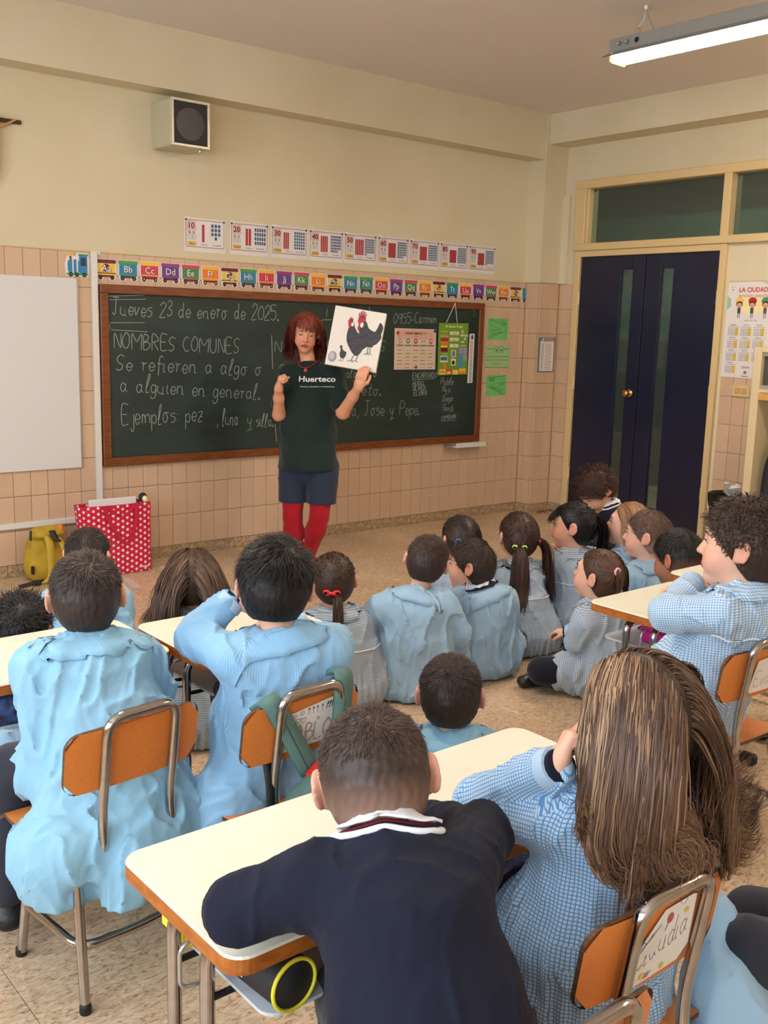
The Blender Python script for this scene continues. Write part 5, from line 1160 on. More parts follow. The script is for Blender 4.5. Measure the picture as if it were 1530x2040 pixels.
def cloth(name, col, pattern=None, col2=None, per=.0052, rough=.85):
    if name in MATS: return MATS[name]
    m = mat(name, col, rough, spec=.2); nt = m.node_tree; N = nt.nodes; L = nt.links; b = N['Principled BSDF']; b.inputs['Sheen Weight'].default_value = .15
    uv = N.new('ShaderNodeUVMap'); uv.uv_map = 'UVMap'; sp = N.new('ShaderNodeSeparateXYZ'); L.new(uv.outputs[0], sp.inputs[0])
    M_ = lambda op, a, b_=None: mth(op, a, b_, N, L)
    c1 = (*lin(col), 1); c2 = (*lin(col2 or col), 1)
    if pattern:
        fr = lambda i, p, duty: M_('LESS_THAN', M_('FRACT', M_('MULTIPLY', sp.outputs[i], 1/p)), duty)
        if pattern == 'check': f = M_('MULTIPLY', M_('ADD', fr(0, per, .5), fr(1, per, .5)), .5)
        elif pattern == 'grid': f = M_('MAXIMUM', fr(0, per, .26), fr(1, per, .26))
        elif pattern == 'stripe': f = fr(0, per, .45)
        elif pattern == 'hstripe': f = fr(1, per, .45)
        mx = N.new('ShaderNodeMixRGB'); mx.inputs[1].default_value = c1; mx.inputs[2].default_value = c2; L.new(f, mx.inputs[0]); L.new(mx.outputs[0], b.inputs['Base Color'])
    tc = N.new('ShaderNodeTexCoord'); n = N.new('ShaderNodeTexNoise'); n.inputs['Scale'].default_value = 26; n.inputs['Detail'].default_value = 4; n.inputs['Distortion'].default_value = .6; L.new(tc.outputs['Object'], n.inputs[0])
    n3 = N.new('ShaderNodeTexNoise'); n3.inputs['Scale'].default_value = 420; L.new(tc.outputs['Object'], n3.inputs[0])
    ad = M_('ADD', n.outputs[0], M_('MULTIPLY', n3.outputs[0], .12)); bp_ = N.new('ShaderNodeBump'); bp_.inputs['Strength'].default_value = .35; bp_.inputs['Distance'].default_value = .008; L.new(ad, bp_.inputs['Height']); L.new(bp_.outputs[0], b.inputs['Normal'])
    return m
SMOCK = cloth('sky_blue_smock_cotton', (142, 188, 214))
SMOCKP = cloth('pale_blue_smock_cotton', (158, 190, 216))
STRIPE = cloth('blue_striped_smock_cotton', (150, 192, 222), 'stripe', (130, 176, 214), .0046)
GING = cloth('blue_gingham_cotton', (214, 228, 238), 'check', (120, 164, 208), .0074)
GRIDM = cloth('blue_window_check_cotton', (190, 214, 234), 'grid', (96, 148, 200), .0066)
GREYC = cloth('grey_blue_fine_check_cotton', (186, 198, 208), 'hstripe', (142, 160, 180), .0075)
NAVYJ = cloth('navy_jumper_knit', (26, 29, 46)); NAVYJ.node_tree.nodes['Principled BSDF'].inputs['Sheen Weight'].default_value = .03
DARKT = cloth('dark_grey_school_trousers', (46, 48, 58))
NAVYT = cloth('navy_tights', (24, 24, 40))
TSHIRT = cloth('dark_green_cotton', (24, 40, 38))
DENIM = cloth('dark_denim', (38, 47, 66))
REDTI = cloth('red_tights', (156, 14, 30))
WCOL = cloth('white_collar_cotton', (232, 234, 240))

def sn(P, f, ph):   # cheap smooth noise in -1..1
    x, y, z = P[:, 0]*f[0], P[:, 1]*f[1], P[:, 2]*f[2]
    return np.sin(x+1.9*np.sin(y*.7+ph)+ph)*np.sin(y+1.7*np.sin(z*.8+ph*1.3)+2*ph)*.6+np.sin(z+2.1*np.sin(x*.6+ph*.7)+3*ph)*.4
def folds(amp, ph, f=(38, 38, 12), gather=None):
    def fn(P):
        n = sn(P+.012*np.sin(P[:, [1, 2, 0]]*31+ph), f, ph); r = 1-np.abs(n); d = -amp*(r**4*1.15-.2)
        n2 = sn(P, (f[1]*1.9, f[0]*1.9, f[2]*2.6), ph+4); d -= amp*.35*((1-np.abs(n2))**3-.25)
        if gather is not None:
            c, zt, zb, k = gather; a = np.arctan2(P[:, 1]-c[1], P[:, 0]-c[0]); w = np.clip((zt-P[:, 2])/(zt-zb), 0, 1)*(P[:, 2] < zt)
            d -= w*.007*np.sin(a*k+2*np.sin(a*3))
        return d
    return fn

# ------------------------------------------------------------------ head, hands
def head_frame(yaw, pitch, roll=0):
    """rows: right, forward, up. yaw = compass angle of the look in degrees (0 = +x), pitch up positive"""
    f = ang(yaw)*math.cos(math.radians(pitch))+V3(0, 0, math.sin(math.radians(pitch))); r = unit(np.cross(f, V3(0, 0, 1))); u = np.cross(r, f)
    c, s_ = math.cos(math.radians(roll)), math.sin(math.radians(roll)); return np.array([r*c+u*s_, f, -r*s_+u*c])
class Head:
    def __init__(s, c, R, k=1.0): s.c = V3(c); s.R = R; s.k = k
    def w(s, x, y, z): return s.c+(s.R.T@V3(x, y, z))*s.k
    def loc(s, P): return ((P-s.c)@s.R.T)/s.k
def add_head(S, H, adult=False, ears=True):
    k = H.k; w = H.w; R = H.R; e = lambda c, r, kk=.02, sub=False: S.ell(w(*c), np.array(r)*k, R, kk*k, tag=1, sub=sub)
    e((0, -.010, .024), (.076, .089, .081), .01); e((0, -.045, -.012), (.058, .050, .055), .04)
    j = .05 if adult else .055
    e((0, .026, -.036), (j, .056, .066), .04); e((0, .058, -.088), (.020, .018, .016), .03)
    e((-.030, .056, -.044), (.026, .024, .028), .02); e((.030, .056, -.044), (.026, .024, .028), .02)
    S.rc(w(-.030, .070, .022), w(.030, .070, .022), .012*k, .012*k, .02*k, tag=1)
    for sx in (-1, 1): e((sx*.029, .094, .003), (.016, .014, .012), .014, True)
    nl = .024 if adult else .017
    S.rc(w(0, .080, .006), w(0, .080+nl, -.028), .006*k, .0085*k, .012*k, tag=1)
    for sx in (-1, 1): S.rc(w(sx*.008, .086, -.030), w(sx*.009, .084, -.030), .0065*k, .006*k, .008*k, tag=1)
    e((0, .080, -.056), (.021, .010, .0055), .006); e((0, .078, -.0655), (.017, .010, .0055), .005)
    if adult: e((0, .092, -.0605), (.016, .012, .0022), .003, True)
    if ears:
        for sx in (-1, 1):
            Re = np.array([unit(R[0]*1.0+R[1]*.45*sx), unit(R[1]-R[0]*.45*sx), R[2]])
            S.rc(w(sx*.074, -.004, -.024), w(sx*.084, -.014, .010), .010*k, .013*k, .010*k, tag=1)
            S.ell(w(sx*.086, -.016, -.002), np.array((.0055, .020, .031))*k, Re, .007*k, tag=1)
            S.ell(w(sx*.092, -.009, .003), np.array((.006, .013, .020))*k, Re, .004*k, tag=1, sub=True)
def head_colors(H, V, base):
    L = H.loc(V); c = np.tile(np.array(lin(base), F32), (len(V), 1)); g = lambda c0, r: np.exp(-(((L-np.array(c0))/np.array(r))**2).sum(1))[:, None]
    red = np.array(lin((206, 96, 84)), F32); lip = np.array(lin((178, 74, 72)), F32)
    for sx in (-1, 1): c = c*(1-.35*g((sx*.042, .07, -.04), (.026, .04, .024)))+red*.35*g((sx*.042, .07, -.04), (.026, .04, .024)); q = g((sx*.088, -.012, -.004), (.022, .03, .036)); c = c*(1-.4*q)+red*.4*q
    q = g((0, .105, -.028), (.02, .02, .016)); c = c*(1-.25*q)+red*.25*q
    m = ((np.abs(L[:, 0]) < .023*(1-((L[:, 2]+.060)/.012)**2)) & (np.abs(L[:, 2]+.060) < .0115) & (L[:, 1] > .072)); c[m] = lip
    return c
def hand(S, wr, fwd, palm, thumb, curl=.6, k=1.0, spread=.0, pinch=0):
    """fwd: along the hand, palm: palm normal, thumb: side the thumb is on; four fingers and a thumb"""
    f = unit(fwd); p = unit(np.array(palm)-f*(np.array(palm)@f)); t = np.cross(f, p); t = t if t@np.array(thumb) > 0 else -t
    W = V3(wr)
    S.rc(W, W+f*.022*k, .020*k, .022*k, .02*k, wide=(t, 1.25))
    for i in range(4):
        a = (1.5-i)*.0165*k; S.rc(W+f*.018*k+t*a*.7, W+f*.066*k+t*a, .0125*k, .0105*k, .012*k)
    for i in range(4):
        a = (1.5-i)*.0165*k; b = W+f*.066*k+t*a; ln = [.9, 1.02, .96, .76][i]*k; th = 0; c0 = curl*(1+.12*i) if not (pinch and i == 0) else curl*.55
        for j, (l, r0, r1) in enumerate(((.034, .0098, .0088), (.023, .0088, .0080), (.018, .0080, .0066))):
            th += c0*(1.0 if j else .85); d = f*math.cos(th)+p*math.sin(th)+t*spread*(1.5-i); d = unit(d); e = b+d*l*ln; S.rc(b, e, r0*k, r1*k, .0035*k); b = e
    b = W+f*.022*k+t*.020*k+p*.006*k; d = unit(f*.62+t*.72+p*(.25+.2*curl)); e = b+d*.030*k; S.rc(b, e, .0125*k, .0105*k, .012*k)
    d2 = unit(f*.85+t*.1+p*(.3+.55*curl)); e2 = e+d2*.026*k; S.rc(e, e2, .0100*k, .0090*k, .004*k); e3 = e2+unit(f*.8-t*.2*curl+p*(.3+.6*curl))*.020*k; S.rc(e2, e3, .0090*k, .0072*k, .004*k)

# ------------------------------------------------------------------ hair
def ribbons(P, Nrm, w0, tone, tip=.25):
    """P n,m,3 strand points, Nrm n,m,3 outward, w0 width -> verts, quads, colours"""
    n, m, _ = P.shape; T = np.gradient(P, axis=1); T /= np.linalg.norm(T, axis=2, keepdims=True)+1e-9
    Sd = np.cross(T, Nrm); Sd /= np.linalg.norm(Sd, axis=2, keepdims=True)+1e-9
    t = np.linspace(0, 1, m)[None, :, None]; w = (w0[:, None, None] if np.ndim(w0) else w0)*(1-(1-tip)*np.clip((t-.55)/.45, 0, 1)**1.5)*np.clip(.45+t*6, 0, 1)
    A = P-Sd*w/2; B = P+Sd*w/2; C = P+Nrm*w*.22     # shallow roof section
    V = np.stack([A, C, B], 2).reshape(-1, 3); base = (np.arange(n)[:, None]*m+np.arange(m-1)[None, :])*3
    b = base.ravel(); Q = np.concatenate([np.stack([b, b+3, b+4, b+1], 1), np.stack([b+1, b+4, b+5, b+2], 1)])
    return V, Q, np.repeat(tone.reshape(n*m, 3), 3, 0)
def tones(rng, n, m, cols, tipmix=0.0, tipcol=None, var=.36):
    c = np.array([lin(x) for x in cols]); i = rng.integers(0, len(c), n); j = rng.integers(0, len(c), n); a = rng.random((n, 1)); b = (c[i]*a+c[j]*(1-a))*rng.uniform(1-var, 1+var*1.15, (n, 1))
    T = np.repeat(b[:, None], m, 1)
    if tipcol is not None: t = np.linspace(0, 1, m)[None, :, None]*tipmix; T = T*(1-t)+np.array(lin(tipcol))*t*rng.uniform(.8, 1.2, (n, 1, 1))
    return T
def scalp(rng, n, H, region):
    out = []; 
    while sum(len(o) for o in out) < n:
        v = rng.normal(size=(n*2, 3)); v /= np.linalg.norm(v, axis=1, keepdims=True); L = v*np.array((.077, .090, .082))+np.array((0, -.010, .024)); out.append(L[region(L)])
    L = np.concatenate(out)[:n]; nr = (L-np.array((0, -.010, .024)))/np.array((.073, .088, .080))**2; nr /= np.linalg.norm(nr, axis=1, keepdims=True)
    return L, nr
def surf(p, out=.012):
    c = np.array((0, -.010, .024)); rr = np.array((.076, .089, .081)); q = (np.array(p)-c)/rr; return c+q/np.linalg.norm(q)*(rr+out)
def reg_short(L): return (L[:, 1]*.75-L[:, 2]*.66 < .020) & ~((np.abs(L[:, 0]) > .055) & (np.abs(L[:, 1]+.008) < .020) & (L[:, 2] < .012)) & (L[:, 2] > -.075)
def reg_long(L): return (L[:, 1]*.80-L[:, 2]*.60 < .012) & (L[:, 2] > -.06)
def cap_sdf(H, t, region='short', low=-.085):
    S = SDF(); k = H.k; t = max(t, .0045); S.ell(H.w(0, -.010, .024), (np.array((.076, .089, .081))+t)*k, H.R, .01*k); S.ell(H.w(0, -.040, -.018), np.array((.066+t*.6, .058+t, .064+t))*k, H.R, .035*k)
    n = H.R.T@V3(0, .75, -.66) if region == 'short' else H.R.T@V3(0, .80, -.60); c = (.024 if region == 'short' else .016)*k
    S.clip.append((n, n@H.c+c)); n2 = -(H.R.T@V3(0, 0, 1)); S.clip.append((n2, n2@H.c-low*k))
    for sx in (-1, 1): S.rc(H.w(sx*.085, -.008, -.036), H.w(sx*.085, -.008, .006), .017*k, .016*k, .004*k, sub=True)
    return S
def hair_short(par, H, cols, n=5000, ln=(.012, .022), curl=0.0, whorl=(.012, -.055, .07), seed=0, thick=.006, w=.0016, buzz=0.0, skinfade=None):
    rng = np.random.default_rng(seed); L, nr = scalp(rng, n, H, reg_short)
    wv = np.array(whorl)/np.array((.073, .088, .080)); d = L-np.array(whorl); tan = d-nr*(d*nr).sum(1, keepdims=True); tan /= np.linalg.norm(tan, axis=1, keepdims=True)+1e-9
    cross = np.cross(nr, tan); dist = np.linalg.norm(d, axis=1, keepdims=True); tan = tan+cross*np.clip(.055-dist, 0, 1)*14; tan[:, 2] -= .35*np.clip(dist[:, 0]*8, 0, 1); tan = tan-nr*(tan*nr).sum(1, keepdims=True); tan /= np.linalg.norm(tan, axis=1, keepdims=True)+1e-9
    m = 5; lens = rng.uniform(*ln, (n, 1)); hz = np.clip((L[:, 2:3]+.05)/.10, .25+buzz, 1); lens = lens*hz
    P = np.zeros((n, m, 3)); p = L+nr*max(thick*.8, .003); tuft = np.stack([np.sin(L[:, 1]*170+3*np.sin(L[:, 2]*60)), np.sin(L[:, 2]*150+3*np.sin(L[:, 0]*70)), np.sin(L[:, 0]*180+3*np.sin(L[:, 1]*60))], 1)*.22
    dirn = tan*.85+nr*(.55+rng.normal(0, .15, (n, 1)))+rng.normal(0, .13, (n, 3))+tuft
    for i in range(m):
        P[:, i] = p; dirn = dirn/np.linalg.norm(dirn, axis=1, keepdims=True); p = p+dirn*lens/(m-1); dirn = dirn-nr*.22+tan*.1
        if curl: a = i*2.2+rng.random((n, 1))*6; dirn = dirn+curl*(np.cos(a)*cross+np.sin(a)*nr)
    W = (P@H.R)*H.k+H.c; N_ = np.repeat((nr@H.R)[:, None], m, 1)
    tn = tones(rng, n, m, cols)
    if skinfade is not None:
        q = np.clip((.012-L[:, 2])/.06, 0, 1)[:, None, None]*.55; tn = tn*(1-q)+np.array(lin(skinfade))*q
    V, Q, C = ribbons(W, N_, rng.uniform(.8, 1.2, n)*w*H.k, tn)
    S = cap_sdf(H, thick, low=-.072); S.post = lambda X: .0016*np.sin(X[:, 0]*310+np.sin(X[:, 2]*170))*np.sin(X[:, 1]*290)
    Vc, Qc = S.mesh(.0045 if n > 3000 else .006); Lc = H.loc(Vc); cc = np.tile(np.array(lin(cols[0]))*.8, (len(Vc), 1))
    if skinfade is not None: q = np.clip((.012-Lc[:, 2])/.06, 0, 1)[:, None]*.6; cc = cc*(1-q)+np.array(lin(skinfade))*q
    o = np_mesh('hair', np.concatenate([Vc, V]), np.concatenate([Qc, Q+len(Vc)]), [HAIRM], par, col=np.concatenate([cc, C])); return o
def hair_flow(par, H, coll, cols, n=1500, length=.32, m=16, part=0.0, back=.6, seed=0, w=.003, wave=0.0, endcurl=0.0, tie=None, tipcol=None, tipmix=0, streaks=None, region=reg_long, drop=V3(0, 0, -1), lenvar=.25, layer=.012, name='hair', spread=.35, cap=True, capt=.007, side=None, bangs=0, clump=0.0, var=.34, flare=0.0):
    """long hair combed over the head and hanging; coll is the surface it slides on. tie: list of (x,y,z local, side sign, outward dir local, tail length)"""
    rng = np.random.default_rng(seed); L, nr = scalp(rng, n, H, region); k = H.k; P = np.zeros((n, m, 3)); 
    capt = capt*k; W0 = (L@H.R)*k+H.c; Nw = nr@H.R; layerv = rng.uniform(.15, 1, n)*layer
    if tie is not None:
        tl = [surf(t[0], capt/k+.002) for t in tie]
        which = np.array([int(np.argmin([np.linalg.norm(l-t)+(9 if (len(tl) > 1 and (l[0]-part)*t[0] < 0) else 0) for t in tl])) for l in L])
        T = np.array([H.w(*tl[i]) for i in which]); OD = np.array([unit(H.R.T@V3(tie[i][1])) for i in which]); LN = np.array([tie[i][2] for i in which])*rng.uniform(1-lenvar, 1, n)
        ms = max(4, m//3); t = np.linspace(0, 1, ms)[None, :, None]; A = W0[:, None]*(1-t)+T[:, None]*t; A = A.reshape(-1, 3)
        A = coll.push(A, np.repeat(layerv*.35+capt+.0015, ms), 3).reshape(n, ms, 3); A[:, -1] = T+rng.normal(0, .003, (n, 3)); P[:, :ms] = A
        p = A[:, -1].copy(); mt = m-ms; rad = rng.normal(0, 1, (n, 3)); rad /= np.linalg.norm(rad, axis=1, keepdims=True)
        dirn = OD*1.0+rad*spread
        for i in range(mt):
            dirn = dirn/np.linalg.norm(dirn, axis=1, keepdims=True); p = p+dirn*(LN/mt)[:, None]; p = coll.push(p.copy(), layerv+.003, 1); P[:, ms+i] = p
            dirn = dirn*.62+drop*.55-rad*spread*.22*(i > mt*.55)+rng.normal(0, .05, (n, 3))
            if wave: ph = which*2.0+layerv*200; dirn = dirn+wave*np.stack([np.sin(i*1.3+ph), np.cos(i*1.3+ph), 0*ph], 1)
    else:
        p = W0+Nw*.003; Lx = L[:, 0]-part; lens = length*rng.uniform(1-lenvar, 1.0, n); st = lens/(m-1)
        sidev = H.R[0][None]*np.sign(Lx)[:, None]; comb = sidev*.55-H.R[1][None]*back+np.zeros((n, 3))
        dirn = comb+drop*.2
        for i in range(m):
            P[:, i] = p; g = coll.grad(p); d = coll.ev(p); near = np.clip(1-(d-layerv)/.03, 0, 1)[:, None]
            dirn = dirn-g*np.minimum((dirn*g).sum(1, keepdims=True), 0)*near; dirn = dirn/np.linalg.norm(dirn, axis=1, keepdims=True)
            lr_ = layerv*(.22+.78*min(1, 1.6*i/m)); p = coll.push(p+dirn*st[:, None], lr_+.002+capt*.9*max(0, 1-2.2*i/m), 2)
            fr = i/m; dirn = dirn*.55+drop*(.35+.3*fr)+comb*max(0, .30-.8*fr)+sidev*flare+rng.normal(0, .035, (n, 3))
            if wave: ph = np.floor(np.arctan2(L[:, 0], L[:, 1])*5)*1.7; dirn = dirn+wave*(.3+fr)*np.stack([np.sin(i*1.1+ph), np.cos(i*1.1+ph), 0*ph], 1)
    if endcurl and tie is None:
        q = np.clip((np.linspace(0, 1, m)-.66)/.34, 0, 1)[None, :, None]; K2 = np.floor(np.arctan2(L[:, 0], L[:, 1])*5+seed); ph = (np.sin(K2*12.9898)*43758.5)%1; sgn = np.where(ph > .35, -1, 1)[:, None, None]; ln_ = (lens[:, None, None])
        lat = (sidev*.75)[:, None]*sgn+(-H.R[1]*.5)[None, None]; th = q*(math.pi*1.25)*(.7+.6*ph[:, None, None]); rr_ = ln_*.075*endcurl*2
        P = P+lat*rr_*(1-np.cos(th))*.9-np.array(drop)[None, None]*(q*ln_*.20-rr_*np.sin(th))*endcurl*1.5
    if clump:   # pull strands towards leaders so locks form
        K = max(12, n//45); lead = rng.choice(n, K, replace=False); D2 = ((L[:, None]-L[lead][None])**2).sum(2); own = lead[np.argmin(D2, 1)]; t = (np.linspace(0, 1, m)**1.2)[None, :, None]*clump*rng.uniform(.5, 1, (n, 1, 1)); P = P*(1-t)+P[own]*t
    N_ = coll.grad(P.reshape(-1, 3)).reshape(n, m, 3)+rng.normal(0, .22, (n, 1, 3)); N_ /= np.linalg.norm(N_, axis=2, keepdims=True)
    tn = tones(rng, n, m, cols, tipmix, tipcol, var)
    if streaks:
        for (f, c, a) in streaks: mk = f(L, rng); tn[mk] = tn[mk]*(1-a)+np.array(lin(c))*a*rng.uniform(.75, 1.2, (mk.sum(), 1, 1))
    V, Q, C = ribbons(P, N_, rng.uniform(.7, 1.3, n)*w, tn)
    if cap:
        S = cap_sdf(H, capt/k, 'long', -.09); Vc, Qc = S.mesh(.006); cc = np.tile(np.array(lin(cols[0]))*.75, (len(Vc), 1)); V = np.concatenate([Vc, V]); Q = np.concatenate([Qc, Q+len(Vc)]); C = np.concatenate([cc, C])
    return np_mesh(name, V, Q, [HAIRM], par, col=C)

def band(mb, c, n, r, t, m, sx=1.0):
    """elastic hair band: ring around axis n"""
    n = unit(n); u = unit(np.cross(n, V3(.3, .2, 1))); w = np.cross(n, u); mb.tube([V3(c)+(u*math.cos(a)+w*math.sin(a)*sx)*r for a in [2*math.pi*q/16 for q in range(16)]], t, m, 8, closed=True)
def bow(par, c, n, up, size, m, name='hair_bow', label=None):
    """ribbon bow: two loops and a knot"""
    n = unit(n); r = unit(np.cross(up, n)); u = np.cross(n, r); c = V3(c)+n*.006; S = SDF()
    for sx in (-1, 1):
        S.ell(c+r*sx*size*.52+u*size*.06, (size*.50, size*.34, size*.16), np.array([unit(r+u*.18*sx), unit(u-r*.18*sx), n]), .002); S.ell(c+r*sx*size*.66, (size*.22, size*.16, size*.3), np.array([r, u, n]), .004, sub=True)
    S.ell(c, (size*.16, size*.18, size*.18), np.array([r, u, n]), .003)
    V, Q = S.mesh(size/14); o = np_mesh(name, V, Q, [m], par)
    if label: o['label'] = label
    return o
def eyes_part(par, H, iris=(70, 46, 30), lid=.5, brow=(60, 40, 30), base=(224, 172, 146)):
    mb = MB(H.c); W_ = mat('eye_white', (188, 176, 170), .25); I = mat('eye_iris_%d' % iris[0], iris, .1); B = mat('brow_hair_%d' % brow[0], brow, .7); P_ = mat('pupil_black', (10, 8, 8), .1)
    for sx in (-1, 1):
        c = H.w(sx*.029, .0680, .003); mb.sph(c, .0128*H.k, W_, 12); d = unit(H.R.T@V3(-.05*sx, 1, -lid*.35)); mb.sph(c+d*.0063*H.k, .0072*H.k, I, 10); mb.sph(c+d*.0100*H.k, .0040*H.k, P_, 8)
        mb.sph(H.w(sx*.029, .0680, .0085-.004*lid+.002), .0128*H.k*(1+.06*lid), mat('eyelid_skin', (206, 150, 124), .5), 12)
        mb.tube([H.w(sx*.0405, .0785, .002), H.w(sx*.035, .0855, .0075-lid*.004), H.w(sx*.028, .0885, .0085-lid*.006), H.w(sx*.020, .086, .0055-lid*.004), H.w(sx*.0165, .082, .001)], [.0008, .0014, .0016, .0012, .0006], B, 6)
        mb.tube([H.w(sx*.047, .0735, .0195), H.w(sx*.038, .0835, .0245), H.w(sx*.027, .087, .0245), H.w(sx*.015, .087, .0215)], [.0012, .0026, .0028, .0016], B, 6)
    return mb.build('eyes', None) if par is None else cf(mb.build('eyes'), par) and None

# ------------------------------------------------------------------ person
SKN = [(232, 180, 154), (226, 170, 140), (214, 158, 128), (190, 130, 98)]
def person(label, head, yaw, hyaw, hpitch=0, hroll=0, pelvis=None, neck=None, pose='floor', smock=SMOCK, hair=None, elbows=None, wrists=None, handdir=None, curl=.7, h=.0075, hk=1.0, skin=0, sw=.118, legs=None, legm=DARKT, girl=False, collar='smock', face=False, iris=(70, 46, 30), seed=0, knees=None, ankles=None, hem=None, cloth_h=None, spreadw=1.0, loose=1.0, brow=(60, 40, 30), piping=False, extra=None, skirtpts=None, lap=None, handk=None, palms=None, cuff=True, loosetop=0.0, foldamp=.0065):
    f = ang(yaw); r = unit(np.cross(f, V3(0, 0, 1))); up = V3(0, 0, 1); head = V3(head)
    R = head_frame(hyaw, hpitch, hroll); H = Head(head, R, hk)
    fl = pose == 'floor'
    if neck is None: neck = head-R[2]*.116*hk-R[1]*.022*hk-up*.012
    neck = V3(neck)
    if pelvis is None: pelvis = V3(neck[0], neck[1], 0)-f*.06+up*(.105 if fl else .445)
    pelvis = V3(pelvis); chest = neck*.72+pelvis*.28-f*.012; belly = neck*.35+pelvis*.65-f*.012
    Sh = [neck+r*s_*sw-up*.045 for s_ in (-1, 1)]   # left (-r), right (+r)
    hips = [pelvis+r*s_*.062 for s_ in (-1, 1)]
    if knees is None: knees = [pelvis+f*.21+r*s_*.19+up*(.075-pelvis[2]) for s_ in (-1, 1)] if fl else [pelvis+f*.33+r*s_*.085-up*.02 for s_ in (-1, 1)]
    if ankles is None: ankles = [pelvis+f*.25-r*s_*.07+up*(.05-pelvis[2]) for s_ in (-1, 1)] if fl else [k_*V3(1, 1, 0)+f*(-.04)+up*.085 for k_ in knees]
    if elbows is None: elbows = [Sh[i]-up*.185+f*.05+r*s_*.04 for i, s_ in enumerate((-1, 1))]
    if wrists is None: wrists = [pelvis+f*.19+r*s_*.055+up*.07 for s_ in (-1, 1)] if fl else [pelvis+f*.20+r*s_*.09+up*.06 for s_ in (-1, 1)]
    knees = [V3(x) for x in knees]; ankles = [V3(x) for x in ankles]; elbows = [V3(x) for x in elbows]; wrists = [V3(x) for x in wrists]
    root = thing('person', label, 'person', (pelvis[0], pelvis[1], 0), 0, 'pupils in the classroom')
    # body
    S = SDF(); w2 = (r, 1.28)
    S.rc(belly, chest, .082, .088, .03, wide=w2); S.rc(pelvis, belly, .088, .082, .03, wide=w2); S.rc(Sh[0]*.8+Sh[1]*.2, Sh[0]*.2+Sh[1]*.8, .048, .048, .04)
    S.rc(neck-up*.03, H.w(0, -.020, -.035), .037*hk, .036*hk, .025)
    for i in (0, 1):
        S.rc(Sh[i], elbows[i], .038, .031, .02); fw = unit(wrists[i]-elbows[i]); S.rc(elbows[i], wrists[i], .031, .0215, .012)
        S.rc(hips[i], knees[i], .068, .046, .03); S.rc(knees[i], ankles[i], .044, .030, .015)
        hd = unit(handdir[i]) if handdir is not None else unit(fw*.7+f*.3-up*.25); kd = handk or .80
        pal = palms[i] if palms is not None else -up; hand(S, wrists[i]+fw*.005, hd, pal, r if i == 0 else -r, curl if not hasattr(curl, '__len__') else curl[i], kd)
    add_head(S, H)
    V, Q = S.mesh(h); col = head_colors(H, V, SKN[skin])
    np_mesh('body', V, Q, [SKIN], root, origin=(pelvis[0], pelvis[1], 0), col=col)
    # legs and shoes
    T = SDF(); T.rc(hips[0], hips[1], .085, .085, .03)
    for i in (0, 1): T.rc(hips[i], knees[i], .080, .058, .03); T.rc(knees[i], ankles[i]+up*.0, .056, .043 if legm is not NAVYT else .036, .02)
    T.clip.append((-up, -.006)); T.post = folds(.004, seed+2.2, (22, 22, 22)) if legm is not NAVYT else None
    V, Q = T.mesh(max(h, .008)); np_mesh('trousers' if legm is not NAVYT else 'tights', V, Q, [legm], root, origin=(pelvis[0], pelvis[1], 0), uv=limb_uv(T, V, Q, f))
    SHOE = mat('black_school_shoe', (26, 26, 28), .45, bump=(120, .4))
    for i, s_ in enumerate((-1, 1)):
        B_ = SDF(); a = ankles[i]; fd = unit(f*.3+r*(-s_)*(1 if fl else 0)+f*(0 if fl else 1)) if not (fl and i == 1) else unit(-r*.9+f*.4)
        fd = unit(-r*s_*.9+f*.35) if fl else f
        bz = .030 if fl else max(a[2]-.055, .028)
        p0 = V3(a[0], a[1], bz)-fd*.03; p1 = V3(a[0], a[1], bz)+fd*.105; sd = np.cross(fd, up)
        B_.rc(p0, p1, .032, .026, .02, wide=(sd, 1.2)); B_.rc(a, V3(a[0], a[1], bz+.01), .034, .033, .02); B_.clip.append((-up, -.004))
        V, Q = B_.mesh(.008); np_mesh('shoe', V, Q, [SHOE], root)
    # garment
    G = SDF(); ch = cloth_h or h; gl_ = loose
    G.rc(belly, chest+up*.01, .112*gl_, .102*gl_, .04, wide=(r, 1.27)); G.rc(Sh[0]*.88+Sh[1]*.12, Sh[0]*.12+Sh[1]*.88, .058, .058, .05, tag=9)
    G.rc(chest, neck-up*.022, .075, .050, .05)
    if fl:
        G.rc(pelvis-up*.02, belly, .150*spreadw, .112*gl_, .05, wide=(r, 1.22)); 
        for i, s_ in enumerate((-1, 1)): G.rc(hips[i], hips[i]*.38+knees[i]*.62, .100, .078, .06)
    else:
        G.rc(pelvis-up*.01, belly, .118, .108*gl_, .05, wide=(r, 1.2))
        for i, s_ in enumerate((-1, 1)): l_ = .55 if lap is None else lap; G.rc(hips[i], hips[i]*(1-l_)+knees[i]*l_, .092, .080, .05)
    for (a, b, ra, rb) in (skirtpts or []): G.rc(V3(a), V3(b), ra, rb, .05)
    for i in (0, 1):
        G.rc(Sh[i], elbows[i], .057, .047, .016); wl = wrists[i]-unit(wrists[i]-elbows[i])*.012; G.rc(elbows[i], wl, .046, .037, .018)
    G.post = folds(foldamp*1.35, seed+.3, (36, 36, 13) if not girl else (36, 36, 14), ((pelvis[0], pelvis[1]), neck[2]-.13, .05, 34) if girl else None)
    G.clip.append((-up, -.008 if fl else -(hem if hem is not None else .24)))
    nf = unit(H.w(0, -.015, -.07)-(neck-up*.03)); G.rc(neck+nf*.078, neck+nf*.15, .062, .08, .006, sub=True)
    for i in (0, 1):
        fw = unit(wrists[i]-elbows[i]); 
    V, Q = G.mesh(ch)
    # open the cuffs: drop faces beyond each wrist
    g = np_mesh('smock' if collar != 'polo' else 'jumper', V, Q, [smock], root, origin=(pelvis[0], pelvis[1], 0), uv=limb_uv(G, V, Q, f))
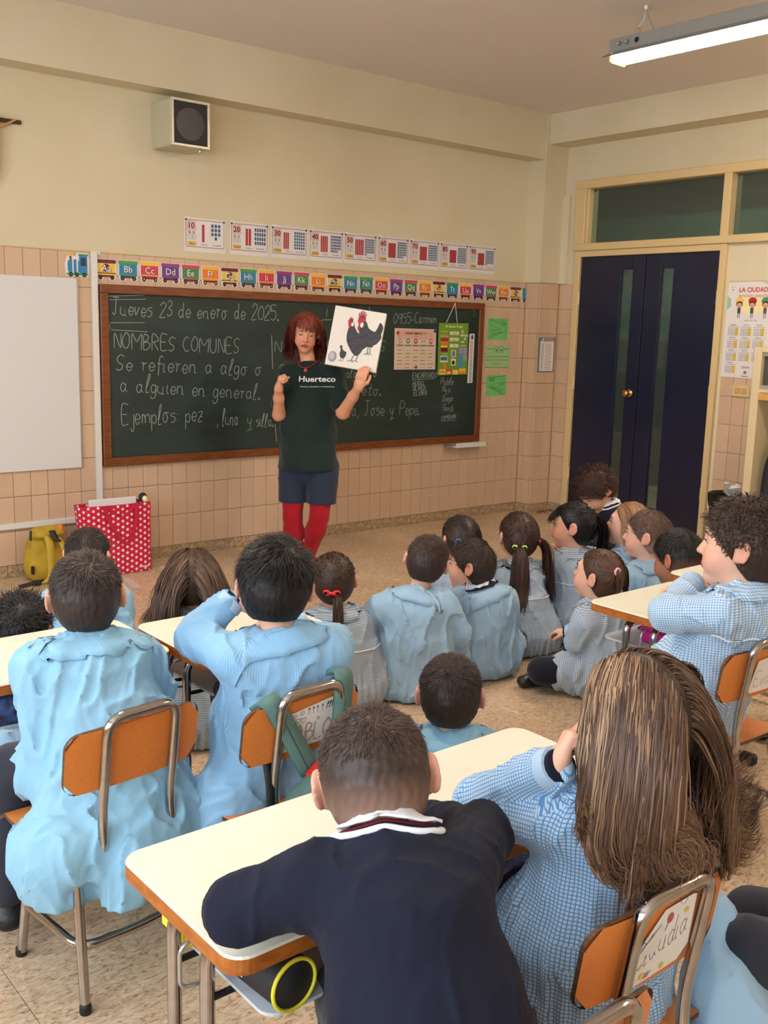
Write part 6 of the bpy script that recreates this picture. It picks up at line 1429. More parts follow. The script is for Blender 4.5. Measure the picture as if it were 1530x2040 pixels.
    if cuff:
        for i in (0, 1):
            cb_ = MB(wrists[i]); cm_ = smock if smock in (SMOCK, SMOCKP, NAVYJ) else mat('pale_blue_cuff_hem', (176, 202, 226), .85); fw = unit(wrists[i]-elbows[i]); c = wrists[i]+fw*.016
            if collar == 'polo': cb_.tube([c-fw*.03, c-fw*.018], .040, WCOL, 16).tube([c-fw*.018, c-fw*.006], .040, mat('maroon_rib', (120, 24, 44), .8), 16).tube([c-fw*.006, c+fw*.012], [.039, .034], smock, 16)
            else: cb_.tube([c-fw*.028, c-fw*.004], [.039, .036], cm_, 16).tube([c-fw*.004, c+fw*.006], [.030, .029], NAVYJ, 16)
            cf(cb_.build('cuff'), root)
    # collar: a folded band around the neck
    def collar_band(rad, z0, wid, flare, m, gapdeg, thick=.003, name='collar', rise=.010, back=.006, snapto=True, n=40, off=.007, wid_front=None):
        a0 = gapdeg; vs = []; an = np.radians(np.linspace(90+a0, 450-a0, n)); u2 = nf; r2 = unit(r-u2*(r@u2)); f2 = np.cross(u2, r2)*1.0
        rows = []
        for (dr, dz) in ((-.003, 0), (.003, rise), (.010, rise*.8), (.018+flare*.3, -wid*.25), (.02+flare*.7, -wid*.6), (.02+flare, -wid)):
            wv = 1+.35*np.cos(an-math.pi/2-0)*(1 if wid_front is None else 0); row = [neck+nf*z0+(r2*math.cos(a)*1.08+f2*math.sin(a))*(rad+dr)+u2*(dz*(1.0))-f2*back for a in an]; rows.append(row)
        A = np.array(rows)
        if snapto:
            fl_ = A[3:].reshape(-1, 3); fl_ = G.push(fl_.copy(), off, 3); pr = G.snap(fl_.copy(), off, 2); A[3:] = (pr*.85+fl_*.15).reshape(A[3:].shape)
        V_ = A.reshape(-1, 3); Q_ = np.array([(i*n+j, i*n+j+1, (i+1)*n+j+1, (i+1)*n+j) for i in range(5) for j in range(n-1)])
        o = np_mesh(name, V_, Q_, [m], root, uv=np.stack([V_[Q_][:, :, 0].ravel(), V_[Q_][:, :, 2].ravel()], 1)); md = o.modifiers.new('s', 'SOLIDIFY'); md.thickness = thick; md.offset = 1; return o
    if collar == 'smock': collar_band(.047, .012, .045, .028, smock, 12)
    elif collar == 'round': collar_band(.046, .010, .032, .022, smock, 14)
    elif collar == 'open':
        collar_band(.048, .006, .062, .040, smock, 16); collar_band(.042, .020, .016, .008, NAVYJ, 20, name='inner_collar', off=.014); collar_band(.0405, .028, .008, .004, WCOL, 20, name='shirt_collar', off=.018)
    elif collar == 'polo':
        collar_band(.040, .026, .012, .006, WCOL, 20, .003, 'shirt_collar', rise=.012, off=.014); MR = mat('maroon_rib', (120, 24, 44), .8)
        for j, (m_, w_) in enumerate(((NAVYJ, .0045), (MR, .0058), (NAVYJ, .0045), (WCOL, .0050))):
            r2_ = unit(r-nf*(r@nf)); pts = np.array([neck+nf*(.028-.006*j)+(r2_*math.cos(a)*1.05+np.cross(nf, r2_)*math.sin(a))*(.054+.0082*j) for a in np.radians(np.linspace(0, 360, 49))[:-1]])
            pts = G.snap(pts, .0012, 3)
            for _ in range(6): pts = (np.roll(pts, 1, 0)+pts*2+np.roll(pts, -1, 0))/4
            pts = G.push(pts, .0005, 1); pts = (np.roll(pts, 1, 0)+pts*2+np.roll(pts, -1, 0))/4; cf(MB(neck).tube(list(pts), w_, m_, 8, closed=True).build('neck_rib'), root)
    if piping:
        zz = neck[2]-.125; pts = [V3(pelvis[0], pelvis[1], 0)*.0+chest*V3(1, 1, 0)+(r*math.cos(a)*.17-f*math.sin(a)*.14)+up*zz for a in np.linspace(.25, math.pi-.25, 40)]
        P_ = G.snap(np.array(pts), .001, 6); P_[:, 2] = P_[:, 2]*.4+zz*.6; P_ = G.snap(P_, .0015, 2); cf(MB(neck).tube(list(P_), .0028, WCOL, 8).build('white_piping'), root)
    if face: eyes_part(root, H, iris, .45, brow)
    coll = SDF(); coll.p = []
    coll.ell(H.w(0, -.010, .024), np.array((.076, .089, .081))*hk, R, .01); coll.ell(H.w(0, -.040, -.018), np.array((.066, .058, .064))*hk, R, .035*hk); coll.ell(H.w(0, .005, -.040), np.array((.060, .060, .06))*hk, R, .03); coll.p += [q for q in G.p]
    if hair: hair(root, H, coll, G, R)
    if extra: extra(root, H, G, locals())
    return root, H, G

# ------------------------------------------------------------------ hair recipes
DKB = [(44, 32, 28), (62, 46, 38), (34, 26, 24)]; BLK = [(20, 17, 18), (30, 26, 27), (14, 12, 14)]; BRN = [(66, 46, 36), (86, 62, 48), (50, 36, 30)]; LBR = [(104, 74, 50), (126, 92, 64), (84, 58, 42)]
LONGB = [(72, 52, 42), (98, 70, 54), (52, 38, 32), (120, 90, 68)]
def short(cols, **kw):
    def f(root, H, coll, G, R): hair_short(root, H, cols, **kw)
    return f
FADE = (196, 150, 128)
# ---- seated pupils
k1h = od(748, 1552, 1.56)
person('boy in a navy jumper with maroon-striped collar leaning on the foreground desk', k1h, 62, 52, -22, 9, pelvis=(.85, .84, .445), neck=od(772, 1690, 1.455), pose='seat', smock=NAVYJ, collar='polo', h=.0048, cloth_h=.0055, hk=1.03, sw=.112,
       elbows=[od(478, 1815, 1.46), od(958, 1662, 1.62)], wrists=[oz(640, 1718, .625), oz(830, 1640, .64)], handdir=[(1, .35, 0), (-.5, .8, 0)], loose=.93, foldamp=.004, hem=.30, seed=1, hair=short([(66, 50, 44), (86, 66, 58), (52, 40, 36)], n=9000, ln=(.007, .015), thick=.0025, w=.0012, skinfade=(170, 132, 114), buzz=.1, seed=1), curl=.5)
STK = [(lambda L, rng: (L[:, 0] < -.012) & (L[:, 1] > .005) & (rng.random(len(L)) < .5), (190, 156, 120), .7), (lambda L, rng: rng.random(len(L)) < .12, (168, 130, 98), .6)]
def k2hair(root, H, coll, G, R):
    hair_flow(root, H, coll, LONGB, n=9000, var=.22, wave=.05, flare=.045, length=.35, m=26, part=-.012, back=.45, seed=2, w=.0023, endcurl=.75, tipcol=(140, 100, 72), tipmix=.35, streaks=STK, layer=.026, clump=.35, lenvar=.18, capt=.009)
    n = unit(R.T@V3(.62, -.50, .45)); c = H.w(.060, -.030, .085)
    mb = MB(c); band(mb, c, n, .013, .006, mat('pale_yellow_elastic', (228, 228, 150), .7)); cf(mb.build('hair_elastic'), root)
    reg = lambda L: (L[:, 0] > .005) & (L[:, 2] > .055) & (L[:, 1] > -.06) & (L[:, 1] < .04)
    hair_flow(root, H, coll, LONGB, n=700, m=20, tie=[((.064, -.030, .084), (.9, -.35, .35), .26)], seed=9, w=.0032, layer=.012, name='side_ponytail', region=reg, spread=.22, cap=False, tipcol=(146, 104, 74), tipmix=.3, clump=.35)
person('girl in checked smock with long loose highlighted brown hair at the foreground desk', od(1264, 1425, 1.70), 62, 92, 2, -4, pelvis=(1.35, 1.03, .445), neck=od(1234, 1580, 1.74), pose='seat', smock=GRIDM, collar='round', h=.0048, cloth_h=.0060, hk=.97, sw=.108, girl=True,
       elbows=[oz(955, 1598, .635), (1.44, 1.06, .56)], wrists=[od(1105, 1530, 1.70), (1.38, 1.20, .52)], handdir=[(od(1160, 1392, 1.72)-od(1105, 1530, 1.70)), (0, 1, 0)], palms=[CR, (0, 0, -1)], curl=[1.15, .4], handk=.86, hem=.20, seed=3, hair=k2hair, lap=.15, loose=.88,
       skirtpts=[((1.31, .99, .45), (1.28, .97, .22), .10, .11), ((1.37, 1.0, .42), (1.40, .98, .22), .10, .12)])
person('boy in a light blue smock seated at the left with short brown hair', od(172, 1188, 2.47), 76, 66, -4, 2, pelvis=(.985, 2.185, .445), neck=od(177, 1285, 2.45), pose='seat', smock=SMOCK, h=.0055, hk=1.0, sw=.120, elbows=[od(92, 1480, 2.40), (1.13, 2.25, .58)], wrists=[od(78, 1560, 2.50), (1.12, 2.40, .615)], knees=[(.80, 2.36, .415), (1.02, 2.44, .42)], ankles=[(.76, 2.32, .12), (1.0, 2.40, .10)], seed=5, hem=.215,
       hair=short([(58, 46, 42), (78, 62, 56), (44, 34, 32)], n=8000, ln=(.012, .024), thick=.005, w=.0014, seed=5), loose=1.0, foldamp=.0085,
       skirtpts=[((.92, 2.16, .45), (.805, 2.10, .31), .10, .09), ((.805, 2.10, .31), (.80, 2.06, .24), .09, .07), ((.96, 2.06, .40), (.93, 1.965, .29), .05, .05), ((.93, 1.965, .29), (.89, 1.95, .19), .06, .035), ((.80, 2.09, .30), (1.08, 2.08, .28), .085, .085), ((.80, 2.012, .345), (1.04, 2.035, .335), .052, .048), ((1.0, 2.02, .30), (1.06, 1.955, .18), .065, .04), ((1.02, 2.12, .43), (1.10, 2.07, .26), .09, .08)])
person('black-haired boy in a striped light blue smock raising his left hand to his head', od(548, 1168, 2.52), 64, 56, -6, -3, pelvis=(1.40, 2.11, .445), neck=od(562, 1272, 2.50), pose='seat', smock=STRIPE, h=.0055, hk=1.03, sw=.120, elbows=[od(388, 1268, 2.58), (1.66, 2.20, .62)], wrists=[od(458, 1200, 2.60), (1.62, 2.40, .63)], handdir=[(od(520, 1188, 2.58)-od(458, 1200, 2.60)), (-.3, 1, 0)], palms=[CF, (0, 0, -1)], curl=.35, seed=7, hem=.22,
       hair=short(BLK, n=8000, ln=(.022, .040), thick=.011, w=.0016, seed=7, whorl=(.02, -.045, .078)), foldamp=.007, skirtpts=[((1.33, 2.06, .45), (1.20, 2.04, .30), .10, .10), ((1.38, 2.03, .42), (1.40, 2.0, .27), .07, .07)])
def curly(cols, n=2600, seed=0, thick=.016):
    def f(root, H, coll, G, R): hair_short(root, H, cols, n=n, ln=(.030, .050), curl=1.0, thick=thick, w=.0022, seed=seed)
    return f
def k5hair(root, H, coll, G, R):
    hair_short(root, H, [(58, 40, 32), (78, 54, 42), (44, 30, 26)], n=5200, ln=(.020, .036), curl=1.1, thick=.016, w=.0020, seed=11)
    hair_flow(root, H, coll, [(58, 40, 32), (78, 54, 42)], n=500, m=14, tie=[((0, -.115, -.01), (0, -1, .2), .16)], seed=11, w=.003, name='ponytail', region=lambda L: L[:, 1] < -.02, cap=False, wave=.25, spread=.5)
    mb = MB(H.c); band(mb, H.w(0, -.112, -.01), R.T@V3(0, -1, .1), .016, .006, WCOL); cf(mb.build('hair_elastic'), root)
    RR = mat('small_ear_ring', (150, 120, 70), .3, metal=1)
person('curly-haired girl in blue gingham smock resting her arms on the right-hand desk', od(1478, 1088, 2.90), 84, 112, 4, -4, pelvis=(2.64, 1.64, .46), neck=od(1492, 1180, 2.88), pose='seat', smock=GING, collar='smock', girl=True, piping=True, h=.0055, cloth_h=.0062, hk=1.17, sw=.128, elbows=[od(1330, 1222, 2.90), (2.94, 1.76, .68)], wrists=[od(1378, 1163, 3.02), (2.98, 1.94, .64)], handdir=[(1, .1, .05), (-.2, 1, 0)], knees=[(2.46, 1.80, .40), (2.80, 1.80, .40)], ankles=[(2.40, 1.70, .14), (2.80, 1.80, .10)], seed=11, hem=.29, hair=k5hair, face=True, loose=1.06,
       skirtpts=[((2.54, 1.64, .50), (2.42, 1.60, .33), .12, .12), ((2.62, 1.62, .50), (2.62, 1.62, .36), .11, .11)], extra=None)
# child mostly out of the frame at the lower right
person('child in light blue smock and black trousers cut off by the lower right edge', od(1800, 1500, 2.1), 165, 150, 0, 0, lap=.05, pelvis=od(1730, 1900, 1.92), pose='seat', smock=SMOCKP, h=.009, sw=.12, knees=[od(1492, 1895, 1.82), od(1500, 1832, 2.0)], ankles=[od(1492, 1895, 1.82)*V3(1, 1, 0)+V3(.02, 0, .09), od(1500, 1832, 2.0)*V3(1, 1, 0)+V3(.02, 0, .09)], seed=13, hem=.16, hair=short(DKB, n=1500, seed=3), elbows=[od(1800, 1700, 1.9), od(1840, 1700, 2.2)], wrists=[od(1700, 1800, 1.85), od(1700, 1760, 2.1)],
       skirtpts=[(od(1424, 1835, 1.86), od(1436, 1960, 1.80), .045, .055), (od(1436, 1960, 1.80), od(1470, 2060, 1.78), .055, .07), (od(1470, 2060, 1.78), od(1560, 2040, 1.82), .07, .06)])

# ---- pupils on the floor
def face_to(x, y): return math.degrees(math.atan2(5.2-y, 3.7-x))
person('boy on the floor behind the seated left boy, only hair and one shoulder showing', (1.60, 3.75, .585), 55, 48, -3, 0, smock=SMOCK, seed=21, hair=short([(40, 32, 30), (56, 44, 40)], n=3500, ln=(.012, .022), seed=21), spreadw=.9, elbows=[(1.36, 3.80, .30), (1.68, 3.62, .28)])
person('child on the floor beyond the left desk with dark curly hair', (1.07, 3.03, .55), 50, 58, 0, 0, smock=SMOCKP, seed=23, hair=curly(BLK, 2600, 23, .012), skin=1)
def loosehair(cols, n=1500, length=.34, seed=0, **kw):
    def f(root, H, coll, G, R): hair_flow(root, H, coll, cols, n=n, length=length, m=16, seed=seed, **{**dict(w=.0042, layer=.018, clump=.25, wave=.05), **kw})
    return f
person('girl on the floor with long loose wavy brown hair beyond the middle desk', (1.76, 3.20, .585), 58, 60, 2, 0, smock=GREYC, seed=25, girl=True, collar='round', hair=loosehair([(76, 54, 42), (98, 72, 56), (58, 42, 34)], 2600, .36, 25, w=.0038, layer=.022, wave=.09))
def pony(cols, ties, bows=None, n=1300, seed=0, **kw):
    def f(root, H, coll, G, R):
        ho = hair_flow(root, H, coll, cols, n=n, m=18, tie=ties, seed=seed, **{**dict(w=.0036, layer=.010, spread=.3, clump=.2), **kw})
        for (kind, c, nn, size, m, lb) in (bows or []):
            c = surf(c, .024 if kind == 'bow' else .017)
            if kind == 'bow': bow(ho, H.w(*c), R.T@V3(nn), R[2], size, m, label=lb)
            else: mb = MB(H.c); band(mb, H.w(*c), R.T@V3(nn), size, size*.4, m); o = mb.build('hair_elastic'); cf(o, ho)
    return f
REDB = mat('red_satin_bow', (214, 24, 40), .45)
person('girl on the floor with a low ponytail tied by a red bow', (2.37, 3.16, .50), 70, 58, -4, 0, pelvis=(2.42, 3.12, .105), smock=GREYC, seed=27, girl=True, collar='round', piping=True, hk=1.03, hair=pony(BRN, [((.006, -.092, -.035), (.1, -.8, -.5), .22)], [('bow', (-.012, -.106, -.030), (-.25, -1, .1), .036, REDB, 'red ribbon bow')], 1700, 27, region=reg_long))
person('boy on the floor in a broad light blue smock leaning right towards his neighbour', (2.73, 3.0, .563), 62, 42, -5, -10, pelvis=(2.70, 3.03, .105), neck=(2.66, 2.99, .435), smock=SMOCKP, seed=29, h=.0065, sw=.13, elbows=[(2.50, 3.12, .30), (2.84, 2.90, .27)], wrists=[(2.50, 3.28, .14), (2.92, 2.98, .12)], hair=short([(56, 42, 38), (74, 56, 48)], n=4500, ln=(.012, .022), seed=29, whorl=(.045, -.06, .04)), spreadw=1.12, loose=1.08, foldamp=.009)
person('boy on the floor in profile with a navy striped inner collar', (3.06, 3.08, .487), 66, 122, 2, -4, pelvis=(3.10, 3.04, .105), neck=(3.08, 3.03, .375), smock=SMOCKP, collar='open', seed=31, h=.0058, sw=.118, face=True, hair=short([(50, 38, 32), (68, 52, 42)], n=4500, ln=(.016, .028), seed=31, thick=.010), knees=[(2.98, 3.30, .08), (3.40, 3.10, .08)], foldamp=.009, elbows=[(2.95, 3.1, .24), (3.24, 3.02, .22)])
BLE = mat('blue_elastic', (50, 100, 180), .6)
person('girl on the floor with two bunches held by blue bands behind the profile boy', (3.285, 3.385, .525), 66, 74, 0, 0, smock=GREYC, seed=33, girl=True, collar='round', hk=1.05, hair=pony(DKB, [((-.050, -.080, .012), (-.5, -.7, .1), .10), ((.058, -.070, .000), (.8, -.5, .1), .22)], [('band', (-.050, -.088, .012), (-.5, -.8, 0), .012, BLE, None), ('band', (.060, -.078, .0), (.8, -.6, 0), .012, BLE, None)], 1500, 33))
YG = mat('lime_bow', (196, 232, 90), .5); PKB2 = mat('hot_pink_bow', (236, 60, 120), .5)
person('girl on the floor with two long brown bunches tied with lime and pink bows', (3.54, 3.25, .535), 62, 66, 2, 0, smock=GREYC, seed=35, girl=True, collar='round', piping=True, h=.0065, hk=1.08, spreadw=1.15, hair=pony([(64, 44, 36), (84, 58, 46), (48, 34, 30)], [((-.030, -.088, -.030), (-.2, -.9, -.1), .34), ((.072, -.052, -.020), (.9, -.5, .1), .34)], [('bow', (-.030, -.098, -.022), (-.3, -1, .2), .036, YG, 'lime green bow'), ('bow', (.080, -.056, -.012), (.8, -.7, .2), .034, PKB2, 'hot pink bow')], 2600, 35, spread=.55))
PAT = mat('patterned_white_ribbon', (206, 190, 184), .6, noise=(60, .6, (90, 50, 46)))
person('girl on the floor with a black half ponytail and a patterned white bow, in profile', (3.87, 3.19, .565), 72, 122, 3, 0, pelvis=(3.88, 3.12, .105), smock=GREYC, seed=37, girl=True, collar='round', piping=True, h=.006, hk=1.08, face=True, skin=1,
       hair=lambda root, H, coll, G, R: (hair_flow(root, H, coll, BLK, n=1700, m=18, tie=[((0, -.088, .050), (0, -.5, -.4), .30)], seed=37, w=.0038, layer=.012, spread=.5, wave=.18, region=reg_long), bow(root, H.w(.0, -.070, .088), R.T@V3(.2, -.6, .8), R[1], .045, PAT, label='patterned white bow'), hair_flow(root, H, coll, BLK, n=260, m=6, length=.075, seed=38, w=.0036, layer=.004, name='fringe', region=lambda L: (L[:, 1] > .045) & (L[:, 2] > .045) & (np.abs(L[:, 0]) < .05), back=-.9, drop=V3(0, 0, -1), cap=False, lenvar=.15, clump=.1)) and None)
SCARF = mat('dark_flowered_scarf', (34, 24, 32), .8, noise=(70, .6, (150, 60, 66)))
def f10x(root, H, G, lc):
    n_ = lc['neck']; r = lc['r']; f = lc['f']
    o = strap(MB(n_), [tuple(n_+r*.055+f*.0+V3(0, 0, .02)), tuple(n_+r*.075+f*.085-V3(0, 0, .06)), tuple(n_+r*.06+f*.15-V3(0, 0, .16)), tuple(n_+r*.05+f*.17-V3(0, 0, .27))], .045, SCARF, tuple(r)).build('scarf_end'); cf(o, root); o.modifiers.new('s', 'SOLIDIFY').thickness = .008
person('curly brown-haired child leaning forward by the blue door in navy uniform', (4.42, 3.50, .655), 172, 166, -42, 0, pelvis=(4.62, 3.46, .22), neck=(4.50, 3.475, .560), smock=NAVYJ, collar='polo', seed=39, h=.0062, hk=1.06, face=True, knees=[(4.50, 3.28, .07), (4.52, 3.64, .07)], ankles=[(4.72, 3.36, .05), (4.72, 3.58, .05)], elbows=[(4.42, 3.33, .36), (4.44, 3.62, .36)], wrists=[(4.24, 3.40, .40), (4.24, 3.55, .40)], handdir=[(-.6, .4, .3), (-.6, -.4, .3)], hair=curly([(54, 30, 24), (72, 40, 30), (40, 22, 20)], 4200, 39, .022), extra=f10x, spreadw=.8)
def f11hair(root, H, coll, G, R):
    hair_flow(root, H, coll, [(140, 102, 68), (164, 124, 84), (112, 80, 54)], n=1700, length=.26, m=16, seed=41, w=.004, layer=.014, back=.9, clump=.25)
    pts = [H.w(math.cos(a)*.086, .006-.012*math.sin(a), .020+math.sin(a)*.092) for a in np.radians(np.linspace(-5, 185, 22))]
    o = strap(MB(H.c), [tuple(p) for p in pts[::3]], .018, mat('pink_yellow_hairband', (250, 214, 120), .5, noise=(18, .5, (240, 130, 160))), tuple(R[1])).build('hairband'); cf(o, root); o.modifiers.new('s', 'SOLIDIFY').thickness = .003
person('fair-haired girl on the floor with a yellow and pink hairband, in profile', (4.10, 3.03, .570), 95, 122, 10, 0, smock=SMOCKP, seed=41, collar='round', h=.0062, hk=1.04, face=True, hair=f11hair, elbows=[(3.98, 3.16, .30), (4.22, 3.10, .28)], wrists=[(3.94, 3.26, .40), (4.12, 3.30, .20)], handdir=[(-.3, .3, .5), (0, 1, 0)])
person('boy on the floor with short light brown hair in profile before the blue door', (3.88, 2.76, .590), 90, 116, 4, 0, smock=SMOCKP, seed=43, h=.0062, hk=1.05, face=True, hair=short([(96, 72, 58), (118, 90, 74), (78, 58, 48)], n=5000, ln=(.010, .020), seed=43, thick=.006, skinfade=(190, 150, 126)))
person('boy on the floor with black hair half hidden by the right-hand desk', (3.68, 2.455, .565), 80, 92, -8, 0, smock=SMOCKP, seed=45, h=.0070, hk=1.10, skin=3, hair=short(BLK, n=5000, ln=(.010, .022), seed=45, thick=.008, skinfade=(150, 106, 80)))
PKF = mat('pale_pink_bobble', (240, 180, 190), .6)
person('girl sitting cross-legged on the floor with pink hair bobbles and a black shoe showing', (3.31, 2.58, .515), 108, 104, 12, 0, pelvis=(3.38, 2.55, .105), smock=GREYC, seed=47, girl=True, collar='round', piping=False, legm=NAVYT, h=.0058, hk=1.02, face=True, knees=[(3.13, 2.70, .10), (3.52, 2.80, .09)], ankles=[(3.36, 2.80, .06), (3.22, 2.78, .055)], elbows=[(3.20, 2.58, .25), (3.50, 2.60, .25)], wrists=[oz(1165, 1262, .19), (3.42, 2.80, .19)], handdir=[(-.3, 1, -.2), (-.3, .8, 0)],
       hair=pony([(82, 54, 40), (104, 70, 52), (62, 42, 34)], [((-.036, -.070, .048), (-.3, -.8, .3), .10), ((.066, -.055, .040), (.8, -.5, .3), .14)], [('band', (-.037, -.078, .052), (-.3, -.9, .2), .013, PKF, None), ('band', (.068, -.060, .042), (.8, -.5, .2), .013, PKF, None)], 1500, 47, wave=.12))
person('short-haired boy on the floor just beyond the foreground desk', (1.87, 1.94, .500), 50, 47, -6, 0, pelvis=(1.86, 1.93, .105), neck=(1.855, 1.915, .385), smock=SMOCK, seed=49, h=.0058, hk=1.03, collar='round', hair=short([(48, 36, 32), (66, 50, 44), (38, 28, 26)], n=7000, ln=(.010, .020), seed=49, thick=.005, w=.0014, whorl=(.0, -.06, .066)), spreadw=.9)

# ------------------------------------------------------------------ teacher
def teacher():
    T_ = thing('person', 'red-haired woman standing in dark green shirt, denim shorts and red tights holding up a picture', 'person', (3.62, 5.15, 0))
    up = V3(0, 0, 1); P = lambda x, y, d: od(x, y, d)
    hy = 236; R = head_frame(hy, -14, 5); H = Head(P(609, 661, 6.25), R, 1.09)
    neck = P(616, 722, 6.30); sr, sl = P(577, 745, 6.33), P(665, 745, 6.27); f = unit(-(np.cross(up, unit(sr-sl)))); f = unit(np.cross(up, unit(sl-sr))*1.0); f = f if f@CF < 0 else -f; r = unit(np.cross(f, up))
    er, wr_ = P(556, 826, 6.27), P(555, 775, 6.10); el, wl = P(683, 822, 6.20), P(714, 772, 6.02)
    hipR, hipL = P(586, 925, 6.32), P(644, 925, 6.28); kR, kL = P(583, 1030, 6.30), P(636, 1030, 6.27); aR, aL = P(588, 1112, 6.36), P(616, 1105, 6.36)
    chest = (sr+sl)/2-up*.10; waist = P(613, 862, 6.32); pel = (hipR+hipL)/2
    S = SDF(); w = (r, 1.32)
    S.rc(chest, waist, .098, .092, .04, wide=w); S.rc(waist, pel, .092, .112, .04, wide=w); S.rc(sr*.85+sl*.15, sr*.15+sl*.85, .052, .052, .05)
    S.rc(neck-up*.04, H.w(0, -.022, -.05), .047, .044, .03)
    for s_, e_, w_ in ((sr, er, wr_), (sl, el, wl)): S.rc(s_, e_, .046, .039, .03); S.rc(e_, e_*.35+w_*.65, .039, .031, .02); S.rc(e_*.35+w_*.65, w_, .031, .024, .02)
    for h_, k_, a_ in ((hipR, kR, aR), (hipL, kL, aL)): S.rc(h_, k_, .085, .056, .03); c_ = k_*.68+a_*.32; S.rc(k_, c_, .054, .056, .02); S.rc(c_, a_, .056, .036, .03)
    hand(S, wr_, unit(P(558, 742, 6.06)-wr_), unit(r*-.7+f*-.2+V3(0, 0, 0)), -f-r*.3, 1.25, 1.0)
    hand(S, wl, unit(P(722, 742, 5.985)-wl), -f*1.0-up*.1, up*.3-r, .32, 1.0)
    add_head(S, H, adult=True)
    V, Q = S.mesh(.0048); np_mesh('body', V, Q, [SKIN], T_, origin=(3.62, 5.15, 0), col=head_colors(H, V, (222, 160, 128)))
    # tights, shorts, shirt
    g = SDF(); 
    for h_, k_, a_ in ((hipR, kR, aR), (hipL, kL, aL)): g.rc(h_, k_, .089, .059, .03); c_ = k_*.68+a_*.32; g.rc(k_, c_, .057, .059, .02); g.rc(c_, a_, .059, .039, .03)
    V, Q = g.mesh(.007); np_mesh('tights', V, Q, [REDTI], T_, uv=limb_uv(g, V, Q, f))
    g = SDF(); g.rc(pel-up*.02, pel+up*.02, .118, .112, .03, wide=w)
    for h_, k_ in ((hipR, kR), (hipL, kL)): e_ = h_*.5+k_*.5; g.rc(h_-up*.02, e_-up*.1, .098, .090, .006)
    zc = P(610, 1001, 6.3)[2]; g.clip.append((-up, -zc)); g.post = folds(.004, 3, (24, 24, 20)); V, Q = g.mesh(.007); np_mesh('denim_shorts', V, Q, [DENIM], T_, uv=limb_uv(g, V, Q, f))
    hm = MB(pel); 
    g = SDF(); g.rc(chest, waist, .124, .128, .05, wide=(r, 1.28)); g.rc(waist, pel-up*.02, .130, .148, .05, wide=(r, 1.26)); g.rc(sr*.9+sl*.1, sr*.1+sl*.9, .060, .060, .06); g.rc(chest, neck-up*.035, .09, .060, .05)
    for s_, e_ in ((sr, er), (sl, el)): g.rc(s_, s_*.28+e_*.72, .062, .064, .04)
    zh = P(612, 934, 6.3)[2]; g.clip.append((-up, -zh)); nf = unit(H.w(0, -.02, -.05)-(neck-up*.04)); nf = unit(nf-f*.30); g.clip.append((nf, nf@(neck+nf*.000-f*.0)))
    g.post = folds(.007, 1.4, (15, 15, 11)); V, Q = g.mesh(.007); np_mesh('dark_green_shirt', V, Q, [TSHIRT], T_, uv=limb_uv(g, V, Q, f)); G = g
    # printed word on the shirt, laid on the cloth
    for (txt, xa, ya, xb, yb, hh, nm) in (('Huerteco', 592, 762, 667, 762, .034, 'shirt_lettering'), ('Huertos educativos y terapeuticos', 595, 773, 665, 773, .007, 'shirt_small_lettering')):
        ge, fa = text_geo(txt, .020 if hh > .01 else .01); A, B = P(xa, ya, 6.1), P(xb, yb, 6.1); x0, x1 = ge[:, 0].min(), ge[:, 0].max(); kx = np.linalg.norm(B-A)/(x1-x0); U = unit(B-A)
        ve = np.array([A+U*(p[0]-x0)*kx+up*p[1]*hh/.72 for p in ge])
        ve = [G.snap(ve, .0035, 1)] and ve
        for _ in range(30):
            d = G.ev(ve.astype(F32)); ve = ve+(CF*np.array([1, 1, 0]))[None]*(d-.0035)[:, None]*.8
        m_ = MB(ve.mean(0)); m_.add([tuple(v) for v in ve], fa, WHITE); o = m_.build(nm); cf(o, T_)
    # necklace, earrings
    BE = mat('red_brown_beads', (120, 34, 36), .25); ring = [neck+(r*math.cos(a)*.062+f*(math.sin(a)*.062))+up*(.012-.055*max(0, math.sin(a))**1.6) for a in np.radians(np.linspace(-20, 200, 34))]
    ring = G.push(np.array(ring), .006, 3); m_ = MB(neck); 
    for q in ring: m_.sph(q, .0058, BE, 8)
    cf(m_.build('bead_necklace'), T_)
    mid = ring[len(ring)//2]; cf(MB(mid).sph(mid-up*.016+f*.006, .013, mat('pink_pendant', (206, 70, 96), .2), 12).build('pendant'), T_)
    m_ = MB(H.c)
    for sx in (-1, 1): m_.sph(H.w(sx*.080, -.008, -.058), .008, mat('dark_red_earring', (150, 24, 40), .3), 10, (1, 1, 1.5)); m_.tube([H.w(sx*.080, -.008, -.034), H.w(sx*.080, -.008, -.050)], .0012, ALU, 6)
    cf(m_.build('earrings'), T_)
    eyes_part(T_, H, (60, 44, 30), .95, (110, 54, 34))
    RH = [(112, 46, 28), (140, 62, 38), (86, 32, 24)]
    coll = SDF(); coll.ell(H.w(0, -.010, .024), np.array((.073, .088, .080))*1.09, R, .01); coll.ell(H.w(0, .005, -.040), np.array((.062, .062, .062))*1.09, R, .03); coll.p += G.p
    reg = lambda L: (L[:, 1]*.80-L[:, 2]*.60 < .006)
    hair_flow(T_, H, coll, RH, n=2600, length=.24, m=18, part=-.0, back=.75, capt=.004, seed=51, w=.0042, layer=.014, endcurl=.25, wave=.06, region=reg, tipcol=(84, 24, 26), tipmix=.8, clump=.3, lenvar=.3)
    hair_flow(T_, H, coll, RH, n=420, length=.075, m=9, part=.09, back=-.42, seed=52, w=.0032, layer=.005, name='fringe', region=lambda L: (L[:, 1] > .015) & (L[:, 2] > .060) & (L[:, 0] > -.035), cap=False, clump=.2, lenvar=.2)
    SH_ = mat('dark_red_shoe', (120, 40, 52), .4)
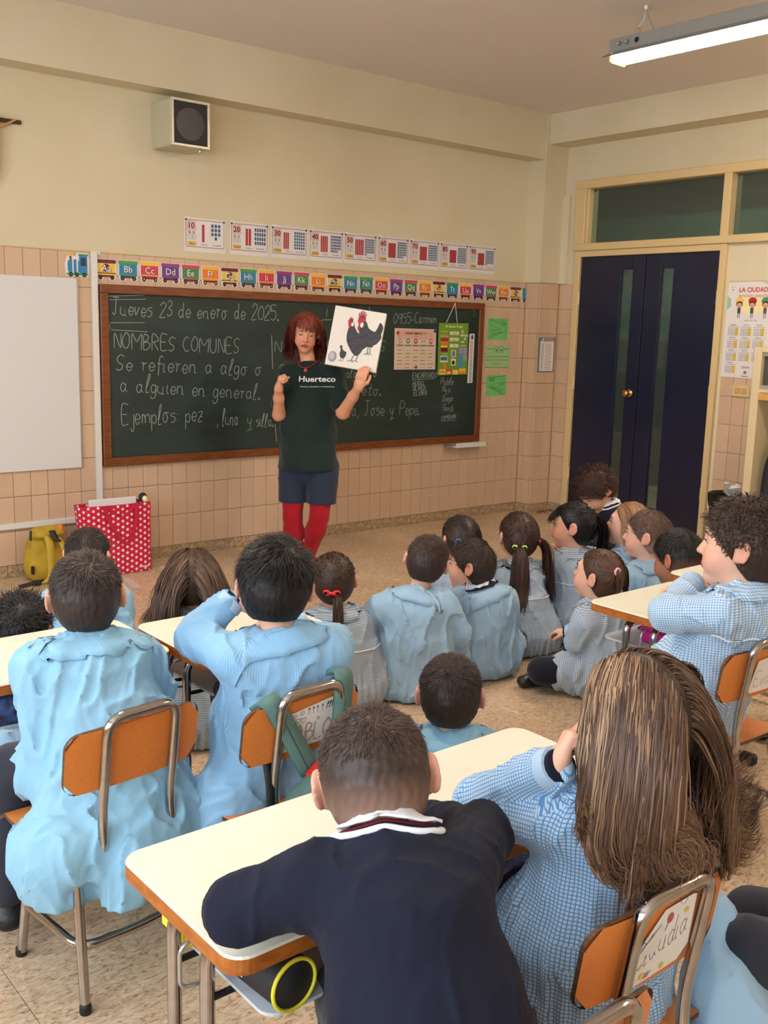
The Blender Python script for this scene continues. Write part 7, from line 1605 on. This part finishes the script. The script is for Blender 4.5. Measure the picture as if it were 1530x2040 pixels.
    for a_, sd in ((aR, -1), (aL, 1)):
        b = SDF(); p0 = V3(a_[0], a_[1], .035)-f*.04; p1 = V3(a_[0], a_[1], .030)+f*.14; b.rc(p0, p1, .040, .032, .02, wide=(r, 1.15)); b.clip.append((-up, -.002)); V, Q = b.mesh(.008); np_mesh('shoe', V, Q, [SH_], T_)
    return H, G
teacher()
# ------------------------------------------------------------------ the picture board she holds
c4 = [od(657, 607, 6.07), od(759, 625, 6.03), od(748, 741, 6.03), od(647, 725, 6.07)]
U_ = unit((c4[1]-c4[0])+(c4[2]-c4[3])); V_ = (c4[0]-c4[3])+(c4[1]-c4[2]); V_ = unit(V_-U_*(V_@U_)); N_ = np.cross(U_, V_); N_ = N_ if N_@CF < 0 else -N_
w_, h_ = np.linalg.norm(c4[2]-c4[3]), np.linalg.norm(c4[0]-c4[3]); O_ = c4[3]
pb = thing('picture_board', 'thick white canvas board painted with two black hens, a chick and an egg', 'picture', tuple((c4[0]+c4[2])/2))
CV = mat('white_canvas', (232, 226, 218), .7, bump=(300, .2)); CVS = mat('canvas_side', (176, 174, 172), .7)
s = Sheet(O_-N_*.032, U_, V_, N_, origin=(c4[0]+c4[2])/2, lift=.0006); s.solid([(0, 0), (w_, 0), (w_, h_), (0, h_)], .032, CV); cf(s.build('canvas'), pb)
s = Sheet(O_, U_, V_, N_, origin=(c4[0]+c4[2])/2, lift=.0006)
INK = mat('charcoal_feather_paint', (38, 36, 42), .6, noise=(30, .4, (58, 56, 64)), stretch=(1, 1, 3)); CMB = mat('red_comb_paint', (170, 40, 48), .6); GLEG = mat('grey_leg_paint', (128, 130, 132), .6); EGG = mat('grey_egg_paint', (150, 150, 152), .6)
def q_(pts, m, l=1, n=5):   # canvas coords from the crop: x 0..1, y 0..1 down
    cl = bez([(a*w_, (1-b)*h_) for a, b in pts]+[(pts[0][0]*w_, (1-pts[0][1])*h_)], n); s.poly([(p[0], p[1]) for p in cl[:-1]], m, l)
q_([(.60, .17), (.66, .20), (.72, .29), (.84, .33), (.88, .27), (.92, .17), (.99, .24), (.975, .36), (.99, .42), (.93, .52), (.87, .56), (.84, .60), (.74, .60), (.64, .55), (.56, .44), (.54, .33), (.56, .24)], INK, 1)
q_([(.37, .24), (.42, .24), (.45, .31), (.52, .39), (.62, .45), (.74, .50), (.76, .58), (.68, .66), (.64, .73), (.58, .78), (.50, .75), (.41, .66), (.34, .56), (.32, .45), (.335, .32)], INK, 2)
q_([(.30, .22), (.33, .18), (.385, .20), (.40, .25), (.375, .30), (.345, .335), (.315, .29)], CMB, 3); s.disc(.395*w_, (1-.27)*h_, .0085, CV, l=4, sy=1.4)
for (a, b) in ((.31, .20), (.335, .16), (.36, .155), (.385, .17)): s.line([(a*w_, (1-.21)*h_), ((a-.005)*w_, (1-b)*h_)], .006, CMB, l=3)
q_([(.48, .20), (.50, .12), (.56, .095), (.62, .12), (.63, .18), (.59, .21), (.55, .26), (.545, .34), (.52, .36), (.50, .31), (.51, .25)], CMB, 3); s.disc(.575*w_, (1-.255)*h_, .010, CV, l=4, sy=1.6)
for (a, b, c) in ((.49, .06, .50), (.52, .03, .53), (.555, .015, .555), (.59, .03, .58), (.625, .06, .60)): s.line([(c*w_, (1-.14)*h_), (a*w_, (1-b)*h_)], .007, CMB, l=3)
for (x0, y0, x1, y1) in ((.53, .77, .49, .875), (.61, .76, .58, .865), (.77, .60, .775, .72), (.815, .59, .82, .70)): s.line([(x0*w_, (1-y0)*h_), (x1*w_, (1-y1)*h_)], .007, GLEG, l=2); s.line([((x1-.07)*w_, (1-y1-.01)*h_), (x1*w_, (1-y1)*h_), ((x1+.05)*w_, (1-y1-.015)*h_)], .005, GLEG, l=2)
q_([(.225, .66), (.25, .645), (.28, .665), (.285, .70), (.33, .73), (.375, .75), (.37, .82), (.33, .86), (.27, .84), (.25, .78), (.255, .72)], INK, 2)
for x in (.29, .34): s.line([(x*w_, (1-.85)*h_), ((x-.005)*w_, (1-.90)*h_), ((x-.05)*w_, (1-.905)*h_)], .004, GLEG, l=2)
s.disc(.12*w_, (1-.855)*h_, .026, EGG, l=2, sy=1.28, n=22); s.disc(.105*w_, (1-.845)*h_, .017, mat('pale_egg_highlight', (186, 186, 188), .6), l=3, sy=1.3, n=18)
cf(s.build('painting'), pb)
